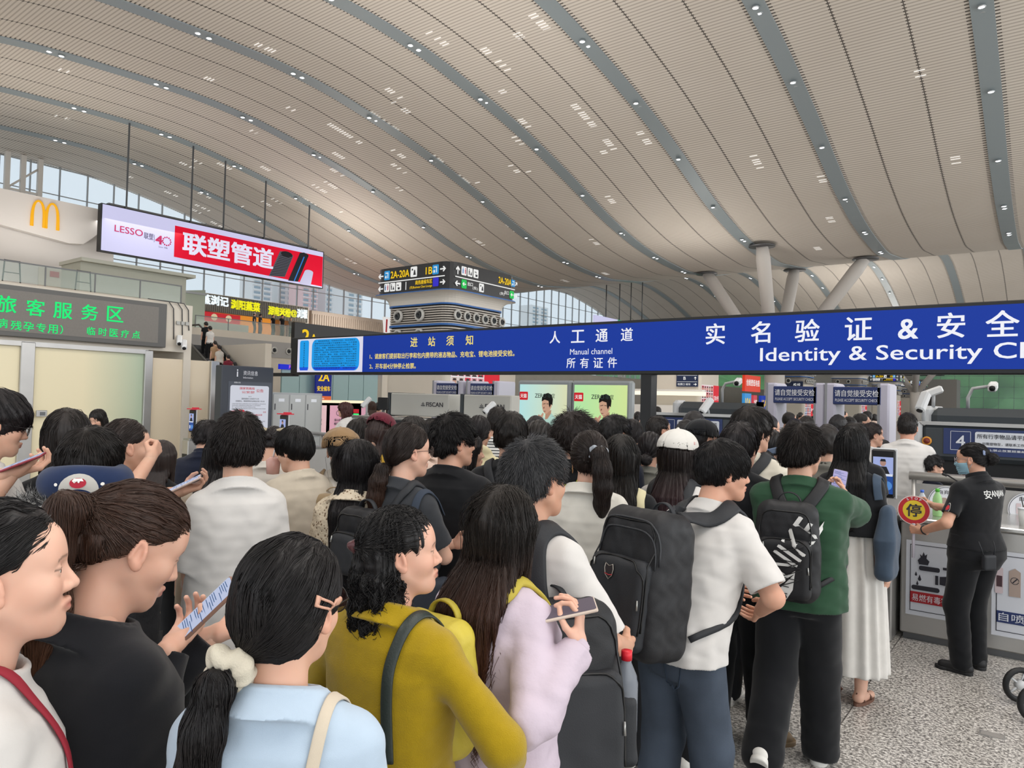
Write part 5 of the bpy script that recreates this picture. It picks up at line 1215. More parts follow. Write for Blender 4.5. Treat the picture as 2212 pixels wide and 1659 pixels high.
# ---- scanners behind the lanes
SCN = mat('scanner_dark', '#3b4044', rough=.42); SCL = mat('scanner_light', '#c4c6c8', rough=.4); SNV = mat('label_navy', '#2b3968', rough=.45); LBW = mat('label_white', '#dcdfe6', rough=.5); ORG = mat('button_red', '#7c2f24', rough=.4); ORR = mat('button_ring', '#e09a3e', rough=.5)
def scanner(x, label, num, wd=1.62, dp=2.4):
    t = thing('baggage_scanner', label, 'scanner', (x, 9.7, 0), 0, 'numbered baggage scanners')
    MB().box((-wd/2+.09, .9, .4), (wd/2-.09, dp, 1.84), 0, .10).build('tunnel_housing', SCN, t)
    [MB().box((g*wd/2, .95, .3), (g*(wd/2-.14), dp-.05, 1.86), 0, .05).build('side_panel', SCL, t) for g in (-1, 1)]
    MB().box((-wd/2+.13, -.0, 1.22), (wd/2-.13, .95, 1.64), 0, .05).build('front_hood', SCN, t); MB().box((-wd/2+.13, -.0, 1.63), (wd/2-.13, .12, 1.67)).build('hood_edge', STEEL, t)
    [MB().box((g*(wd/2-.02), -.02, .3), (g*(wd/2-.14), .95, 1.66), 0, .04).build('hood_side', SCL, t) for g in (-1, 1)]
    MB().box((-wd/2+.14, .1, .45), (wd/2-.14, .14, 1.22)).build('lead_curtain', BLACK, t); MB().box((-wd/2+.06, -.42, .42), (wd/2-.06, .1, .52)).build('belt', mat('belt_black', '#232323'), t); MB().box((-wd/2, -.42, .0), (wd/2, dp-.1, .42)).build('base', SCL, t)
    lx = -.45 if num == 4 else -.52
    MB().box((lx, -.012, 1.30), (lx+.98, .0, 1.60)).build('label_plate', SNV, t); w = MB(); O = np.array([lx, -.02, 1.30])
    text(w, str(num), O+XR*.17+ZU*.09, XR, ZU, .13, None, 0, .015, 'c')
    for a, b, c, d in ((.07, .05, .27, .055), (.07, .265, .27, .27), (.07, .05, .075, .27), (.265, .05, .27, .27)): w.poly([(a, b), (c, b), (c, d), (a, d)], O, XR, ZU)
    text(w, '安检机上禁止放置超重超限物品', O+XR*.31+ZU*.055, XR, ZU, .025, .6); w.poly(rrect(.31, .10, .94, .27, .02, 3), O, XR, ZU); w.build('label_white', LBW, t)
    q = MB(); text(q, '所有行李物品请平放过机', O+XR*.33-YR*.006+ZU*.195, XR, ZU, .052, .58, 0, .01); text(q, '如需登物至，请联系工作人员', O+XR*.38-YR*.006+ZU*.12, XR, ZU, .034, .46, 0, .01); q.build('label_lettering', SINK, t)
    for xx in (-.62, .60): MB().lathe([(.052, 0), (.052, .015), (.038, .02)], (xx, 0, 1.44), -YR, 16).build('button_ring', ORR, t); MB().lathe([(.038, .015), (.03, .035), (0, .04)], (xx, 0, 1.44), -YR, 16).build('button', ORG, t)
    return t
scanner(-.58, 'dark baggage scanner with blue label numbered 4 behind the guard', 4)
scanner(-4.15, 'dark baggage scanner with blue label numbered 3 behind the crowd', 3, 1.5, 1.35)
CAMW = mat('camera_white', '#dedfe0', rough=.35)
def cctv(P, aim, label, post=None, z0=None):
    t = thing('security_camera', label, 'camera', P); a = np.array(aim, float); a /= np.linalg.norm(a); s_ = np.cross(a, ZU); s_ /= np.linalg.norm(s_)
    MB().obox(a*.02, a, s_, np.cross(s_, a), (.13, .05, .05), 0, .02).build('housing', CAMW, t); MB().lathe([(0, .0), (.035, 0), (.035, .015), (.0, .016)], a*.145, a, 14).build('lens', BLACK, t)
    if post: MB().tube(post, .022, 10).build('arm', mat('arm_grey', '#b4b6b8', rough=.4), t)
    return t
cctv((-1.25, 9.78, 1.92), (-.2, -.5, -.8), 'boxy white camera on a pole in front of scanner 4', [(0, 0, -.03), (0, .02, -.275)]); cctv((-1.28, 10.9, 2.05), (-.9, -.3, -.4), 'slanted grey-white camera above scanner 4', [(0, 0, -.03), (0, 0, -.21)])
cctv((-.63, 11.0, 2.13), (.0, -1, -.2), 'white camera on a curved pole above scanner 4', [(-.05, 0, 0), (-.22, 0, -.03), (-.27, 0, -.15), (-.27, 0, -.29)])
cctv((-4.0, 9.9, 1.80), (-.3, -.5, -.7), 'white camera with yellow cable tie before scanner 3', [(0, 0, -.03), (.02, .02, -.155)]); cctv((-3.93, 10.95, 2.17), (.2, -1, -.2), 'grey camera on a curved pole over scanner 3', [(-.05, 0, 0), (-.2, 0, -.03), (-.25, 0, -.12), (-.25, 0, -.33)])
cctv((-11.35, 9.9, 1.68), (-.5, -.5, -.8), 'white camera left of the first grey belt scanner', [(0, 0, -.03), (0, 0, -.3)]); cctv((-7.95, 9.78, 1.66), (-.4, -.6, -.7), 'white camera before the second grey belt scanner', [(0, 0, -.03), (0, 0, -.28)])
def fiscan(x, label, w=1.7, lf=.8, rt=.0, dp=1.0):
    t = thing('belt_scanner', label, 'scanner', (x, 10, 0), 0, 'grey belt scanners'); MB().box((-w/2, 0, 1.42), (w/2, dp, 1.87), 0, .02).build('tunnel_cover', mat('fiscan_grey', '#b7b5ae', rough=.5), t); MB().box((-w/2-.07, -.01, 1.40), (-w/2, dp, 1.88)).build('cover_edge', SCN, t)
    MB().box((-w/2-lf, -.4, 1.0), (w/2+rt, min(.5, dp), 1.38), 0, .02).build('belt_bed', SCL, t); MB().box((-w/2, -.3, .0), (w/2, min(.8, dp), 1.0)).build('base', mat('fiscan_base', '#a8adab', rough=.5), t); MB().box((-w/2-.1, -.42, 1.2), (w/2, -.39, 1.36)).build('slot', SCN, t)
    q = MB(); text(q, 'FISCAN', (w/2-.58, -.01, 1.62), XR, ZU, .085, .44, 0, .02); q.box((w/2-.72, -.012, 1.63), (w/2-.62, -.005, 1.645)).box((w/2-.70, -.012, 1.66), (w/2-.64, -.005, 1.675)).box((w/2-.68, -.012, 1.69), (w/2-.66, -.005, 1.70)); q.build('lettering', SINK, t)
    return t
fiscan(-9.95, 'first grey belt scanner from the left, below the entrance board', 1.6); fiscan(-8.22, 'second grey belt scanner, left of the two portrait light boxes', 1.12, .2, 0, .28)
t = thing('signal_lamp', 'small red and green signal lamp beside the first belt scanner', 'signal lamp', (-11.3, 9.55, 1.36)); MB().box((-.05, 0, .08), (.05, .06, .16)).build('red_lamp', glow('lamp_red', '#d02a3a', .8), t); MB().box((-.05, 0, 0), (.05, .06, .07)).build('green_lamp', glow('lamp_green', '#35f07a', 1.2), t)
GATEP = mat('gate_lilac', '#b8b6c6', rough=.45); GATED = mat('gate_grey', '#8d8f94', rough=.4)
def gate(x, label, w=.77):
    t = thing('metal_detector_gate', label, 'security gate', (x, 12.2, 0), 0, 'walk-through detector gates')
    for g in (-1, 1): MB().box((g*w/2-.08, -.02, 0), (g*w/2+.08, .62, 2.2), 0, .03).build('side_panel', GATEP, t); MB().box((g*w/2-.085, -.03, 0), (g*w/2-.05, .0, 2.2)).build('edge_strip', GATED, t)
    MB().box((-w/2+.04, -.03, 1.86), (w/2-.04, .5, 2.14), 0, .01).build('header', SNV, t); q = MB(); text(q, '请自觉接受安检', (0, -.04, 1.985), XR, ZU, .105, w*.82, 0, .01, 'c'); text(q, 'PLEASE ACCEPT SECURITY CHECK', (0, -.04, 1.905), XR, ZU, .045, w*.8, 0, .0, 'c'); q.build('header_lettering', LBW, t); return t
gate(-3.42, 'detector gate left of the pair between scanners 3 and 4'); gate(-2.48, 'detector gate right of the pair, next to scanner 4'); gate(-11.2, 'detector gate behind the first grey belt scanner'); gate(-10.25+.1, 'detector gate behind the second grey belt scanner')
# ---- portrait light boxes
def lightbox(x, c1, c2, label):
    t = thing('portrait_light_box', label, 'advert', (x, 14, 0), 0, 'portrait light boxes'); w = .78
    MB().box((-w, 0, .0), (w, .22, 2.28), 0, .05).build('frame', mat('lightbox_frame', '#8b9194', rough=.4), t); MB().poly([(-w+.09, .3), (w-.09, .3), (w-.09, 2.18), (-w+.09, 2.18)], (0, -.004, 0), XR, ZU).build('lit_panel', grad_glow(c1, c2), t)
    cx, cy = .12, 1.42
    D = lambda y: (0, -.004-y*.003, 0); P = lambda pts, m, k: MB().poly([(cx+.02+(x-cx)*.74, 1.98-(1.86-z)*.74) for x, z in pts] if 'portrait' in m[0] else pts, D(k), XR, ZU).build(m[0], glow(m[0], m[1], m[2]), t)
    cx, cy = .12, 1.42
    P([(cx-.42, .3), (cx-.30, .55), (cx-.32, .95), (cx-.2, 1.1), (cx-.02, 1.02), (cx+.16, 1.22), (cx+.38, 1.0), (cx+.46, .7), (cx+.48, .3)], ('portrait_jacket', '#bfe5d8', .85), 1); P([(cx-.08, 1.0), (cx+.02, 1.02), (cx+.15, 1.2), (cx+.16, 1.32), (cx-.06, 1.2)], ('portrait_neck', '#c99a80', .8), 2)
    P([(cx-.20, 1.62), (cx-.21, 1.45), (cx-.17, 1.30), (cx-.10, 1.20), (cx-.02, 1.18), (cx+.10, 1.28), (cx+.17, 1.42), (cx+.18, 1.62), (cx, 1.72)], ('portrait_face', '#d8ab90', .85), 3); P([(cx-.22, 1.58), (cx-.21, 1.70), (cx-.12, 1.82), (cx+.03, 1.86), (cx+.16, 1.80), (cx+.22, 1.66), (cx+.20, 1.46), (cx+.15, 1.50), (cx+.10, 1.38), (cx+.07, 1.46), (cx+.05, 1.60), (cx-.10, 1.64)], ('portrait_hair', '#241e1c', .4), 4)
    P([(cx-.17, 1.50), (cx-.06, 1.525), (cx-.06, 1.505), (cx-.17, 1.485)], ('portrait_hair', '#241e1c', .4), 5); P([(cx-.02, 1.52), (cx+.06, 1.51), (cx+.06, 1.495), (cx-.02, 1.50)], ('portrait_hair', '#241e1c', .4), 5); P([(cx-.14, 1.27), (cx-.05, 1.275), (cx-.05, 1.255), (cx-.13, 1.25)], ('portrait_lips', '#9a5f52', .6), 5); P([(cx-.11, 1.42), (cx-.10, 1.36), (cx-.15, 1.35), (cx-.15, 1.37)], ('portrait_lips', '#9a5f52', .6), 5)
    P([(cx-.36, .85), (cx-.24, .82), (cx-.18, 1.02), (cx-.12, 1.18), (cx-.16, 1.22), (cx-.24, 1.12), (cx-.32, 1.16), (cx-.38, 1.05)], ('portrait_hand', '#d2a388', .85), 6)
    P(rrect(-w+.09, 1.80, -w+.34, 2.0, .02, 3), ('shop_red_tag', '#d8202c', .9), 2); q = MB(); text(q, '天猫', (-w+.12, -.02, 1.85), XR, ZU, .10, .19, 0, .02); q.build('tag_lettering', SW, t); q = MB(); text(q, 'ZERO', (-.22, -.02, 1.86), XR, ZU, .10, .33, 0, .012); text(q, '零度', (.14, -.02, 1.855), XR, ZU, .11, .22, 0, .0); q.build('brand_lettering', mat('lettering_green', '#2d4440'), t)
def grad_glow(c1, c2):
    m = glow('lit_'+c1[1:], c1, .95); n = m.node_tree; t = n.nodes.new('ShaderNodeTexCoord'); s = n.nodes.new('ShaderNodeSeparateXYZ'); n.links.new(t.outputs['Generated'], s.inputs[0])
    n.links.new(mixc(n, s.outputs[0], lin(c1), lin(c2)), n.nodes['Principled BSDF'].inputs['Emission Color']); return m
lightbox(-9.76, '#bdeeee', '#e9e8b8', 'portrait light box with pale blue ground, left of the two'); lightbox(-8.18, '#b9f2b0', '#dff0a0', 'portrait light box with green ground, right of the two')
# ---- service-area block on the left, with its green lettering
WX = -13.7
mb = MB().box((-17, -6, 2.56), (WX, 7.2, 3.5)).box((-17, 7.2, 0), (WX, 7.35, 3.5)); struct('wall_service', mb, CREAM)
t = thing('service_board', 'dark grey LED board with green Chinese letters over the glass wall', 'sign board', (WX+.02, 1.0, 2.66))
MB().box((0, -2, -.04), (.10, 5.78, .80), 0, .01).build('frame', mat('board_frame', '#5b5a58', rough=.5), t); MB().box((.10, -2, .04), (.104, 5.62, .72)).build('led_panel', mat('led_grey', '#77736e', rough=.7, var=.04, vscale=30), t)
GRN = glow('led_green', '#12f07c', 1.0); q = MB()
on_b = lambda u, v: onX(u, v, WX+.13)-np.array(t.location)
for c, u, v in zip('旅客服务区', (14, 77, 136, 194, 249), (657, 665, 671, 675, 679)): P = on_b(u, v); text(q, c, (.11, P[1], P[2]-.135), YR, ZU, .27, None, 0, .02, 'c')
for c, u, v in zip('病残孕专用）', (5, 35, 62, 89, 114, 133), (698, 703, 706, 708, 711, 712)): P = on_b(u, v); text(q, c, (.11, P[1], P[2]-.075), YR, ZU, .15, None, 0, .015, 'c')
for c, u, v in zip('临时医疗点', (197, 222, 246, 270, 294), (715, 717, 719, 721, 723)): P = on_b(u, v); text(q, c, (.11, P[1], P[2]-.07), YR, ZU, .14, None, 0, .015, 'c')
q.build('lettering', GRN, t)
mb = MB()
for a, b in ((4.41, 4.62), (6.44, 6.59), (2.2, 2.35), (7.77, 7.95)): mb.box((WX-.12, a, 0), (WX+.04, b, 2.55 if b < 7 else 2.43), 0, .01)
mb.box((WX-.1, -6, 2.48), (WX+.03, 6.5, 2.56)); struct('trim_frames', mb, STEEL)
FROST = mat('frosted_glass', '#e3d8b4', rough=.55, spec=.35, emit=.10, ecol='#efe0b4'); FROST2 = mat('frosted_green', '#b9c9b0', rough=.5, spec=.3)
m, n, L, p = nodes_mat('frosted_glass_wall', .35, .4); co, xyz = objxyz(n)
mr = n.nodes.new('ShaderNodeMapRange'); mr.inputs[1].default_value = 5.4; mr.inputs[2].default_value = 6.5; L.new(xyz[1], mr.inputs[0]); L.new(mixc(n, mr.outputs[0], lin('#e4d9b8'), lin('#a9bba4')), p.inputs['Base Color'])
o = MB().box((WX-.06, 2.2, 0), (WX-.03, 6.5, 2.5)).build('glass_partition', m); o['kind'] = 'structure'
o = MB().box((WX-.06, 6.6, 0), (WX-.04, 7.8, 2.42)).build('glass_screen', mat('screen_cream', '#dccdb4', rough=.25, spec=.5)); o['kind'] = 'structure'
t = thing('door_lock', 'small square steel lock box on the frosted glass door', 'lock', (WX+.04, 4.66, 1.35)); MB().box((0, -.0, -.05), (.03, .16, .06), 0, .005).build('case', STEEL, t); MB().box((.03, .05, -.03), (.034, .13, .03)).build('face', DSTEEL, t)
for P, lb in (((WX+.1, 7.15, 2.72), 'small dome camera on the service block corner'), ((WX+.1, 7.05, 2.80), 'bullet camera on the service block wall left of the dome')): cctv(P, (.6, -.3, -.5), lb)
t = thing('switch_boxes', 'three small square boxes in a row on the cream corner wall', 'wall fitting', (WX+.01, 7.02, 3.10)); 
for i in range(3): MB().box((0, .09*i, 0), (.03, .09*i+.065, .065)).build('box', mat('fitting_grey', '#a9a9a5'), t)
q = MB()
for y, s_ in ((6.95, 0), (7.12, .1), (7.25, .2)): q.tube([(WX+.03, y-.5, 3.53), (WX+.04, y-.1, 3.52), (WX+.03, y, 3.4), (WX+.02, y+.02, 3.1), (WX+.02, y+.03, 2.8+s_)], .010, 6)
tag(q.build('wall_cables', mat('cable', '#4a4a4a')), 'loose grey cables running down the corner of the service block', 'cable')
# info kiosk
t = thing('information_kiosk', 'dark grey information kiosk with a white notice behind a glass front', 'kiosk', (-11.95, 7.0, 0)); KD = mat('kiosk_dark', '#3c4048', rough=.4)
MB().box((-.22, .0, 0), (0, 1.07, 2.29), 0, .015).build('body', KD, t); MB().box((-.0, .13, .7), (.006, 1.03, 2.0)).build('inner_panel', mat('kiosk_inner', '#4b505a', rough=.35), t)
MB().poly(rrect(.17, .75, .97, 1.93, .04, 4), (.010, 0, 0), YR, ZU).build('notice', glow('notice_paper', '#dfe2ee', .8), t)
q = MB(); text(q, 'i', (.012, .30, 2.09), YR, ZU, .13, None, 0, .02, 'c'); text(q, '资讯信息', (.012, .42, 2.12), YR, ZU, .085, .3, 0, .0); text(q, 'Information', (.012, .42, 2.06), YR, ZU, .035, .2, 0, 0); text(q, '铁路公告', (.012, .24, 1.965), YR, ZU, .03, .13, 0, .005); q.build('header_lettering', LBW, t)
q = MB(); text(q, '国家铁路局', (.014, .36, 1.855), YR, ZU, .045, .30, 0, .02); text(q, '公安部', (.014, .40, 1.785), YR, ZU, .045, .26, 0, .02); text(q, '公告', (.014, .70, 1.81), YR, ZU, .06, .15, 0, .02); text(q, '铁路禁止、限制携带和托运物品目录', (.014, .31, 1.365), YR, ZU, .035, .53, 0, .02); text(q, '目录', (.014, .86, 1.42), YR, ZU, .03, .06, 0, .01); q.build('red_lettering', mat('ink_red', '#c22b35'), t)
q = MB(); text(q, '第1号', (.014, .57, 1.715), YR, ZU, .022, .06, 0, .005, 'c'); text(q, '国家铁路局 公安部关于公布', (.014, .58, 1.67), YR, ZU, .03, .36, 0, .01, 'c'); text(q, '《铁路禁止、限制携带和托运物品目录》的公告', (.014, .58, 1.625), YR, ZU, .03, .6, 0, .01, 'c')
for i in range(8): text(q, ('为维护铁路运输安全保障旅客生命财产安全根据有关法律法规规定', '现将铁路禁止限制携带和托运物品目录予以公布自起施行', '请广大旅客自觉遵守规定配合铁路安全检查')[i % 3], (.014, .21, 1.58-.03*i-(.15 if i > 3 else 0)), YR, ZU, .02, .70-.11*(i % 3), 0, .0)
q.build('black_lettering', SINK, t)
# lockers
t = thing('locker_cabinet', 'grey metal locker cabinet with doors beside the kiosk', 'cabinet', (-12.1, 8.25, 0), R_(-8)); LK = mat('locker_grey', '#aeb0b0', rough=.5)
MB().box((-.4, -.1, 0), (0, 1.0, 1.82), 0, .01).build('body', mat('locker_edge', '#9fa2a3', rough=.5), t)
for i in range(3):
    for z0, z1 in ((.95, 1.78), (.1, .92)):
        d = MB().box((0, -.07+.35*i, z0), (.014, .26+.35*i, z1), 0, .006).build('door', LK, t); MB().box((.014, .04+.35*i, z1-.14), (.018, .16+.35*i, z1-.08)).build('label_slot', LBW, d); MB().box((.014, -.04+.35*i, z1-.3), (.022, -.025+.35*i, z1-.18)).build('lock', SINK, d)
# turnstiles with face screens
def turnstile(x, label, num=None, w=.17, scr=True, sx_=None):
    t = thing('turnstile', label, 'turnstile', (x, 6.2, 0), 0, 'steel turnstiles')
    MB().box((-w/2, 0, .0), (w/2, 1.3, .97), 0, .012).build('cabinet', STEEL, t); MB().box((-w/2-.005, .02, .96), (w/2+.005, 1.28, 1.0), 0, .01).build('top_plate', mat('turnstile_top', '#9a9a9a', rough=.25, metal=.8), t)
    MB().box((-w/2+.02, -.004, .62), (w/2-.02, .0, .74)).build('reader_window', BLACK, t); MB().box((-.03, -.006, .645), (.02, -.003, .655)).build('green_led', glow('led_tiny', '#7dff3a', 1.5), t)
    if num:
        MB().poly(circ(0, .45, .068), (0, -.004, 0), XR, ZU).build('number_disc', mat('disc_white', '#dfe1e8'), t); q = MB(); text(q, num, (0, -.008, .41), XR, ZU, .08, None, 0, .006, 'c'); q.poly(circ(0, .45, .064)+circ(0, .45, .060)[::-1], (0, -.007, 0), XR, ZU); q.build('number', SNV, t)
    if scr:
        s_ = sx_ or .0; MB().box((s_-.02, .15, 1.0), (s_+.02, .19, 1.15)).build('screen_pole', STEEL, t); sc = MB().box((s_-.085, .10, 1.10), (s_+.085, .135, 1.48), 0, .012).build('face_screen', BLACK, t)
        MB().box((s_-.095, .135, 1.09), (s_+.095, .15, 1.49), 0, .01).build('screen_back', SCL, sc); MB().poly([(s_-.072, 1.28), (s_+.072, 1.28), (s_+.072, 1.42), (s_-.072, 1.42)], (0, .097, 0), XR, ZU).build('screen_picture', glow('screen_sky', '#a9b7ea', .9), sc); MB().poly([(s_-.072, 1.13), (s_+.072, 1.13), (s_+.072, 1.27), (s_-.072, 1.27)], (0, .097, 0), XR, ZU).build('screen_panel', glow('screen_navy', '#2f57a8', .8), sc)
        q = MB(); q.poly(circ(s_, 1.375, .022, 14, .028), (0, .095, 0), XR, ZU, 0, 0); q.poly([(s_-.05, 1.285), (s_+.05, 1.285), (s_+.025, 1.345), (s_-.025, 1.345)], (0, .094, 0), XR, ZU, 0, 1); q.poly([(s_-.022, 1.385), (s_+.022, 1.385), (s_+.015, 1.405), (s_-.015, 1.405)], (0, .093, 0), XR, ZU, 0, 1); q.poly([(s_-.07, 1.27), (s_+.07, 1.27), (s_+.07, 1.288), (s_-.07, 1.288)], (0, .092, 0), XR, ZU, 0, 2); q.poly(circ(s_+.03, 1.195, .036), (0, .094, 0), XR, ZU, 0, 3); q.poly([(s_-.05, 1.165), (s_-.02, 1.165), (s_-.02, 1.22), (s_-.05, 1.22)], (0, .094, 0), XR, ZU, 0, 2); q.build('screen_figures', [glow('fig_skin', '#c99f92', .7), mat('fig_dark', '#22242c'), glow('fig_white', '#e6ecfa', .9), glow('fig_blue', '#5f9be6', .8)], sc)
    for yy in (.9,): MB().box((-w/2-.25, yy-.02, .35), (-w/2, yy+.02, .95), 0, .01).build('flap', mat('flap', '#39434a', rough=.2, alpha=.7), t)
    return t
turnstile(-1.11, 'steel turnstile numbered 8 with face screen, left of the inspection counter', '8', .24, True, .03); turnstile(-3.02, 'steel turnstile whose screen shows between the white-capped woman and the crowd', None, .2)
turnstile(-9.06, 'steel turnstile whose red-lit screen stands before the grey lockers', None, .2); turnstile(-11.65, 'steel turnstile with red-lit screen before the cream glass screen', None, .2); turnstile(-10.3, 'steel turnstile behind the boy in the white tee', None, .2, True)
for x in (-11.65, -9.06, -10.3): q = MB().box((x-.13, 6.28, 1.49), (x+.10, 6.42, 1.505)); q.box((x+.02, 6.29, 1.505), (x+.11, 6.37, 1.525)); o = q.build('screen_hood', glow('hood_red', '#e0384a', .7)); tag(o, 'thin red-lit hood over the turnstile screen %s' % {-11.65: 'farthest left', -9.06: 'in front of the lockers', -10.3: 'behind the tall boy'}[x], 'screen hood', 'red screen hoods')
# inspection counter
t = thing('inspection_counter', 'brushed steel inspection counter with warning posters behind the guard', 'counter', (-.96, 6.38, 0))
MB().box((0, 0, .05), (2.2, .9, .92), 0, .01).build('cabinet', STEEL, t); MB().box((-.01, -.015, .92), (2.2, .90, .955), 0, .008).build('worktop', mat('steel_top', '#c2c1be', rough=.25, metal=.8), t); MB().box((-.02, .90, .83), (2.2, .93, 1.145)).build('backsplash', STEEL, t); MB().box((.02, .03, 0), (2.2, .88, .05)).build('plinth', DSTEEL, t)
def poster(x0, x1, z0, z1, band, nm):
    O = np.array([0, -.006, 0]); MB().poly([(x0, z0), (x1, z0), (x1, z1), (x0, z1)], O, XR, ZU).build('poster', mat('poster_paper', '#cfd2da', rough=.4), t)
    q = MB().poly([(x0+.03, z0+.10), (x1-.03, z0+.10), (x1-.03, z0+.185), (x0+.03, z0+.185)], O-YR*.003, XR, ZU); q.build('poster_band', band, t)
    q = MB()
    for a, b, c, d in ((x0+.028, z0+.035, x0+.033, z1-.03), (x1-.033, z0+.035, x1-.028, z1-.03), (x0+.03, z0+.035, x1-.03, z0+.04), (x0+.03, z1-.035, x1-.03, z1-.03)): q.poly([(a, b), (c, b), (c, d), (a, d)], O-YR*.003, XR, ZU)
    return q, O-YR*.005
q, O = poster(.04, .56, .20, .78, mat('band_red', '#a8242c'), 1)
fl = [(.13, .60), (.12, .63), (.14, .655), (.135, .68), (.15, .665), (.16, .70), (.17, .672), (.185, .685), (.18, .65), (.20, .63), (.19, .60)]
q.poly(fl, O, XR, ZU); q.poly(rrect(.13, .555, .27, .59, .012, 3), O, XR, ZU); q.poly(rrect(.29, .58, .40, .60, .004, 2), O, XR, ZU); q.poly(rrect(.08, .40, .27, .435, .016, 4), O, XR, ZU)
for x, z, s_ in ((.11, .52, .014), (.135, .49, .02), (.12, .45, .014)): q.poly([(x, z+s_*1.6), (x-s_*.6, z-s_*.3), (x-s_*.3, z-s_*.9), (x+s_*.3, z-s_*.9), (x+s_*.6, z-s_*.3)], O, XR, ZU)
q.poly([(.24, .46), (.24, .53), (.26, .53), (.26, .46)], O, XR, ZU); q.poly([(.27, .465), (.27, .525), (.33, .535), (.37, .57), (.385, .56), (.37, .53), (.46, .53), (.46, .515), (.38, .50), (.46, .49), (.46, .475), (.38, .465), (.32, .46)], O, XR, ZU); q.build('poster_drawing', SINK, t)
w = MB(); text(w, '易燃有毒害腐蚀液体', (.085, -.02, .315), XR, ZU, .055, .44, 0, .006)
q, O = poster(.60, 1.6, .16, .78, SNV, 2); O = O
q.build('poster_frame', SINK, t); text(w, '自喷压力容器', (.645, -.02, .275), XR, ZU, .062, .50, 0, .006); w.build('poster_lettering', LBW, t)
q = MB(); q.poly(rrect(.62, .47, .67, .66, .01, 2), O, XR, ZU, 0, 0); q.poly([(.63, .52), (.665, .52), (.665, .60), (.63, .60)], O-YR*.002, XR, ZU, 0, 3); q.poly([(.705, .46), (.775, .46), (.775, .64), (.74, .665), (.705, .64)], O, XR, ZU, 0, 1); q.poly(circ(.74, .575, .026)+circ(.74, .575, .022)[::-1], O-YR*.002, XR, ZU, 0, 4); q.poly([(.725, .562), (.73, .557), (.756, .588), (.751, .593)], O-YR*.002, XR, ZU, 0, 4); q.poly([(.81, .46), (.87, .46), (.875, .64), (.805, .64)], O, XR, ZU, 0, 2); q.poly(rrect(.90, .46, .96, .65, .01, 2), O, XR, ZU, 0, 0)
q.build('poster_cans', [mat('can_pale', '#c9b9bd'), mat('carton_brown', '#a8968c'), mat('can_orange', '#c28d52'), mat('can_dark', '#4a3338'), SINK], t)
def disc(x, title, pics, band):
    O = np.array([x, .885, .995]); MB().poly(circ(0, 0, .145, 36), O, XR, ZU, .004).build('round_board', LBW, t); q = MB(); q.poly(circ(0, 0, .138, 36)+circ(0, 0, .134, 36)[::-1], O-YR*.004, XR, ZU); text(q, title, O-YR*.004+ZU*.075, XR, ZU, .036, .13, 0, .006, 'c'); q.build('board_ink', SINK, t)
    MB().poly([(-.10, -.095), (.10, -.095), (.128, -.05), (-.128, -.05)], O-YR*.004, XR, ZU).build('board_band', band, t); q = MB(); text(q, pics, O-YR*.008-ZU*.088, XR, ZU, .03, .17, 0, .006, 'c'); q.build('board_lettering', LBW, t)
    q = MB()
    for i, x2 in enumerate((-.07, -.02, .035, .08)): q.poly(rrect(x2-.017, -.035, x2+.017, .055-.01*(i % 2), .006, 2), O-YR*.005, XR, ZU, 0, i)
    q.build('board_pictures', [mat('can_pale', '#c9b9bd'), mat('carton_brown', '#a8968c'), mat('can_orange', '#c28d52'), mat('can_dark', '#4a3338')], t)
disc(.22, '自弃箱', '腐蚀液体', mat('band_red', '#a8242c')); disc(.80, '自弃箱', '自喷压力容器', SNV)
t = thing('steel_rail', 'thick brushed steel rail on a post behind the inspection counter', 'rail', (-1.08, 7.6, 0)); MB().tube([(0, 0, 1.185), (3, 0, 1.185)], .04, 16).build('rail', STEEL, t); MB().tube([(.04, 0, 0), (.04, 0, 1.16)], .02, 10).build('post', STEEL, t); MB().tube([(2.4, 0, 0), (2.4, 0, 1.16)], .02, 10).build('post', STEEL, t)
t = thing('steel_rail', 'steel crowd rail on posts behind the boy in the cream tee', 'rail', (-10.6, 8.2, 0)); MB().tube([(-.6, 0, 1.08), (2.3, 0, 1.08)], .035, 12).build('rail', STEEL, t); MB().tube([(-.6, 1.2, 1.38), (2.0, 1.2, 1.38)], .03, 12).build('rail', STEEL, t)
for x in (0, 1.6): MB().tube([(x, 0, 0), (x, 0, 1.06)], .025, 10).build('post', STEEL, t); MB().tube([(x+.3, 1.2, 0), (x+.3, 1.2, 1.36)], .025, 10).build('post', STEEL, t)
def bottle(P, h, r, m, cap, label, name='bottle'):
    t = thing(name, label, 'bottle', P); MB().lathe([(0, 0), (r*.9, 0), (r, .01), (r, h*.62), (r*.92, h*.66), (r*.9, h*.70), (r*.42, h*.86), (r*.40, h*.90)], k=18).build('body', m, t); MB().lathe([(r*.46, h*.89), (r*.46, h), (0, h)], k=18).build('cap', cap, t); return t
PETG = mat('green_plastic', '#9fd08a', rough=.15, alpha=.75); bottle((-.74, 6.62, .9551), .22, .034, PETG, mat('cap_green', '#4fae3a'), 'green-capped plastic bottle on the steel counter beside the stop sign'); bottle((-.86, 6.72, .9551), .19, .03, mat('pale_plastic', '#cfd4dc', rough=.2, alpha=.8), mat('cap_blue', '#4a6fd0'), 'blue-capped bottle on the steel counter, left of the green one')
t = thing('drink_cup', 'clear cup with black straw on the counter at the right edge', 'cup', (-.175, 6.62, .9551)); MB().lathe([(0, 0), (.03, 0), (.042, .12)], k=18).build('cup', mat('cup_white', '#d8dad8', rough=.25, alpha=.85), t); MB().lathe([(.044, .12), (.044, .13), (0, .135)], k=18).build('lid', LBW, t); MB().tube([(0, 0, .1), (-.02, 0, .21)], .004, 6).build('straw', BLACK, t)
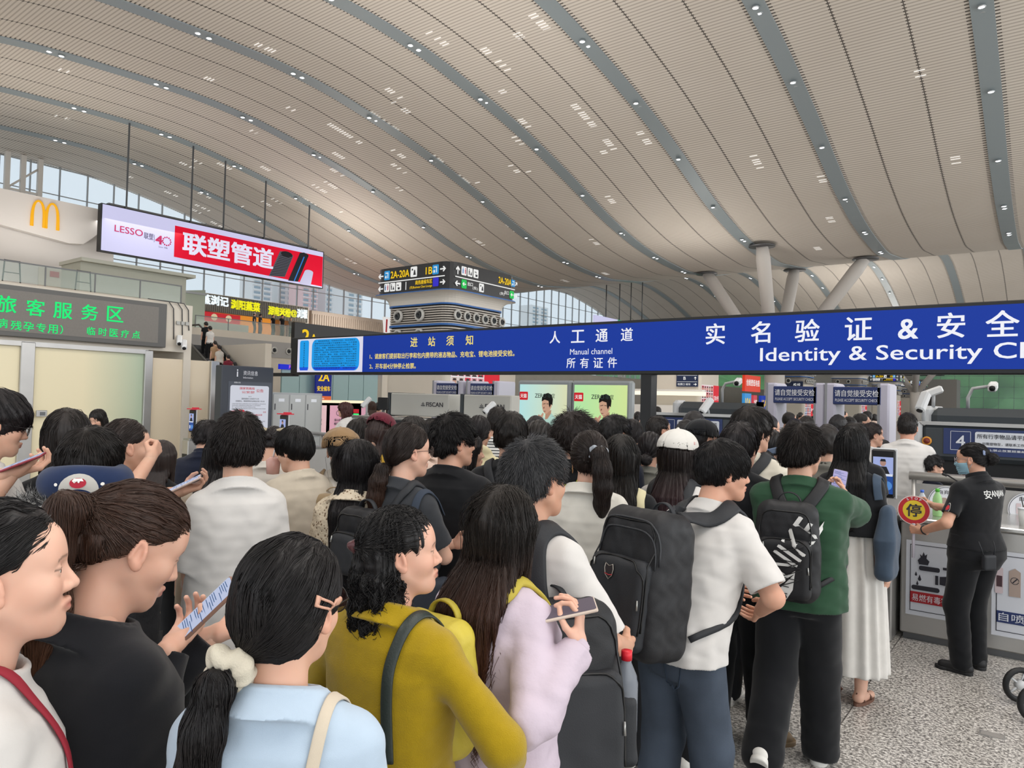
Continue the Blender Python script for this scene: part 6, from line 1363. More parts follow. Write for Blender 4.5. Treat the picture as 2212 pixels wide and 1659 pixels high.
t = thing('goose_microphone', 'thin black gooseneck microphone before the steel rail', 'microphone', (-.60, 7.18, .955)); MB().tube([(0, 0, 0), (0, 0, .18), (-.05, 0, .24), (-.13, 0, .29)], .006, 8).build('neck', BLACK, t); MB().lathe([(0, 0), (.012, .005), (.012, .04), (0, .045)], (-.13, 0, .285), (-1, 0, .4), 10).build('head', BLACK, t)
# booth, gate zone far left of centre
t = thing('pink_booth', 'white booth counter with pink posters and lit top edge', 'booth', (-20.6, 15.2, 0)); MB().box((0, 0, 0), (-.5, 3.2, 1.5)).build('counter', WHITEP, t); MB().box((.04, -.02, 1.5), (-.55, 3.25, 1.6)).build('lit_edge', glow('warm_edge', '#fff0cf', 1.1), t)
for y in (.15, 1.05, 2.5): MB().box((.005, y, .1), (.02, y+.75, 1.42)).build('poster', mat('poster_pink', '#e3a9c0', rough=.5) if y > .5 else mat('poster_rose', '#ecc6cd', rough=.5), t)
q = MB()
for y in (.15, 1.05): text(q, '爱心关爱', (.03, y+.2, .85), YR, ZU, .09, .35, 0, .02); text(q, '候车服务', (.03, y+.2, .72), YR, ZU, .09, .35, 0, .02); q.poly(circ(y+.38, 1.15, .1)+circ(y+.38, 1.15, .085)[::-1], (.03, 0, 0), YR, ZU)
q.build('poster_lettering', SINK, t)
t = thing('love_sign', 'small wooden stand with red glowing Chinese character between frame and kiosk', 'sign', (-13.2, 8.3, 0)); MB().box((0, 0, 0), (-.3, .5, 1.55)).build('stand', mat('wood_orange', '#b9704a', rough=.5), t); MB().box((.02, -.02, 1.55), (-.32, .52, 1.6)).build('top_edge', glow('warm_edge', '#fff0cf', 1.1), t); q = MB(); text(q, '爱', (.012, .26, 1.18), YR, ZU, .3, None, 0, .03, 'c'); q.build('glowing_character', glow('neon_red', '#ff2438', 1.2), t)
t = thing('gate_board', 'black hanging board with yellow 2A behind the blue board', 'sign board', (-33, 23.5, 4.3)); MB().box((-.3, 0, 0), (0, 6.6, 1.42)).build('board', SBLK, t); q = MB(); text(q, '2', (.02, .5, .35), YR, ZU, .72, .45, 0, .03); text(q, 'A', (.02, 1.05, .35), YR, ZU, .5, .42, 0, .03); q.poly(circ(5.3, .28, .28), (.02, 0, 0), YR, ZU); q.build('yellow_lettering', SY, t); q = MB(); text(q, '检票口', (.02, 3.4, .35), YR, ZU, .4, 1.1, 0, .03); q.build('white_lettering', SW, t); q = MB(); q.poly(rrect(2.4, .3, 3.2, .85, .05, 3), (.02, 0, 0), YR, ZU); q.build('blue_tile', SB, t)
for y in (.2, 6.4): MB().tube([(-.15, y, .1), (-.15, y, -4.3)], .05, 6).build('post', DSTEEL, t)
t = thing('gate_wall', 'teal glass ticket-gate wall with a running blue display', 'ticket gate', (-30.4, 20.6, 0)); TEAL = mat('teal_glass', '#86a3a3', rough=.25)
for i in range(6): MB().box((-.1, .4+1.05*i, 0), (0, 1.42+1.05*i, 3.0)).build('glass_panel', TEAL, t)
MB().box((-.05, .2, 3.0), (.1, 6.8, 3.25)).build('display', glow('display_blue', '#1c2fe0', .8), t); q = MB(); text(q, '开往北京西', (.11, .7, 3.05), YR, ZU, .17, 1.0, 0, .02); text(q, '17:33:01', (.11, 5.0, 3.05), YR, ZU, .15, .7, 0, .02); q.build('display_lettering', glow('display_pink', '#ff7bd0', 1.0), t)
o = MB().box((-36, 19.95, 0), (-30.3, 20.3, 4.2)).box((-30.7, 27.5, 0), (-30.3, 40, 4.2)).build('wall_gate', CREAM); o['kind'] = 'structure'
t = thing('gate_banner', 'tall 2A banner, navy above orange, before the teal gate', 'banner', (-30.0, 22.75, 0)); MB().box((-.1, 0, .0), (0, .98, 1.72)).build('orange_panel', glow('banner_orange', '#f0703a', .8), t); MB().box((-.1, 0, 1.72), (0, .98, 2.98)).build('navy_panel', glow('banner_navy', '#1d2a86', .7), t); q = MB(); text(q, '2A', (.01, .14, 2.5), YR, ZU, .42, .68, 0, .03); text(q, '安全候车', (.01, .08, 1.98), YR, ZU, .26, .82, 0, .03); q.build('yellow_lettering', SY, t); q = MB(); text(q, '移个好网', (.01, .08, 1.25), YR, ZU, .24, .82, 0, .03); text(q, '深圳移动', (.01, .08, .95), YR, ZU, .22, .82, 0, .03); text(q, '中国移动', (.01, .18, 1.55), YR, ZU, .09, .35, 0, .01); q.build('white_lettering', SW, t)
# shop block behind the nearest scanners, far displays
t = thing('lit_shop', 'white shop block with glowing cove beyond scanner 3', 'shop', (-22.1, 44.4, 0)); MB().box((-3.5, -.8, 0), (4.3, -.5, 1.7)).build('counter', WHITEP, t); MB().box((-3.5, -1.0, 2.35), (4.3, -.6, 2.6)).build('lit_cove', glow('cove_white', '#fff6e2', 1.2), t); MB().box((-3.4, -.95, 2.6), (4.2, -.4, 2.75)).build('cornice', WHITEP, t)
for i, (y, z, w, h, c, tx, lb) in enumerate(((51.3, 2.85, 3.4, 1.2, '#e8432a', '创维壁纸电视', 'red advert screen with white Chinese letters right of the portrait posters'), (51.3, 1.3, 1.4, 1.4, '#3f9be0', '10A', 'blue advert poster under the red screen'), (53.2, 1.2, .8, 1.4, '#d84a55', '福', 'narrow red poster right of the blue one'), (55.0, 1.2, 1.2, 1.4, '#2746b4', '15A', 'blue and orange gate poster beyond the red screen'))):
    t = thing('advert_screen', lb, 'advert', (-17.9, y, z)); MB().box((-.2, 0, 0), (0, w, h)).build('panel', glow('adv_%d' % i, c, .85), t); q = MB(); text(q, tx, (.02, w/2, h*.35), YR, ZU, h*.4, w*.85, 0, .02, 'c'); q.build('lettering', SW if i in (0, 2) else SY, t)
P = onX(1285, 680, -39); t = thing('lilac_display', 'lit lilac and green hanging display peeking over the blue board', 'display', P); MB().box((-.2, 0, -3), (0, 5, 0)).build('lilac_panel', LIL, t); MB().box((-.2, 5, -3), (0, 17, 0)).build('green_panel', glow('adv_green', '#49b98a', .8), t)
for y in (2.5, 5.5, 8.2, 11): MB().tube([(-.1, y, 0), (-.1, y, cz(P[1]+y)-P[2]-.05)], .06, 6).build('rod', DSTEEL, t)
t = thing('grey_cabin', 'grey box cabin at the far right below the hill', 'cabin', (-16.5, 150, 0)); MB().box((-4, 0, 0), (2.5, 6, 7.5)).build('wall', mat('cabin_grey', '#a9a49d'), t); MB().box((-6, -2, 8.2), (.5, 1, 9.4)).build('dark_board', SBLK, t); MB().box((-3.5, -.1, 0), (-1.2, 0, 5)).build('doorway', mat('doorway_dark', '#4c4744'), t)
o = MB().box((-40, 128, 0), (-24.5, 200, 5.5)).build('wall_back', CREAM); o['kind'] = 'structure'
o = MB().box((-61.5, 202, 0), (-27.5, 203, 13)).build('wall_far', CREAM); o['kind'] = 'structure'
# ---------------------------------------------------------------- what people carry and wear
class Gear:
    """a thing of its own that a person carries: built in the person's frame, its Empty at base"""
    def __init__(s, p, name, label, cat, base, group=None):
        s.p = p; s.base = np.asarray(base, float); s.root = thing(name, label, cat, p.W(s.base), p.head_, group)
    def put(s, mb, name, m, parent=None):
        mb.v = [((v-s.base)*s.p.s).astype(np.float32) for v in mb.v]; return mb.build(name, m, parent or s.root)
def backpack(p, label, m, w=.30, h=.44, dp=.17, zc=1.16, x0=0.0, strap=.055, m2=None, pocket=True, straps='LR', tilt=0.0, c=None, yb=0.0):
    fn = p.shirt_fn; m2 = m2 or m; ys = onto(fn, np.array([[x0*.5, -.30+p.bend([[0, 0, zc]])[0, 1], zc]], np.float32))[0][0, 1]
    c = np.array([x0, ys-dp/2+.012, zc]) if c is None else np.asarray(c, float); M = rot('z', yb)@rot('x', tilt); g = Gear(p, 'backpack', label, 'backpack', c-A_(0, 0, h/2))
    def fb(P):
        q = (P-c)@M; t = (q[:, 2]/h+.5); q2 = q*np.stack([1+.22*np.clip(t-.55, 0, 1), 1+.35*np.clip(t-.5, 0, 1), np.ones(len(q))], 1)
        return rbox(q2, (0, 0, 0), (w/2, dp/2, h/2), min(.07, dp*.42))+.004*wob(P, 26, 1)+.0025*wob(P, 60, 2)
    lo, hi = c-(w*.7, dp*.9+.1, h*.65), c+(w*.7, dp*.9+.1, h*.65); hh = max(.006, p.L['shirt']*.9)
    V, F = mesh_sdf(fb, lo, hi, hh); body = g.put(MB().add(V, F), 'main_bag', m)
    if pocket:
        def fp(P):
            q = (P-c)@M-A_(0, -dp/2-.004, -h*.13); return rbox(q, (0, 0, 0), (w*.40, .038, h*.30), .035)+.003*wob(P, 30, 4)
        V, F = mesh_sdf(fp, lo, hi, hh); g.put(MB().add(V, F), 'front_pocket', m2)
        fu = lambda P: np.minimum(fb(P), fp(P))
        zz = MB(); an = np.linspace(-.15*math.pi, 1.15*math.pi, 26)
        for k, (rw, rh, zo) in enumerate(((w*.38, h*.28, -h*.13), (w*.47, h*.46, 0.0))):
            pts = np.stack([rw*np.sign(np.cos(an))*np.abs(np.cos(an))**.5, 0*an-dp*.5-.02, zo+rh*np.sign(np.sin(an))*np.abs(np.sin(an))**.6], 1)@M.T+c; zz.tube(onto(fu, pts, .002)[0], .0035, 6)
        g.put(zz, 'zip', mat('zip_black', '#0c0c0d', rough=.4))
        pl = MB()
        for x, z in ((-w*.30, h*.14), (w*.42, -h*.08)): q = onto(fu, ((np.array([[x, -dp*.6-.04, z], [x+.004, -dp*.6-.04, z-.035]])@M.T)+c), .005)[0]; pl.tube(q, [.003, .0045], 6)
        g.put(pl, 'zip_pull', mat('zip_silver', '#a7a8a6', rough=.35, metal=.8))
    else: fu = fb
    hd = MB(); t = np.linspace(0, math.pi, 12); top = c+M@A_(0, dp*.32, h*.5-.015); hd.strip(np.stack([top[0]+.05*np.cos(t), top[1]+0*t, top[2]+.045*np.sin(t)], 1), np.stack([np.cos(t), 0*t, np.sin(t)], 1), .022, .006); g.put(hd, 'grab_handle', m2)
    for sd in straps:
        k = -1 if sd == 'L' else 1; b = p.bend
        pts = b([[k*.055+x0*.4, ys-.03, min(zc+h*.44, 1.38)], [k*.108, -.10, 1.42], [k*.118, -.02, 1.47], [k*.115, .10, 1.37], [k*.125, .15, 1.22], [k*.165, .06, 1.06], [k*w*.42+x0*.5, ys-.02, max(zc-h*.36, .95)]]); pts[0, 1] += -b([[0, 0, pts[0, 2]]])[0, 1]; pts[-1, 1] += -b([[0, 0, pts[-1, 2]]])[0, 1]
        Q, N = p.strap_path(pts, .003, 36); sb = MB(); wd = np.interp(np.linspace(0, 1, 36), [0, .55, .62, 1], [strap, strap, .028, .025]); sb.strip(Q, N, wd, .012, 0); g.put(sb, 'shoulder_strap', m2)
    g.fu = fu; g.c = c; g.M = M; g.dim = (w, h, dp); return g
def phone(P, n, up, label, scr='#c5d0ee', w=.076, h=.160, case='#1d1d22', lines=True, group=None):
    n = np.asarray(n, float); n /= np.linalg.norm(n); up = np.asarray(up, float); up -= n*(up@n); up /= np.linalg.norm(up); x = np.cross(up, n)
    t = thing('phone', label, 'phone', P, 0, group); MB().obox((0, 0, 0), x, up, n, (w/2, h/2, .0045), 0, .003).build('case', mat('case_'+case[1:], case, rough=.35), t)
    O = n*.0048; MB().poly(rrect(-w/2+.003, -h/2+.003, w/2-.003, h/2-.003, .008, 4), O, x, up).build('screen', glow('phone_'+scr[1:], scr, .85), t)
    if lines:
        q = MB(); rg = np.random.default_rng(3)
        for i in range(24):
            if i % 6 == 5: continue
            z = h*.40-i*h*.032; a = -w*.40+(w*.3 if i % 5 == 4 else 0); q.poly([(a, z), (a+w*(.35+.4*rg.random()), z), (a+w*(.35+.4*rg.random()), z+.0018), (a, z+.0018)], O+n*.0004, x, up)
        q.build('screen_text', glow('phone_text', '#3c6fae', .5), t)
    return t
def scrunchie(p, m, r=.024, R=.030, c=None, ax=None, name='scrunchie'):
    c = np.asarray(c if c is not None else p.tie, np.float32); ax = np.asarray(ax if ax is not None else p.Rh@A_(0, -1, -.5), float); ax /= np.linalg.norm(ax); u = np.cross(ax, (1, .1, .2)); u /= np.linalg.norm(u); w = np.cross(ax, u); B = np.stack([u, w, ax]).astype(np.float32)
    def f(P):
        q = (P-c)@B.T; an = np.arctan2(q[:, 1], q[:, 0]); rr = np.sqrt(q[:, 0]**2+q[:, 1]**2)-R*(1+.12*np.sin(an*3)); return np.sqrt(rr**2+q[:, 2]**2)-r*(1+.20*np.sin(an*4+q[:, 2]*90)+.10*np.sin(an*9))
    V, F = mesh_sdf(f, c-.09, c+.09, .0032 if p.lod == 0 else .005); return p.put(MB().add(V, F), name, m)
def over_shirt(p, mb, V, F, off=.0025, mat_=0): Q, N = onto(p.shirt_fn, V, off); mb.add(Q, F, mat_, smooth=True)
def shoulder_strap(p, m, pts, w, th, name='strap', off=.003, g=None, n=40):
    Q, N = p.strap_path(p.bend(np.array(pts, float)), off, n); mb = MB().strip(Q, N, w, th); return (g.put if g else p.put)(mb, name, m)

WTEE = fabric('cloth_white', '#c9c6c3', .03); OFFW = fabric('cloth_offwhite', '#c3beb6', .04); CREAMC = fabric('cloth_cream', '#bfb5a5', .05); BLK = fabric('cloth_black', '#17181b', .08); NAVY = fabric('cloth_navy', '#161b2b', .08); BLZ = fabric('cloth_blazer', '#1b1c20', .06); LBLUE = fabric('cloth_pale_blue', '#aebfd0', .04)
YELL = mat('knit_mustard', '#9f8512', rough=.9, spec=.15, var=.05, vscale=40, bump=(420, .35), sheen=.2); LILC = mat('nylon_lilac', '#c0b2bf', rough=.6, spec=.3, var=.04, vscale=10, bump=(26, .35)); GREEN = fabric('cloth_green', '#2c4a36', .05); TAN = fabric('cloth_tan', '#a98a6c', .05); GREY = fabric('cloth_grey', '#77766f', .05); DGREY = fabric('cloth_dark_grey', '#35373b', .08); PEACH = fabric('cloth_peach', '#d9c0b2', .04); PALEY = fabric('cloth_pale_yellow', '#cfc6a2', .05); MUST = fabric('cloth_yellow', '#b8953a', .05); MAROON = fabric('cloth_maroon', '#6e2332', .06); BLUEC = fabric('cloth_sky', '#93a8bd', .06); GREYT = fabric('trouser_grey', '#4c5052', .06)
JEAN = mat('denim', '#434c59', rough=.85, spec=.2, var=.22, vscale=5, bump=(500, .25)); SHW = mat('shoe_white', '#d6d4cf', rough=.5); SHB = mat('shoe_black', '#1c1c1e', rough=.5); SHT = mat('shoe_tan', '#77634a', rough=.6); NYB = mat('nylon_black', '#15161a', rough=.55, spec=.4, bump=(300, .12)); NYG = mat('nylon_grey', '#26282c', rough=.6, spec=.35, bump=(300, .12)); LEA = mat('leather_dark', '#2b3330', rough=.4, bump=(200, .15)); GOLD = mat('chain_gold', '#c9a27a', rough=.25, metal=1)
STRIPE, n, L, p_ = nodes_mat('cloth_striped', .9, .15); co, xyz = objxyz(n); L.new(mixc(n, mth(n, 'GREATER_THAN', mth(n, 'FRACT', mth(n, 'MULTIPLY', xyz[2], 42)), .62), lin('#d5d5d2'), lin('#55585a')), p_.inputs['Base Color'])
CROCHET, n, L, p_ = nodes_mat('cloth_crochet', .95, .1); co, xyz = objxyz(n); vo = n.nodes.new('ShaderNodeTexVoronoi'); vo.inputs['Scale'].default_value = 62; L.new(co, vo.inputs['Vector']); vo2 = n.nodes.new('ShaderNodeTexVoronoi'); vo2.inputs['Scale'].default_value = 15; L.new(co, vo2.inputs['Vector'])
L.new(mixc(n, mth(n, 'MULTIPLY', mth(n, 'LESS_THAN', vo.outputs['Distance'], .30), mth(n, 'ADD', mth(n, 'GREATER_THAN', vo2.outputs['Distance'], .33), .35)), lin('#d3c6b0'), lin('#84705c')), p_.inputs['Base Color'])
bu = n.nodes.new('ShaderNodeBump'); bu.inputs['Strength'].default_value = .8; bu.inputs['Distance'].default_value = .006; L.new(vo.outputs['Distance'], bu.inputs['Height']); L.new(bu.outputs[0], p_.inputs['Normal'])
GLM = mat('glasses_metal', '#4a3f3c', rough=.3, metal=.8); GLB = mat('glasses_black', '#1a1718', rough=.3)
HB = '#151213'; HBR = '#231a17'; HDB = '#37241b'

# ---- front row
# the girl at the left edge
p = Person(8, 1072, 1.14, -86, 'girl in profile at the left edge, white tee, black hair tied back', True, 0, yaw=-4, pitch=-3, hair='pony', hairc=HB, hpar=dict(tz=-.03, tl=.35, fz=.070, fw=.070, tt=.012, n=3400, rs=.0008), top=dict(loose=.018, neck=.078), skin='#dfb8a4', arms=dict(L=(-.24, .05, .8), R=(.24, .05, .8)))
p.dress(WTEE, BLK, (SHW,))
shoulder_strap(p, mat('strap_red', '#8e2030', rough=.7), [[.075, -.10, 1.40], [.085, -.06, 1.46], [.085, .0, 1.48], [.09, .10, 1.36], [.10, .14, 1.2]], .018, .004)
# blazer woman with the phone
p = Person(292, 1040, 1.40, -62, 'woman in black blazer with brown ponytail reading her phone', True, 0, yaw=-12, pitch=26, hair='pony', hairc=HDB, hpar=dict(tz=.045, tl=.40, tr=.040, n=5200, len=.10, rs=.0008, fz=.066, tail=[(-.0, -.05, .0), (.0, -.085, -.08), (.0, -.085, -.18), (.0, -.07, -.30), (.01, -.05, -.40)], tt=.014, tb=.014), skin='#d6ae9a', tip=('#6b4630', 1.1, 1.5),
           top=dict(loose=.030, sleeve=1.93, sl=.024, hem=.72, neck=.078, neckz=1.445, wr=.9), arms=dict(L=onD(462, 1372, 1.62), R=onD(372, 1392, 1.50)), hands=dict(L=('hold', (.55, .8, .15), (.2, .2, .95)), R=('hold', (-.55, .8, .15), (-.2, .2, .95))))
p.dress(BLZ, BLK, (SHB,), 'blazer'); scrunchie(p, mat('band_green', '#3fbf55', rough=.5), .005, .017, name='hair_band')
phone(onD(441, 1322, 1.55), -Rt*.536+Up*.718-Fw*.44, Rt*.68+Up*.68+Fw*.28, 'phone with blue chat screen held by the blazer woman', w=.078, h=.168, case='#8a6a5c')
# girl with the cream scrunchie
p = Person(634, 1148, 1.22, -22, 'girl in pale blue tee with cream scrunchie and hair clip', True, 0, yaw=-12, pitch=2, hair='pony', hairc=HB, hpar=dict(tz=-.085, tx=-.045, tl=.34, tr=.032, tt=.022, ts=.016, tb=.018, n=5200, len=.12, rs=.0008, nape=-.10, tail=[(-.01, -.03, -.02), (-.02, -.05, -.09), (-.03, -.05, -.17), (-.04, -.04, -.26), (-.045, -.03, -.33)]), skin='#dab29c', top=dict(loose=.024, neck=.066))
p.dress(LBLUE, JEAN, (SHW,)); scrunchie(p, mat('scrunchie_cream', '#cbc3b1', rough=.9, bump=(300, .3)), .021, .027)
q = MB(); Q, N = onto(p.hair_fn, p.hp(np.linspace((.085, -.058, .036), (.10, .022, .002), 9)), .004); A = np.cross(np.gradient(Q, axis=0), N); A /= np.linalg.norm(A, axis=1)[:, None]
for o in (-1, 1): q.strip(Q+A*o*np.linspace(.0075, .004, 9)[:, None], N, .0048, .004)
q.strip(Q[:2]-(Q[1]-Q[0])*.3, N[:2], .020, .004); q.strip(Q[-3:], N[-3:], [.012, .016, .014], .0055); p.put(q, 'hair_clip', mat('clip_peach', '#c99a84', rough=.35))
p.make_glasses(GLB, .030, mat('dark_lens', '#2a2022', rough=.1, alpha=.8))
for k in (-1, 1): shoulder_strap(p, fabric('strap_beige', '#c4b8a6'), [[k*.10, -.14, 1.10], [k*.10, -.15, 1.25], [k*.105, -.11, 1.38], [k*.11, -.03, 1.45], [k*.11, .08, 1.38], [k*.10, .14, 1.2]], .022, .004, 'overall_strap')
# mustard sweater
p = Person(868, 1088, 1.74, -40, 'woman in mustard sweater with curly half-up black hair', True, 0, yaw=-42, pitch=-4, hair='curly', hairc='#131112', build=1.12, hpar=dict(n=5600, len=.09, rs=.0009, fz=.074, fw=.072), skin='#d8b09c', top=dict(loose=.020, sleeve=1.35, sl=.018, hem=.82, neck=.070, wr=.6), arms=dict(L=(-.26, .18, .95, (-.8, -.3, -.4)), R=(.30, .18, .98, (.9, -.4, -.3))))
p.dress(YELL, BLK, (SHB,), 'sweater'); tq = onto(p.hair_fn, p.tie[None], 0)[0][0]; V, F = mesh_sdf(lambda P: ell(P, tq, (.030, .016, .018))+.002*wob(P, 160), tq-.05, tq+.05, .003); p.put(MB().add(V, F), 'hair_clasp', mat('clasp_brown', '#5a3538', rough=.3, metal=.3)); g = Gear(p, 'shoulder_bag', 'dark green leather strap with gold chain on the mustard sweater', 'bag', (.14, -.20, .86))
shoulder_strap(p, LEA, [[.115, -.175, 1.10], [.105, -.165, 1.22], [.10, -.14, 1.34], [.105, -.08, 1.42], [.11, -.01, 1.44], [.115, .07, 1.38]], .030, .006, 'strap', .004, g)
b = np.array([.115, -.190, 1.10]); q = MB(); T = np.linspace(0, 2*np.pi, 13)
for i in range(6): c_ = b+A_(.002*i, -.004, -.022*i-.012); ax = A_(1, 0, 0) if i % 2 else A_(0, 1, 0); q.tube(c_+np.outer(np.cos(T), ax)*.008+np.outer(np.sin(T), A_(0, 0, 1))*.014, .0026, 6)
g.put(q, 'chain', GOLD); V, F = mesh_sdf(lambda P: rbox(P, b+A_(.03, -.02, -.24), (.12, .045, .09), .04)+.004*wob(P, 30), b+A_(-.15, -.12, -.38), b+A_(.2, .1, -.1), .008); g.put(MB().add(V, F), 'bag_body', LEA)
# lilac jacket, yellow backpack
p = Person(1092, 1043, 1.95, -38, 'woman in lilac jacket with long brown-tipped hair', True, 0, yaw=2, pitch=4, hair='long', hl=.50, hairc='#19130f', tip=('#4a2c20', 1.12, 1.42), hpar=dict(n=6000, len=.22, rs=.0008, w=.092, sl=.20, off=.012), skin='#dab29e', top=dict(loose=.040, sleeve=1.95, sl=.032, hem=.78, collar=1, neck=.068, cuff=1, wr=1.6), arms=dict(R=onD(1250, 1392, 1.80), L=(-.05, .30, 1.12)), hands=dict(R=('pinch', (-.1, .2, .97), (-.79, -.3, .1)), L=('hold', (.6, .6, .3), (.3, .3, .8))))
p.dress(LILC, mat('skirt_grey', '#8a8785', rough=.9), (SHW,), 'jacket'); YB = mat('nylon_yellow', '#bfae3f', rough=.55, bump=(60, .2)); YB2 = mat('nylon_yellow_dark', '#b09f38', rough=.6)
g = backpack(p, 'yellow backpack worn by the woman in the lilac jacket', YB, .27, .36, .13, 1.20, -.03, .032, YB2)
phone(onD(1224, 1318, 1.82), -Fw*.16+Up*.95-Rt*.2, Rt*.9+Up*.25, 'clear-cased phone held up by the lilac jacket woman', w=.075, h=.155, case='#c9b9ac', lines=False, scr='#6f6570')
# grey-haired man with big rucksack
p = Person(1162, 938, 2.28, -42, 'man with short greying hair in white tee carrying a black rucksack', False, 0, yaw=-10, hair='crop', hairc='#3c3c3e', hpar=dict(tt=.022, ts=.012, tb=.016, n=5200, len=.028, lift=.016, rs=.0008), skin='#caa088', top=dict(loose=.026, sleeve=.92, sl=.030, neck=.070, wr=1.4), arms=dict(R=(.20, .26, 1.04, (.7, -.6, -.5)), L=(-.1, .3, 1.05)))
p.dress(WTEE, BLK, (SHB,)); g = backpack(p, 'big drooping black rucksack with a bottle in its side pocket', NYB, .34, .54, .20, .98, .06, .075, NYG, tilt=-6, c=(.25, -.12, 1.0), yb=62, straps='')
shoulder_strap(p, NYG, [[.22, -.19, 1.12], [.17, -.17, 1.25], [.115, -.11, 1.40], [.11, -.03, 1.455], [.115, .07, 1.38], [.15, .11, 1.25], [.22, .04, 1.12]], .07, .014, 'shoulder_strap', .004, g)
c = g.c; w_, h_, d_ = g.dim
sp = lambda *a: (g.M@np.array(a)+c).astype(np.float32)
def side_pocket(P): return rbox((P-c)@g.M, (w_*.52, -.02, -.10), (.03, .055, .10), .025)+.003*wob(P, 30)
V, F = mesh_sdf(side_pocket, c-.36, c+.36, .007); g.put(MB().add(V, F), 'side_pocket', NYG)
for dx, dz in ((-.02, -.1), (.05, -.16)): g.put(MB().strip([sp(w_*.4+dx, -d_*.4, -h_*.35), sp(w_*.46+dx, -d_*.5, -h_*.46), sp(w_*.44+dx, -d_*.46, -h_*.62+dz*.3)], [sp(.5, -1, 0)-c]*3, .018, .003), 'loose_webbing', NYB)
P = p.W(sp(w_*.55, -.02, -.12)); bottle(P, .235, .034, mat('clear_plastic', '#9aa0aa', rough=.1, alpha=.55), mat('cap_red', '#d2202f', rough=.4), 'red-capped drink bottle in the side pocket of the black rucksack')
# white tee, huge black backpack, jeans
p = Person(1566, 946, 2.95, -37, 'man in white tee and blue jeans with a bulky black backpack', False, 0, yaw=-34, pitch=4, hair='bowl', hairc=HB, hpar=dict(ts=.018, tt=.022, tb=.022, nape=-.06, fringe=1, n=4200, rs=.0008), skin='#cca089', lean=.30, top=dict(loose=.032, sleeve=.85, sl=.036, hem=.86, wr=1.5), bottom=dict(r=(.108, .085, .085)), arms=dict(R=(.16, .32, 1.02, (.9, -.5, -.2)), L=(-.1, .35, 1.05)), feet=dict(L=(-.12, -.04, 0, 8), R=(.12, .10, 0, -12)))
p.dress(WTEE, JEAN, (SHW,), bname='jeans'); g = backpack(p, 'bulky black backpack with small shield badge on the man in jeans', NYB, .36, .56, .25, 1.17, -.02, .075, NYG, tilt=-8)
T = np.linspace(0, 1, 30); w_, h_, d_ = g.dim
def on_bag(g, xz, off=.003):
    P = np.array([[x, -g.dim[2]*.5-.07, z] for x, z in xz], np.float32)@g.M.T+g.c; return march(g.fu, P, g.M@A_(0, 1, 0), off)
sh = [(-.02, .03), (0, .022), (.02, .03), (.024, .012), (.018, -.012), (0, -.028), (-.018, -.012), (-.024, .012)]
q = MB().add(on_bag(g, [(x-.02, z+.03) for x, z in sh], .004), [list(range(8))[::-1]]); g.put(q, 'shield_badge', mat('badge_dark', '#2a2426', rough=.4)); q = MB().tube(on_bag(g, [(x-.02, z+.03) for x, z in sh+sh[:1]], .005), .0016, 5); g.put(q, 'badge_rim', mat('badge_silver', '#b8b2a8', rough=.3, metal=.8)); q = MB().tube(on_bag(g, [(-.04, .022), (-.02, .018), (0, .022)], .006), .002, 5); g.put(q, 'badge_stripe', mat('badge_red', '#a8303a'))
q = MB()
for k, (rw, rh) in enumerate(((.42, .40), (.45, .47))):
    an = np.linspace(.05*math.pi, .95*math.pi, 24); q.tube(on_bag(g, [(w_*rw*np.sign(np.cos(a))*abs(np.cos(a))**.4, h_*(rh+.0)*abs(np.sin(a))**.5-.02) for a in an], .003), .004, 6)
g.put(q, 'piping', mat('piping', '#303236', rough=.5))
q = MB(); fn = p.trouser_fn; pk = np.array([[-.0, 0], [.13, .015], [.13, -.11], [.065, -.145], [.0, -.11], [0, 0]]); pk2 = np.array([(x+.035, -.3, z+.86) for x, z in pk]); T = np.concatenate([np.linspace(a, b, 7)[:-1] for a, b in zip(pk2[:-1], pk2[1:])]+[pk2[-1:]]); q.tube(onto(fn, T, .001, 8)[0], .0022, 5); q.tube(onto(fn, np.linspace((-.0, -.3, .98), (0, -.3, .80), 10), .001, 8)[0], .002, 5); p.put(q, 'pocket_seam', mat('denim_seam', '#2d3a4a', rough=.9))
# green tee
p = Person(1735, 908, 3.62, -8, 'man in dark green tee and black trousers with a black sports backpack', False, 0, yaw=-22, hair='short', hairc='#1c1614', hpar=dict(tt=.036, ts=.020, tb=.022, lift=.020, n=5200, rs=.0009, nape=-.045, rough=.003, len=.06), skin='#cca48d', build=1.12, top=dict(loose=.030, sleeve=.98, sl=.040, hem=.82, wr=1.4), bottom=dict(r=(.118, .100, .095)), arms=dict(R=(onD(1818, 1086, 3.93), (1.0, -.35, -.8)), L=(-.15, .34, 1.05)), hands=dict(R=('hold', (-.25, .35, .9), (-.4, -.7, .3))), feet=dict(L=(-.10, -.34, .10, 0, -55), R=(.10, .12, 0, -8)))
p.dress(GREEN, BLK, (SHW,)); g = backpack(p, 'black sports backpack with big white logo on the green tee man', NYB, .30, .48, .16, 1.13, -.02, .06, NYB, tilt=4)
lx, lz = -.0, -.075
pan = [(-.075, -.20), (-.02, -.225), (.035, -.18), (.085, .10), (.085, .16), (.03, .185), (-.055, .11), (-.10, .03)]
def dens(pg, n=6): return [tuple(np.array(a)+(np.array(b)-np.array(a))*i/n) for a, b in zip(pg, pg[1:]+pg[:1]) for i in range(n)]
pan = [(x*.95-.005, z*.92-.03) for x, z in pan]
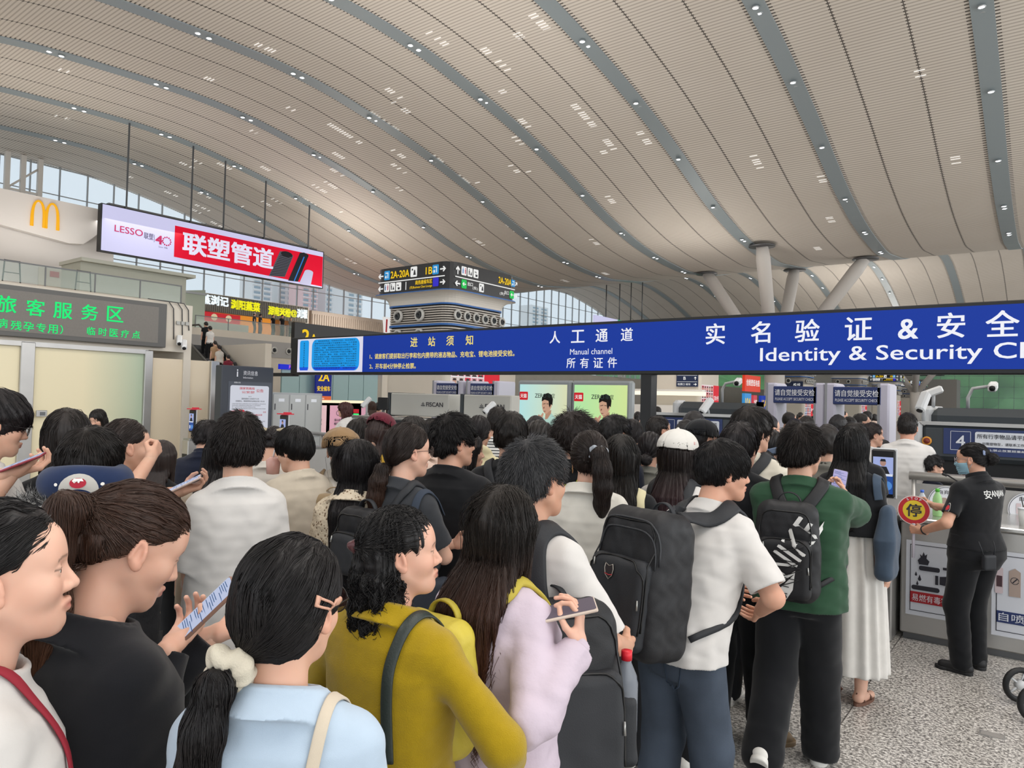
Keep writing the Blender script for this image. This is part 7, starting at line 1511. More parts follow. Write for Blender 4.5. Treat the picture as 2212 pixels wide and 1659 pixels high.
def fill(g, pg, off):
    pts = dens(pg, 4); cx = np.mean([q[0] for q in pts]); cz_ = np.mean([q[1] for q in pts]); ring = [[(cx+(x-cx)*k, cz_+(z-cz_)*k) for x, z in pts] for k in (1, .66, .33)]+[[(cx, cz_)]]; V = on_bag(g, sum(ring, []), off); n = len(pts); F = [[r*n+j, (r+1)*n+j, (r+1)*n+(j+1) % n, r*n+(j+1) % n] for r in (0, 1) for j in range(n)]+[[2*n+j, 3*n, 2*n+(j+1) % n] for j in range(n)]; return V, F
pan = [(-.085, -.075), (-.075, -.155), (-.03, -.215), (.015, -.205), (.045, -.15), (.055, -.06), (.02, -.085), (-.03, -.10)]
q = MB(); q.add(*fill(g, pan, .003))
V, F = glyphs('NIKE', 0.0); V = V-V.min(0); V = V/V.max(0).clip(1e-6); a_ = R_(58)
for k in (0, .006): q.add(on_bag(g, [(-.07+(x*.27-.02)*math.cos(a_)-(y*.115-.115)*math.sin(a_)+k, -.075+(x*.27-.02)*math.sin(a_)+(y*.115-.02)*math.cos(a_)) for x, y, z in V], .0034), F)
g.put(q, 'white_print', mat('print_white', '#d2d2d0', rough=.6))
sw_ = [(-.072, -.135), (-.05, -.168), (-.02, -.160), (.052, -.075), (.02, -.112), (-.015, -.135), (-.04, -.138), (-.055, -.112)]
q = MB(); q.add(*fill(g, sw_, .0045)); g.put(q, 'logo_print', mat('print_black', '#141416', rough=.6))
q = MB(); zz = [(-.09, .02), (.08, -.02), (-.085, -.06), (.07, -.10), (-.07, -.14), (.04, -.17)]; zz2 = [(.09, .06), (-.06, .03), (.085, -.05), (-.08, -.10), (.05, -.14)]
for z_ in (zz, zz2): T = [tuple(np.array(a)+(np.array(b)-np.array(a))*i/6+np.array([0, -.012*math.sin(math.pi*i/6)])) for a, b in zip(z_[:-1], z_[1:]) for i in range(6)]; q.tube(on_bag(g, T, .007), .0022, 5)
g.put(q, 'elastic_cord', BLACK)
g2 = p
# guard
p = Person(2100, 955, 4.98, 50, 'security guard in black uniform and blue mask holding a stop paddle', True, 0, yaw=24, pitch=6, hair='bun', hairc=HB, build=1.24, skin='#c99f88', hpar=dict(tz=.0, br=.045, n=2600, rs=.0009), top=dict(loose=.012, sleeve=.72, sl=.018, hem=.93, collar=1, wr=.6), bottom=dict(r=(.112, .085, .070), top=1.03), arms=dict(L=(-.30, .20, 1.02, (-.5, -.8, -.5)), R=(.03, .40, 1.18)), hands=dict(L=('fist', (-.25, .85, .05), (.8, .3, 0)), R=('pinch', (-.2, .8, .5), (-.6, .2, -.6))), feet=dict(L=(-.12, .0, 0, 25), R=(.10, .06, 0, -10)))
p.dress(BLK, BLK, (SHB,), 'uniform_shirt'); p.make_mask(mat('mask_blue', '#8fb4c4', rough=.8)); p.make_glasses(mat('rim_silver', '#b9aeb0', rough=.3, metal=.8))
q = MB(); V, F = glyphs('安', 0); x = V-V.min(0)
def back_text(p, body, x0, z0, h, w, m, name):
    q = MB(); O = np.array([x0, -.25, z0]); text(q, body, O, XR, ZU, h, w, 0, .02); q.v = [march(p.shirt_fn, v, (0, 1, 0), .003) for v in q.v]; return p.put(q, name, m)
back_text(p, '安', -.07, 1.31, .06, .06, mat('print_white', '#d2d2d0', rough=.6), 'print'); back_text(p, 'ANJIAN', -.005, 1.312, .055, .15, mat('print_white', '#d2d2d0', rough=.6), 'print')
S_a, E_a, T_a = p.arm['L']; c_ = S_a+(E_a-S_a)*.42; o_dir = np.array([-.9, -.25, .05]); V0 = c_+o_dir*.15; u_ = np.array([.27, -.95, 0]); t_ = np.linspace(0, 2*np.pi, 25)[:-1]
def patch(rx, rz, col, nm, off):
    V = np.concatenate([[V0], V0+np.outer(np.cos(t_)*rx, u_)+np.outer(np.sin(t_)*rz, ZU)]); F = [[0, i+1, (i+1) % 24+1] for i in range(24)]; q = MB(); q.add(onto(p.shirt_fn, V, off, 6)[0], F); p.put(q, nm, mat('patch_'+col[1:], col, rough=.7))
patch(.036, .050, '#c8c2b8', 'arm_badge', .003); patch(.032, .046, '#262a3c', 'arm_badge', .0045); patch(.025, .025, '#b3272f', 'arm_badge', .006)
Tc = np.linspace(0, 2*np.pi, 15); wr = T_a; q = MB(); dF = (T_a-E_a)/np.linalg.norm(T_a-E_a); nn = np.cross(dF, ZU); nn /= np.linalg.norm(nn); mm = np.cross(nn, dF); q.tube(T_a-dF*.03+np.outer(np.cos(Tc), nn)*.029+np.outer(np.sin(Tc), mm)*.031, .006, 6); p.put(q, 'wrist_watch', BLACK)
q = MB(); c_ = np.array([-.10, -.19, .86]); V, F = mesh_sdf(lambda P: rbox(P, c_, (.055, .022, .055), .015), c_-.1, c_+.1, .006); q.add(V, F); q.tube([c_+A_(-.05, 0, .05), c_+A_(-.07, 0, .10), c_+A_(-.075, .02, .15)], .004, 6); q.tube([c_+A_(.05, 0, .05), c_+A_(.06, 0, .10), c_+A_(.065, .02, .15)], .004, 6); p.put(q, 'belt_pouch', NYG)
tp, B = p.bend_hand['L']; q = p.tie; bw = MB()
for k in (-1, 1): bw.obox(p.tie+p.Rh@A_(k*.035, .005, .045), p.Rh@A_(1, 0, .2*k), p.Rh@A_(0, 1, 0), p.Rh@A_(-.2*k, 0, 1), (.032, .006, .018), 0, .005)
p.put(bw, 'hair_bow', mat('bow_blue', '#7d8aa8', rough=.7))
hc_ = tp+B[1]*.07-B[2]*.02; g = Gear(p, 'stop_paddle', 'round red and yellow stop paddle in the guard’s hand'.replace('’', ''), 'paddle', hc_-np.array([0, 0, .22]))
g.root['label'] = 'round red and yellow stop paddle held out by the guard'
Pc = hc_+np.array([.0, 0, .145]); nw = CAM-p.W(Pc); nw /= np.linalg.norm(nw); c, s_ = math.cos(p.head_), math.sin(p.head_); nl = np.array([c*nw[0]+s_*nw[1], -s_*nw[0]+c*nw[1], nw[2]*.3]); nl /= np.linalg.norm(nl); xx = np.cross(ZU, nl); xx /= np.linalg.norm(xx); yy = np.cross(nl, xx)
dk = lambda r0, off, col, th=.004: (MB().poly(circ(0, 0, r0, 36), Pc+nl*off, xx, yy, th), mat('paddle_'+col[1:], col, rough=.45))
for nm, a in (('rim', dk(.112, 0, '#d5c9c4', .012)), ('red_ring', dk(.106, .001, '#b3222c', .001)), ('yellow_disc', dk(.076, .002, '#d8be2c', .001))): g.put(a[0], nm, a[1])
q = MB(); text(q, '停', Pc+nl*.0035-yy*.048, xx, yy, .095, .10, 0, .03, 'c'); g.put(q, 'character', SINK); q = MB(); 
for i, ch in enumerate('STOP'): a = R_(118-18.5*i); text(q, ch, Pc+nl*.003+xx*.083*math.cos(a)+yy*.083*math.sin(a), xx*math.sin(a)-yy*math.cos(a), xx*math.cos(a)+yy*math.sin(a), .018, None, 0, .02, 'c')
g.put(q, 'lettering', LBW); g.put(MB().tube([Pc-yy*.10, hc_+A_(0, 0, .0), hc_-yy*.22], .011, 10), 'handle', mat('handle_clear', '#cfcad6', rough=.3, alpha=.75))
# ---------------------------------------------------------------- the queue
K = dict
def crowd(u, v, d, rel, label, mt, fem=True, lod=1, bm=BLK, shoes=SHW, tname='shirt', **k):
    k.setdefault('hairc', [HB, '#171214', '#1b1614'][int(u) % 3]); p = Person(u, v, d, rel, label, fem, lod, **k)
    p.dress(mt, bm, (shoes,) if shoes else None, tname); return p
# left group
p = crowd(-2, 838, 3.0, -78, 'man with glasses at the left edge in white tee holding a phone', WTEE, False, 1, hair='bowl', hpar=K(nape=-.06, ts=.016, tt=.03), yaw=-6, pitch=12, top=K(loose=.035, sleeve=1.1, sl=.035), arms=K(R=onD(26, 1022, 2.75), L=(-.1, .32, 1.1)), hands=K(R=('hold', (-.3, .85, .1), (-.2, .2, .95))))
p.make_glasses(GLB, .025); phone(onD(50, 998, 2.74), -Rt*.3+Up*.85-Fw*.2, Rt*.9+Up*.25+Fw*.3, 'phone held flat by the man at the left edge', w=.075, h=.15, case='#8c2f3c')
crowd(148, 880, 3.15, 20, 'woman with long loose dark hair before the frosted glass', BLK, hair='long', hl=.62, hpar=K(w=.10, n=5000), yaw=-30, hairc='#1d1715')
p = crowd(203, 916, 2.60, -14, 'boy in navy plush neck pillow and fur-collared jacket', mat('jacket_black', '#1a1a1d', rough=.9, bump=(60, .4)), False, 0, hair='bowl', hpar=K(tt=.026, ts=.024, tb=.024, nape=-.035, n=4200, lift=.006), yaw=-22, top=K(loose=.05, sleeve=1.95, sl=.04, hem=.8), skin='#cda28c', build=.95)
nb = p.bend([[0, -.03, 1.525]])[0]
def pillow(P): q = P-nb.astype(np.float32); an = np.arctan2(q[:, 0], -q[:, 1]); r = np.sqrt(q[:, 0]**2+q[:, 1]**2)-.105; return smax(np.sqrt(r*r+(q[:, 2]*.9)**2)-.058-.006*np.cos(an*2), np.abs(an)-2.6, .02)*.9
V, F = mesh_sdf(pillow, nb-.2, nb+.2, .006); g = Gear(p, 'neck_pillow', 'navy plush neck pillow with grey belly patch and red mouth', 'pillow', nb-A_(0, 0, .06)); g.put(MB().add(V, F), 'cushion', fabric('plush_navy', '#1e2c4c', .1))
def pil_patch(pts, off, m, nm): V = np.array([[x, -.3, z] for x, z in pts])+nb; V[:, 1] -= 0; c0 = V.mean(0, keepdims=True); W_ = march(pillow, np.concatenate([V, c0*.5+V*.5, c0]), (0, 1, 0), off); n = len(pts); F = [[j, n+j, n+(j+1) % n, (j+1) % n] for j in range(n)]+[[n+j, 2*n, n+(j+1) % n] for j in range(n)]; g.put(MB().add(W_, F), nm, m)
xo = .015
pil_patch([(xo+.062*math.cos(a), -.012+.058*math.sin(a)) for a in np.linspace(0, math.pi, 13)]+[(xo-.05, -.03), (xo+.05, -.03)], .002, fabric('plush_grey', '#b5b2ac', .05), 'belly_patch'); pil_patch([(xo+.026*math.cos(a), +.014+.018*math.sin(a)) for a in np.linspace(0, 2*math.pi, 15)[:-1]], .004, mat('felt_red', '#a8283a', rough=.9), 'mouth'); pil_patch([(xo-.018, .022), (xo-.01, .014), (xo-.004, .021), (xo+.003, .014), (xo+.01, .021), (xo+.018, .020), (xo+.012, .030), (xo-.012, .030)], .0055, mat('felt_white', '#e5e2dc', rough=.9), 'teeth')
for x in (xo-.07, xo+.072): pil_patch([(x+.006*math.cos(a), .008+.006*math.sin(a)) for a in np.linspace(0, 2*math.pi, 9)[:-1]], .004, mat('felt_white', '#e5e2dc', rough=.9), 'eye_dot')
def fur(P): q = P-np.array([0, nb[1]-.02, 1.405], np.float32); r = np.sqrt((q[:, 0]/1.25)**2+q[:, 1]**2)-.135; return np.sqrt(r*r+(q[:, 2]*1.0)**2)-.060+.010*wob(P, 60)+.006*wob(P, 130)
V, F = mesh_sdf(fur, (-.3, nb[1]-.32, 1.30), (.3, nb[1]+.3, 1.51), .006); fm = MB().add(V, F); N_ = 5200; w = V[np.random.default_rng(3).integers(0, len(V), N_)]; dd, gg = grad(fur, w.astype(np.float32), .003); gg /= np.linalg.norm(gg, axis=1)[:, None]+1e-6; gg = gg+RNG.normal(0, .35, gg.shape)-np.array([0, 0, .25]); tt = np.linspace(0, 1, 4); fm.strands(w[:, None]+gg[:, None]*tt[None, :, None]*.042, .0013*(1-.85*tt)[None]*np.ones((N_, 1)))
FUR, n, L, pb = nodes_mat('fur_grey', .9, .2); t_ = n.nodes.new('ShaderNodeTexCoord'); no = n.nodes.new('ShaderNodeTexNoise'); no.inputs['Scale'].default_value = 32; L.new(t_.outputs['Object'], no.inputs['Vector']); rr_ = n.nodes.new('ShaderNodeValToRGB'); rr_.color_ramp.elements[0].position = .42; rr_.color_ramp.elements[0].color = (*lin('#2b2b2d'), 1); rr_.color_ramp.elements[1].position = .62; rr_.color_ramp.elements[1].color = (*lin('#b5b4b2'), 1); L.new(no.outputs['Fac'], rr_.inputs[0]); L.new(rr_.outputs[0], pb.inputs['Base Color']); p.put(fm, 'fur_collar', FUR)
shoulder_strap(p, mat('strap_yellow', '#b59a1e', rough=.7), [[-.03, -.20, 1.12], [-.06, -.19, 1.24], [-.08, -.15, 1.36]], .03, .006, 'strap')
p = crowd(276, 903, 3.25, -72, 'woman in tan shirt with her fist at her mouth', TAN, True, 1, hair='pony', hpar=K(fz=.060, tt=.016, tl=.2, tz=-.05, n=3000), hairc='#241a17', pitch=2, top=K(loose=.045, sleeve=1.15, sl=.035, hem=.8, collar=1, wr=1.6), arms=K(R=onD(326, 990, 3.05), L=onD(392, 1062, 3.1)), hands=K(R=('fist', (-.45, .5, .55), (-.4, -.8, -.3)), L=('hold', (.3, .8, .3), (.2, -.3, .9))), build=1.1)
phone(onD(398, 1046, 3.10), -Rt*.35+Up*.85-Fw*.2, Rt*.85+Up*.4+Fw*.3, 'pale phone held by the woman in the tan shirt', w=.075, h=.15, case='#c9b6ae')
crowd(352, 948, 4.3, -35, 'child with long dark hair between the tan shirt and the navy top', BLK, True, 2, hair='long', hl=.35, hairc='#241a18')
p = crowd(448, 903, 5.2, -18, 'person in navy collared top and black wide trousers', NAVY, False, 1, hair='short', hpar=K(tt=.02), pitch=14, top=K(loose=.045, sleeve=.9, sl=.035, hem=.8, collar=1), bottom=K(r=(.125, .12, .12)), feet=K(L=(-.11, .0, 0, 20), R=(.12, .0, 0, -10)))
crowd(487, 925, 3.6, -12, 'woman with very long black hair half hidden by the tall boy', CREAMC, True, 1, hair='long', hl=.85, hpar=K(w=.095, n=3000), top=K(loose=.03, hem=.78), hairc='#131012')
p = crowd(518, 884, 2.95, 4, 'tall boy seen from behind in loose white tee and grey trousers', WTEE, False, 0, GREYT, hair='short', build=.82, hpar=K(tt=.034, ts=.018, tb=.022, nape=-.05, lift=.014, n=4600, rough=.003), yaw=-4, top=K(loose=.045, sleeve=.95, sl=.045, hem=.70, wr=1.4), hairc='#1e1817')
g = Gear(p, 'duffel_bag', 'black bag hanging beside the tall boy in white', 'bag', (-.26, .08, .42)); V, F = mesh_sdf(lambda P: rbox(P, (-.27, .08, .60), (.07, .16, .18), .06)+.005*wob(P, 24), (-.4, -.15, .38), (-.1, .3, .82), .010); g.put(MB().add(V, F), 'bag_body', NYB); T = np.linspace(0, math.pi, 10); g.put(MB().strip(np.stack([-.27+0*T, .08+.09*np.cos(T), .76+.07*np.sin(T)], 1), np.stack([0*T, np.cos(T), np.sin(T)], 1), .02, .005), 'handle', NYG)
p = crowd(592, 920, 4.5, -16, 'woman in white with khaki hair bow, head bent', OFFW, True, 1, hair='bun', hpar=K(tz=.0, br=.02, tt=.014), pitch=32, top=K(loose=.03))
bw = MB()
for k in (-1, 1): bw.obox(p.hp((k*.04, -.085, .075))[0], p.Rh@A_(1, 0, .25*k), p.Rh@A_(0, .8, .6), p.Rh@A_(0, -.6, .8), (.045, .022, .012), 0, .01)
p.put(bw, 'hair_bow', mat('bow_khaki', '#9a8f78', rough=.7))
p = crowd(636, 918, 3.95, 34, 'boy with bowl-cut black hair in cream long tee', CREAMC, False, 1, GREYT, hair='bowl', hpar=K(nape=-.085, ts=.018, tb=.024, tt=.024, fringe=1, n=4000, rough=.002), yaw=18, pitch=14, top=K(loose=.05, sleeve=1.0, sl=.04, hem=.74, wr=1.3), arms=K(L=(-.12, .35, 1.22), R=(.1, .36, 1.2)), hands=K(L=('pinch', (.4, .7, .5), (.6, -.3, -.3))))
t = thing('drink_pouch', 'pink and clear drink pouch held by the boy in cream', 'drink', onD(590, 1006, 4.0)); MB().lathe([(0, -.05), (.035, -.045), (.04, .03), (.02, .05), (.0, .05)], k=14).build('pouch', mat('pouch_pink', '#d7a9a0', rough=.2, alpha=.85), t); MB().tube([(0, 0, .05), (.01, 0, .09)], .005, 6).build('straw', LBW, t)
p = crowd(738, 924, 4.15, -8, 'person in tan cap with beige rucksack', OFFW, True, 1, hair='pony', hpar=K(tz=-.06, tl=.16, n=300, tr=.035, tt=.0, cap=1, ts=.002, tb=.002), pitch=12, roll=-6, top=K(loose=.035))
p.make_cap(fabric('cap_tan', '#8a6f50', .06), yaw=170, soft=.02, brim=False); backpack(p, 'beige rucksack of the person in the tan cap', fabric('bag_beige', '#8d7a60', .06), .28, .34, .12, 1.18, 0, .05, pocket=False)
p = crowd(778, 946, 3.30, -20, 'woman with waist-long black hair in cream crochet top', CROCHET, True, 0, fabric('skirt_lace', '#b9ac98', .1), hair='long', hl=.80, hpar=K(w=.072, n=5200, len=.25, tt=.012, rs=.0008), yaw=-16, hairc='#141012', top=K(loose=.040, sleeve=1.3, sl=.05, hem=.74, neck=.095, neckz=1.44, wr=1.6), skin='#dcb6a2')
p.make_glasses(mat('rim_silver', '#b9aeb0', rough=.3, metal=.8), .028)
p = crowd(884, 911, 3.22, -46, 'woman with glasses in charcoal tee, arms crossed, small black backpack', DGREY, True, 0, hair='pony', hpar=K(tz=-.07, tl=.24, tt=.018, ts=.014, n=4600, tr=.034, fz=.052, tail=[(0, -.03, -.01), (0, -.05, -.06), (-.01, -.055, -.13), (-.01, -.05, -.19), (0, -.045, -.24)]), hairc='#211713', tip=('#4a3125', 1.25, 1.48), yaw=-18, top=K(loose=.03, sleeve=.75, sl=.032), arms=K(R=(-.02, .27, 1.10, (.9, -.4, -.6)), L=(.10, .26, 1.14, (-.9, -.4, -.6))), hands=K(R=('relax', (-1, .1, .1), (0, -1, 0)), L=('relax', (1, .2, .25), (-.2, -1, 0))), skin='#d8b29e')
p.make_glasses(GLM, .027); backpack(p, 'small black drawstring backpack on the woman with crossed arms', NYB, .24, .30, .12, 1.20, -.02, .035, NYG)
g = Gear(p, 'tote_bag', 'dark blue denim tote strap over the crossed-arms woman’s shoulder'.replace('’s', ''), 'bag', (.20, -.05, .72)); g.root['label'] = 'dark denim tote bag hanging from the shoulder of the crossed-arms woman'; shoulder_strap(p, mat('strap_denim', '#2d3644', rough=.8), [[.20, -.12, 1.0], [.19, -.12, 1.15], [.165, -.10, 1.30], [.15, -.02, 1.40], [.16, .07, 1.3]], .035, .006, 'strap', .006, g); V, F = mesh_sdf(lambda P: rbox(P, (.22, -.06, .88), (.04, .15, .16), .03)+.004*wob(P, 25), (.1, -.26, .68), (.32, .16, 1.08), .009); g.put(MB().add(V, F), 'bag_body', mat('bag_denim', '#262c36', rough=.85))
p = crowd(984, 888, 3.62, -26, 'man with glasses in plain black tee', BLK, False, 0, hair='short', hpar=K(tt=.032, ts=.016, n=4200, lift=.016), yaw=-40, top=K(loose=.035, sleeve=.85, sl=.035), skin='#caa18b', build=1.08); p.make_glasses(GLM, .024)
# second rank
p = crowd(782, 903, 5.0, -40, 'woman with black hair and glasses left of the maroon cap', DGREY, hair='bob', hpar=K(tt=.014), yaw=-14, pitch=16); p.make_glasses(mat('rim_silver', '#b9aeb0', rough=.3, metal=.8), .026)
p = crowd(824, 890, 4.75, -34, 'woman in maroon cap and yellow top', MUST, True, 1, hair='long', hl=.42, hpar=K(w=.085, n=500, tt=.0, cap=1, ts=.004, tb=.004), pitch=24, hairc='#2c1d1a', top=K(loose=.025)); p.make_cap(fabric('cap_maroon', '#5c1f2c', .06), brim=True)
crowd(896, 897, 4.5, -15, 'person with smooth black hair behind the crossed-arms woman', PEACH, hair='bob', hpar=K(ts=.02))
p = crowd(938, 903, 5.1, -35, 'woman in peach top with face mask', PEACH, True, 1, hair='pony', hpar=K(tz=-.06, tl=.2, tt=.016), yaw=-20); p.make_mask(mat('mask_pale', '#b9cdd4', rough=.8))
crowd(1012, 930, 4.3, -50, 'young woman with loose hair beside the man in black tee', WTEE, True, 1, hair='long', hl=.4, yaw=-22, hpar=K(n=1500))
crowd(1036, 896, 5.0, -14, 'woman with ponytail in pale yellow hooded top', PALEY, True, 1, hair='pony', hpar=K(tz=-.04, tl=.16, tt=.014), top=K(loose=.04, sleeve=1.9, hood=1))
p = crowd(1076, 877, 6.0, -6, 'man in striped shirt with dark cross strap', STRIPE, False, 1, hair='crop', hpar=K(tt=.02, ts=.01), top=K(loose=.03)); shoulder_strap(p, BLK, [[-.12, -.15, 1.05], [0, -.15, 1.22], [.10, -.10, 1.40], [.11, 0, 1.45]], .04, .006)
p = crowd(1106, 886, 3.95, -10, 'man in black tee wearing a thin black backpack', BLK, False, 1, hair='bowl', hpar=K(nape=-.05, ts=.016, tb=.02), top=K(loose=.04, sl=.04, sleeve=.9)); backpack(p, 'thin black backpack on the man right of the striped shirt', NYB, .27, .38, .10, 1.14, -.01, .05, NYG)
crowd(1166, 905, 4.55, -10, 'woman with slicked dark bun behind the greying man', OFFW, True, 1, hair='bun', hpar=K(tt=.022, ts=.02, tb=.03, tz=-.07, br=.03), top=K(loose=.03))
crowd(1158, 893, 5.6, 10, 'person in maroon top behind the slicked bun', MAROON, False, 2, hair='short')
p = crowd(1244, 880, 4.0, -16, 'man with bushy dark hair in black tee and neon straps', BLK, False, 1, hair='short', hpar=K(tt=.040, ts=.028, tb=.032, lift=.032, n=4600), yaw=-26, hairc='#221a18'); backpack(p, 'black backpack with neon yellow edging', NYB, .26, .36, .10, 1.14, 0, .05, mat('neon_yellow', '#9fae1f', rough=.5), pocket=False)
crowd(1216, 915, 5.3, 5, 'woman with long dark hair left of the bushy-haired man', BLK, True, 2, hair='long', hl=.4)
crowd(1272, 900, 4.9, -20, 'woman with brown hair behind the bushy-haired man', PEACH, True, 2, hair='long', hl=.4, hairc=HDB)
crowd(1332, 891, 4.7, -30, 'man with short black hair before the green light box', NAVY, False, 1, hair='short', hpar=K(tt=.02, ts=.012), yaw=-20)
p = crowd(1275, 928, 3.35, -14, 'woman in white puff-sleeve top with grey scrunchie ponytail', fabric('cloth_linen', '#cfcbc2', .05), True, 0, hair='pony', hpar=K(tz=.03, tx=.035, tl=.30, tt=.018, ts=.012, n=4600, tr=.040, tail=[(.03, -.03, .0), (.05, -.05, -.07), (.055, -.05, -.15), (.05, -.04, -.23), (.04, -.03, -.30)]), hairc='#211815', yaw=8, top=K(loose=.035, sleeve=1.25, sl=.05, neck=.090, neckz=1.445, wr=1.3)); scrunchie(p, mat('scrunchie_grey', '#9aa0a8', rough=.9, bump=(300, .3)), .020, .026, c=p.tie+A_(.02, -.01, 0))
q = MB(); q.tube(p.hp(np.stack([-.080+0*T, -.01+.016*np.cos(T*2), -.056+.020*np.sin(T*2)], 1)), .0015, 6); p.put(q, 'hoop_earring', GOLD)
p = crowd(1342, 935, 3.55, -8, 'woman with straight long black hair and pale yellow strap', BLK, True, 1, hair='long', hl=.55, hpar=K(w=.085, n=4500), hairc='#15110f'); shoulder_strap(p, PALEY, [[.13, -.15, 1.08], [.135, -.14, 1.25], [.12, -.10, 1.38], [.115, -.02, 1.43]], .045, .005)
crowd(1366, 904, 5.1, -18, 'woman in black tee with low ponytail before the post', BLK, True, 1, hair='pony', hpar=K(tz=-.06, tl=.2, tt=.014), top=K(loose=.02, sleeve=.7))
# right group
crowd(1424, 896, 6.0, -35, 'man with cropped hair in white before scanner 3', WTEE, False, 1, hair='crop', hpar=K(tt=.016), yaw=-20)
crowd(1405, 930, 4.7, -12, 'woman in grey tee with low dark bun', GREY, True, 1, hair='bun', hpar=K(tz=-.06, tt=.014), top=K(loose=.03))
p = crowd(1468, 924, 3.62, -22, 'woman in white baseball cap and white shirt with black straps', WTEE, True, 0, hair='long', hl=.44, hpar=K(w=.078, n=1200, tt=.0, cap=1, ts=.004, tb=.004), hairc='#1d1412', tip=('#3a2026', 1.2, 1.45), yaw=-12, top=K(loose=.045, sleeve=1.5, sl=.045)); p.make_cap(fabric('cap_white', '#cfccc6', .04), brim=True, yaw=-4); backpack(p, 'flat black backpack worn by the woman in the white cap', NYB, .26, .34, .09, 1.06, 0, .05, NYG, pocket=False)
q = MB(); 
for k in range(4): q.tube(onto(lambda P: ell(P-p.hc, p.Rh@A_(0, -.012, .045), (.096, .118, .092)), p.hp([(.09, -.01+.012*k, .06), (.09, -.004+.012*k, .075)]), .002)[0], .002, 5)
p.put(q, 'cap_embroidery', mat('thread_red', '#b3303c'))
p = crowd(1518, 903, 4.5, -32, 'man in black baseball cap', OFFW, False, 1, hair='crop', hpar=K(tt=.002, cap=1, ts=.002, tb=.002, n=600), yaw=-16); p.make_cap(BLK, brim=True)
crowd(1500, 886, 6.1, 0, 'person with round black hair behind the black cap', DGREY, False, 2, hair='bowl'); crowd(1482, 902, 5.6, 0, 'person with dull dark hair between the two caps', GREY, False, 2, hair='short')
p = crowd(1600, 908, 3.85, -8, 'man in black behind the white-tee man, in tan-soled shoes', BLK, False, 1, BLK, SHT, hair='bowl', hpar=K(nape=-.05, ts=.018, tt=.03, fringe=0), top=K(loose=.04, sl=.04, sleeve=.9), bottom=K(r=(.115, .10, .095)), yaw=-20, feet=K(L=(-.12, .0, 0, 35), R=(.16, .05, 0, -50)))
p = crowd(1628, 874, 4.3, -20, 'tall man with glasses in cream shirt and black backpack', fabric('cloth_cream_light', '#c8c2b4', .05), False, 1, hair='bowl', hpar=K(nape=-.055, ts=.02, tt=.034, fringe=0, lift=.01), yaw=-30, top=K(loose=.045, sleeve=1.0, sl=.045, wr=1.6)); p.make_glasses(GLB, .024); backpack(p, 'black backpack on the tall man in the cream shirt', NYB, .28, .40, .13, 1.14, -.05, .06, NYG)
p = crowd(1668, 926, 4.9, -10, 'woman with blue hair bow and low bun in dark top', NAVY, True, 1, hair='bun', hpar=K(tz=-.05, tt=.014, br=.035)); bw = MB()
for k in (-1, 1): bw.obox(p.tie+p.Rh@A_(k*.035, -.03, .035), p.Rh@A_(1, 0, .3*k), p.Rh@A_(0, 1, 0), p.Rh@A_(-.3*k, 0, 1), (.034, .008, .02), 0, .006)
p.put(bw, 'hair_bow', mat('bow_slate', '#5d6b82', rough=.7))
p = crowd(1660, 892, 6.2, -55, 'boy with glasses looking right at the gate', PALEY, False, 2, hair='crop', hpar=K(tt=.02)); p.make_glasses(GLB, .024)
p = crowd(1842, 920, 4.45, -12, 'woman with long black hair in white dress', BLK, True, 0, None, None, hair='long', hl=.52, hpar=K(w=.095, n=4800, tt=.02), hairc='#0f0d0e', yaw=-10, top=K(loose=.03, sleeve=.5, hem=1.05), skin='#d6b09c', feet=K(L=(-.08, .0, 0, 5), R=(.08, -.02, 0, -15)))
p.make_skirt(fabric('cloth_dress', '#d2cfca', .04), .20, 1.34, .15, .23, 'dress', .010)
for sd in 'LR':
    H_, K_, An, a = p.leg[sd]; M = rot('z', a); q = MB(); q.poly([(x, y) for x, y in [(.035*math.cos(t), .045+.115*math.sin(t)) for t in np.linspace(0, 2*math.pi, 20)[:-1]]], An+A_(0, 0, -.066), M@A_(1, 0, 0), M@A_(0, 1, 0), .02); q.tube([An+M@A_(-.04, .07, -.06), An+M@A_(0, .075, -.02), An+M@A_(.04, .07, -.06)], .008, 6); q.tube([An+M@A_(-.036, -.01, -.06), An+M@A_(0, -.05, -.01), An+M@A_(.036, -.01, -.06)], .006, 6); p.put(q, 'sandal', mat('sandal_brown', '#6a4a3c', rough=.6))
g = Gear(p, 'shoulder_bag', 'slate blue cloth bag hanging beside the white dress', 'bag', (.20, -.05, .80)); V, F = mesh_sdf(lambda P: rbox((P-A_(.22, -.04, 1.03))*np.stack([1+.5*np.clip((P[:, 2]-1.05)/.2, 0, 1), 1+.9*np.clip((P[:, 2]-1.05)/.2, 0, 1), np.ones(len(P))], 1), (0, 0, 0), (.055, .15, .22), .045)+.010*wob(P, 18), (.08, -.28, .76), (.36, .2, 1.36), .009); g.put(MB().add(V, F), 'bag_body', fabric('cloth_slate', '#3d4a5a', .08)); shoulder_strap(p, fabric('cloth_slate', '#3d4a5a', .08), [[.19, -.10, 1.28], [.165, -.08, 1.38], [.15, -.0, 1.41], [.16, .05, 1.3]], .05, .006, 'strap', .004, g)
P = onD(1812, 1042, 3.97); phone(P, -Fw*.8+Up*.5-Rt*.2, Up*.85+Rt*.35+Fw*.4, 'phone with lilac chat screen raised beside the green tee man', scr='#b9b3e2', w=.078, h=.155)
crowd(1850, 908, 5.3, -25, 'person in black tee behind the woman in white dress', BLK, False, 1, hair='short', top=K(loose=.04, sl=.04))
crowd(1886, 911, 7.3, -48, 'boy with cropped hair in white tee looking right', WTEE, False, 1, hair='crop', hpar=K(tt=.018, ts=.01), yaw=-20, hairc='#241b19')
crowd(1908, 948, 7.7, -30, 'child in pink top beside the boy in white', PEACH, True, 2, hair='bob')
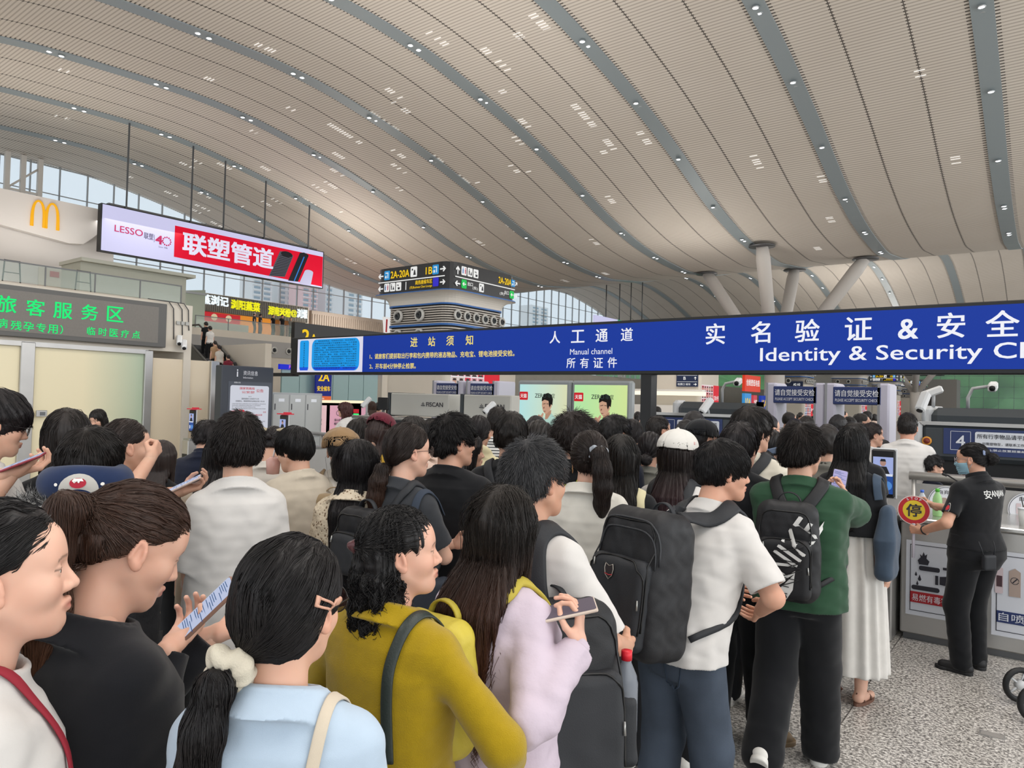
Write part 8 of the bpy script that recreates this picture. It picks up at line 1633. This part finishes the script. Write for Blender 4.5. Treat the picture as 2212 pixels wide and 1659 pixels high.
crowd(1961, 890, 6.95, -4, 'man with undercut in plain white tee at scanner 4', WTEE, False, 1, hair='crop', hpar=K(tt=.026, ts=.006, tb=.010, n=3000), top=K(loose=.035, sleeve=.9, sl=.035, wr=1.4), skin='#c99a84', build=1.05)
crowd(2016, 980, 6.75, -60, 'small child before the lead curtain of scanner 4', NAVY, False, 1, hair='short', yaw=-15, pos=None, H=1.36, top=K(loose=.03))
crowd(1640, 885, 5.6, -10, 'person with dark hair behind the tall man', DGREY, False, 2, hair='bowl')
crowd(1790, 912, 4.9, -15, 'person with tousled dark hair left of the white dress', GREY, False, 2, hair='short', hpar=K(tt=.03))
# beyond the gates
far_ = [(1716, 903, 7.6, 165, True, 'long', BLK, 'woman facing back through the left detector gate'), (1742, 897, 8.6, 10, True, 'bob', BLK, 'dark bobbed head right of the woman who looks back'), (1706, 889, 11, -60, False, 'crop', GREY, 'man in grey under the left detector gate'), (1812, 893, 8.0, -30, False, 'short', DGREY, 'man with dark hair between the detector gates'), (1836, 897, 8.8, -20, False, 'short', WTEE, 'man with short hair under the right detector gate'), (1862, 892, 9.6, -70, True, 'pony', PEACH, 'woman walking right behind the right detector gate'), (1800, 884, 15, 40, False, 'short', BLK, 'man in black far beyond the gates, left'), (1822, 885, 18, -80, False, 'crop', GREY, 'grey-clad man far beyond the gates'), (1850, 885, 21, 0, True, 'long', WTEE, 'woman in white far beyond the right gate'), (1872, 886, 17, 90, False, 'short', NAVY, 'man in navy walking left far beyond the gate'), (1890, 886, 24, -20, True, 'bob', PEACH, 'distant woman in peach beside the last gate post'),
        (1690, 884, 19, 70, False, 'short', WTEE, 'distant man in white under the left gate'), (1730, 886, 23, -45, True, 'pony', MAROON, 'distant woman in maroon under the left gate'), (1760, 884, 27, 0, False, 'crop', BLK, 'distant man in black by the gate post'), (1392, 880, 22, -20, True, 'long', PEACH, 'woman with pink backpack beyond the green light box'), (1418, 884, 16, 60, False, 'crop', GREY, 'bald man in grey beyond scanner 3'), (1378, 878, 14, 0, True, 'pony', WTEE, 'woman in white walking past the green light box')]
for u, v, d, r, f, h, m, lb in far_: crowd(u, v, d, r, lb, m, f, 2 if d < 12 else 3, hair=h, H=None if d < 12 else (1.62 if f else 1.72), group='people beyond the gates', wrinkle=0)
# people at the left behind the lanes
p = crowd(745, 868, 11.5, 70, 'woman with curly auburn hair in white jacket at the left rail', WTEE, True, 2, hair='bob', hairc='#3d1d1c', hpar=K(ts=.03, tb=.03, rough=.008), top=K(loose=.05, sleeve=1.9, hem=.7))
for u, v, r, h, m, lb in ((804, 866, 10, 'long', WTEE, 'inspector with long dark hair seated by the belt scanner monitor'), (817, 868, -20, 'short', WTEE, 'inspector with short hair beside the black monitor'), (843, 868, 15, 'long', PEACH, 'inspector with brown hair right of the black monitor')): crowd(u, v, 16.2+(u % 3)*.6, r, lb, m, h == 'long', 2, hair=h, hl=.3, hairc=HDB if h == 'long' else HB)
t = thing('monitor', 'black monitor above the first belt scanner bed', 'monitor', onD(826, 872, 13.6)); MB().box((-.14, 0, -.12), (.14, .05, .12), 0, .01).build('screen', BLACK, t); MB().tube([(0, .03, -.1), (0, .03, -.35)], .03, 8).build('stand', DSTEEL, t)
crowd(212, 883, 8.6, 160, 'woman looking down before the frosted glass wall', WTEE, True, 1, hair='bob', hpar=K(ts=.012), pitch=22, yaw=-20)
# on the escalator and the balcony
for u, v, x, f, m, h, rl, lb in ((437, 662, -34.5, False, BLK, 'short', 0, 'person in black at the top of the escalator'), (443, 681, -34.1, True, WTEE, 'short', 0, 'person in white with black bag on the escalator'), (476, 700, -32.7, False, TAN, 'crop', 0, 'man in tan shirt on the escalator'), (484, 724, -32.3, True, OFFW, 'short', 0, 'person in cream blouse gripping the escalator rail'), (502, 747, -31.5, False, MAROON, 'crop', 0, 'man in maroon printed tee on the escalator'), (520, 749, -30.9, False, BLUEC, 'crop', 0, 'boy in pale blue on the escalator'), (530, 762, -30.4, True, MUST, 'pony', 0, 'woman in mustard tee lowest on the escalator')):
    zt = onY(u, v, 19.0)[2]; fl = 4.15-((x+34.6)+.93)*sl; crowd(u, v, 30, 52, lb, m, f, 3, hair=h, pos=(x, 19.0+(.25 if u % 2 else -.25), fl), H=min(1.8, max(1.4, zt-fl)), group='people on the escalator')
for u, y, f, m, h, rl, H_, lb in ((553, 30.4, False, DGREY, 'crop', -60, 1.62, 'person in pale cap and grey leaning on the balcony rail'), (562, 30.9, True, DGREY, 'short', -40, 1.6, 'person beside the pale cap on the balcony'), (592, 32.0, False, BLK, 'crop', -110, 1.68, 'man in black leaning on the balcony rail'), (612, 32.8, False, BLK, 'short', -120, 1.75, 'man in dark tee with crossed arms on the balcony'), (630, 33.6, True, GREY, 'pony', -150, 1.6, 'woman in grey rightmost on the balcony')):
    p = crowd(u, 690, 55, rl, lb, m, f, 3, hair=h, pos=(-47.7, y, 6.15), H=H_, group='people on the balcony')
    if u == 553: p.make_cap(WTEE, brim=False)
# odds and ends at the frame's edges
P = onD(78, 1462, 1.95); t = thing('suitcase', 'silver suitcase top between the girl in profile and the blazer woman', 'suitcase', (P[0], P[1], 0), YAW+.3); V, F = mesh_sdf(lambda q: rbox(q, (0, 0, .53), (.22, .13, .44), .05)+.003*np.sin(q[:, 0]*110)*(np.abs(q[:, 0]) < .18), (-.26, -.18, .06), (.26, .18, 1.0), .012); MB().add(V, F).build('shell', mat('suitcase_silver', '#8d9196', rough=.3, metal=.5), t); MB().tube([(-.07, 0, .965), (-.05, 0, 1.0), (.05, 0, 1.0), (.07, 0, .965)], .012, 8).build('carry_handle', BLACK, t)
for x in (-.17, .17):
    for y in (-.09, .09): MB().lathe([(0, -.015), (.035, -.015), (.035, .015), (0, .015)], (x, y, .035), (1, 0, 0), 14).build('wheel', BLACK, t); MB().tube([(x, y, .04), (x, y, .1)], .012, 6).build('wheel_fork', DSTEEL, t)
P = onZ(2230, 1562, 0); t = thing('stroller', 'black stroller wheel poking in at the right edge', 'stroller', (P[0], P[1], 0), YAW); T = np.linspace(0, 2*np.pi, 25)
for x, y in ((.02, 0), (.13, .28), (.5, 0), (.6, .28)):
    w = MB().tube(np.stack([x+.092*np.cos(T), y+0*T, .112+.092*np.sin(T)], 1), .018, 8).build('wheel', BLACK, t); h_ = MB().lathe([(0, -.02), (.03, -.02), (.03, .02), (0, .02)], (x, y, .112), (0, 1, 0), 14)
    for k in range(5): h_.tube([(x, y, .112), (x+.085*math.cos(k*1.257), y, .112+.085*math.sin(k*1.257))], .007, 6)
    h_.build('hub', SCL, w)
f_ = MB()
for y, x in ((0.0, .02), (.28, .13)): f_.tube([(x, y, .112), (.36, y, .5), (.66, y, 1.0)], .012, 8).tube([(x+.48, y, .112), (.36, y, .52)], .012, 8)
f_.tube([(.66, .0, 1.0), (.66, .28, 1.0)], .014, 8).build('frame', DSTEEL, t); MB().obox((.50, .14, .5), XR, YR, ZU, (.14, .13, .03), 0, .02).obox((.60, .14, .72), (.5, 0, .86), YR, (-.86, 0, .5), (.2, .13, .02), 0, .015).build('seat', NYG, t)
P = onZ(2143, 1588, 0); t = thing('floor_box', 'small dark floor socket plate set in the granite at the right', 'floor plate', (P[0], P[1], 0)); MB().box((-.06, -.035, 0), (.06, .035, .003)).build('frame', STEEL, t); MB().box((-.052, -.028, .003), (.052, .028, .004)).build('cover', mat('floor_plate', '#8d8a86', rough=.5), t)
bpy.context.view_layer.update()
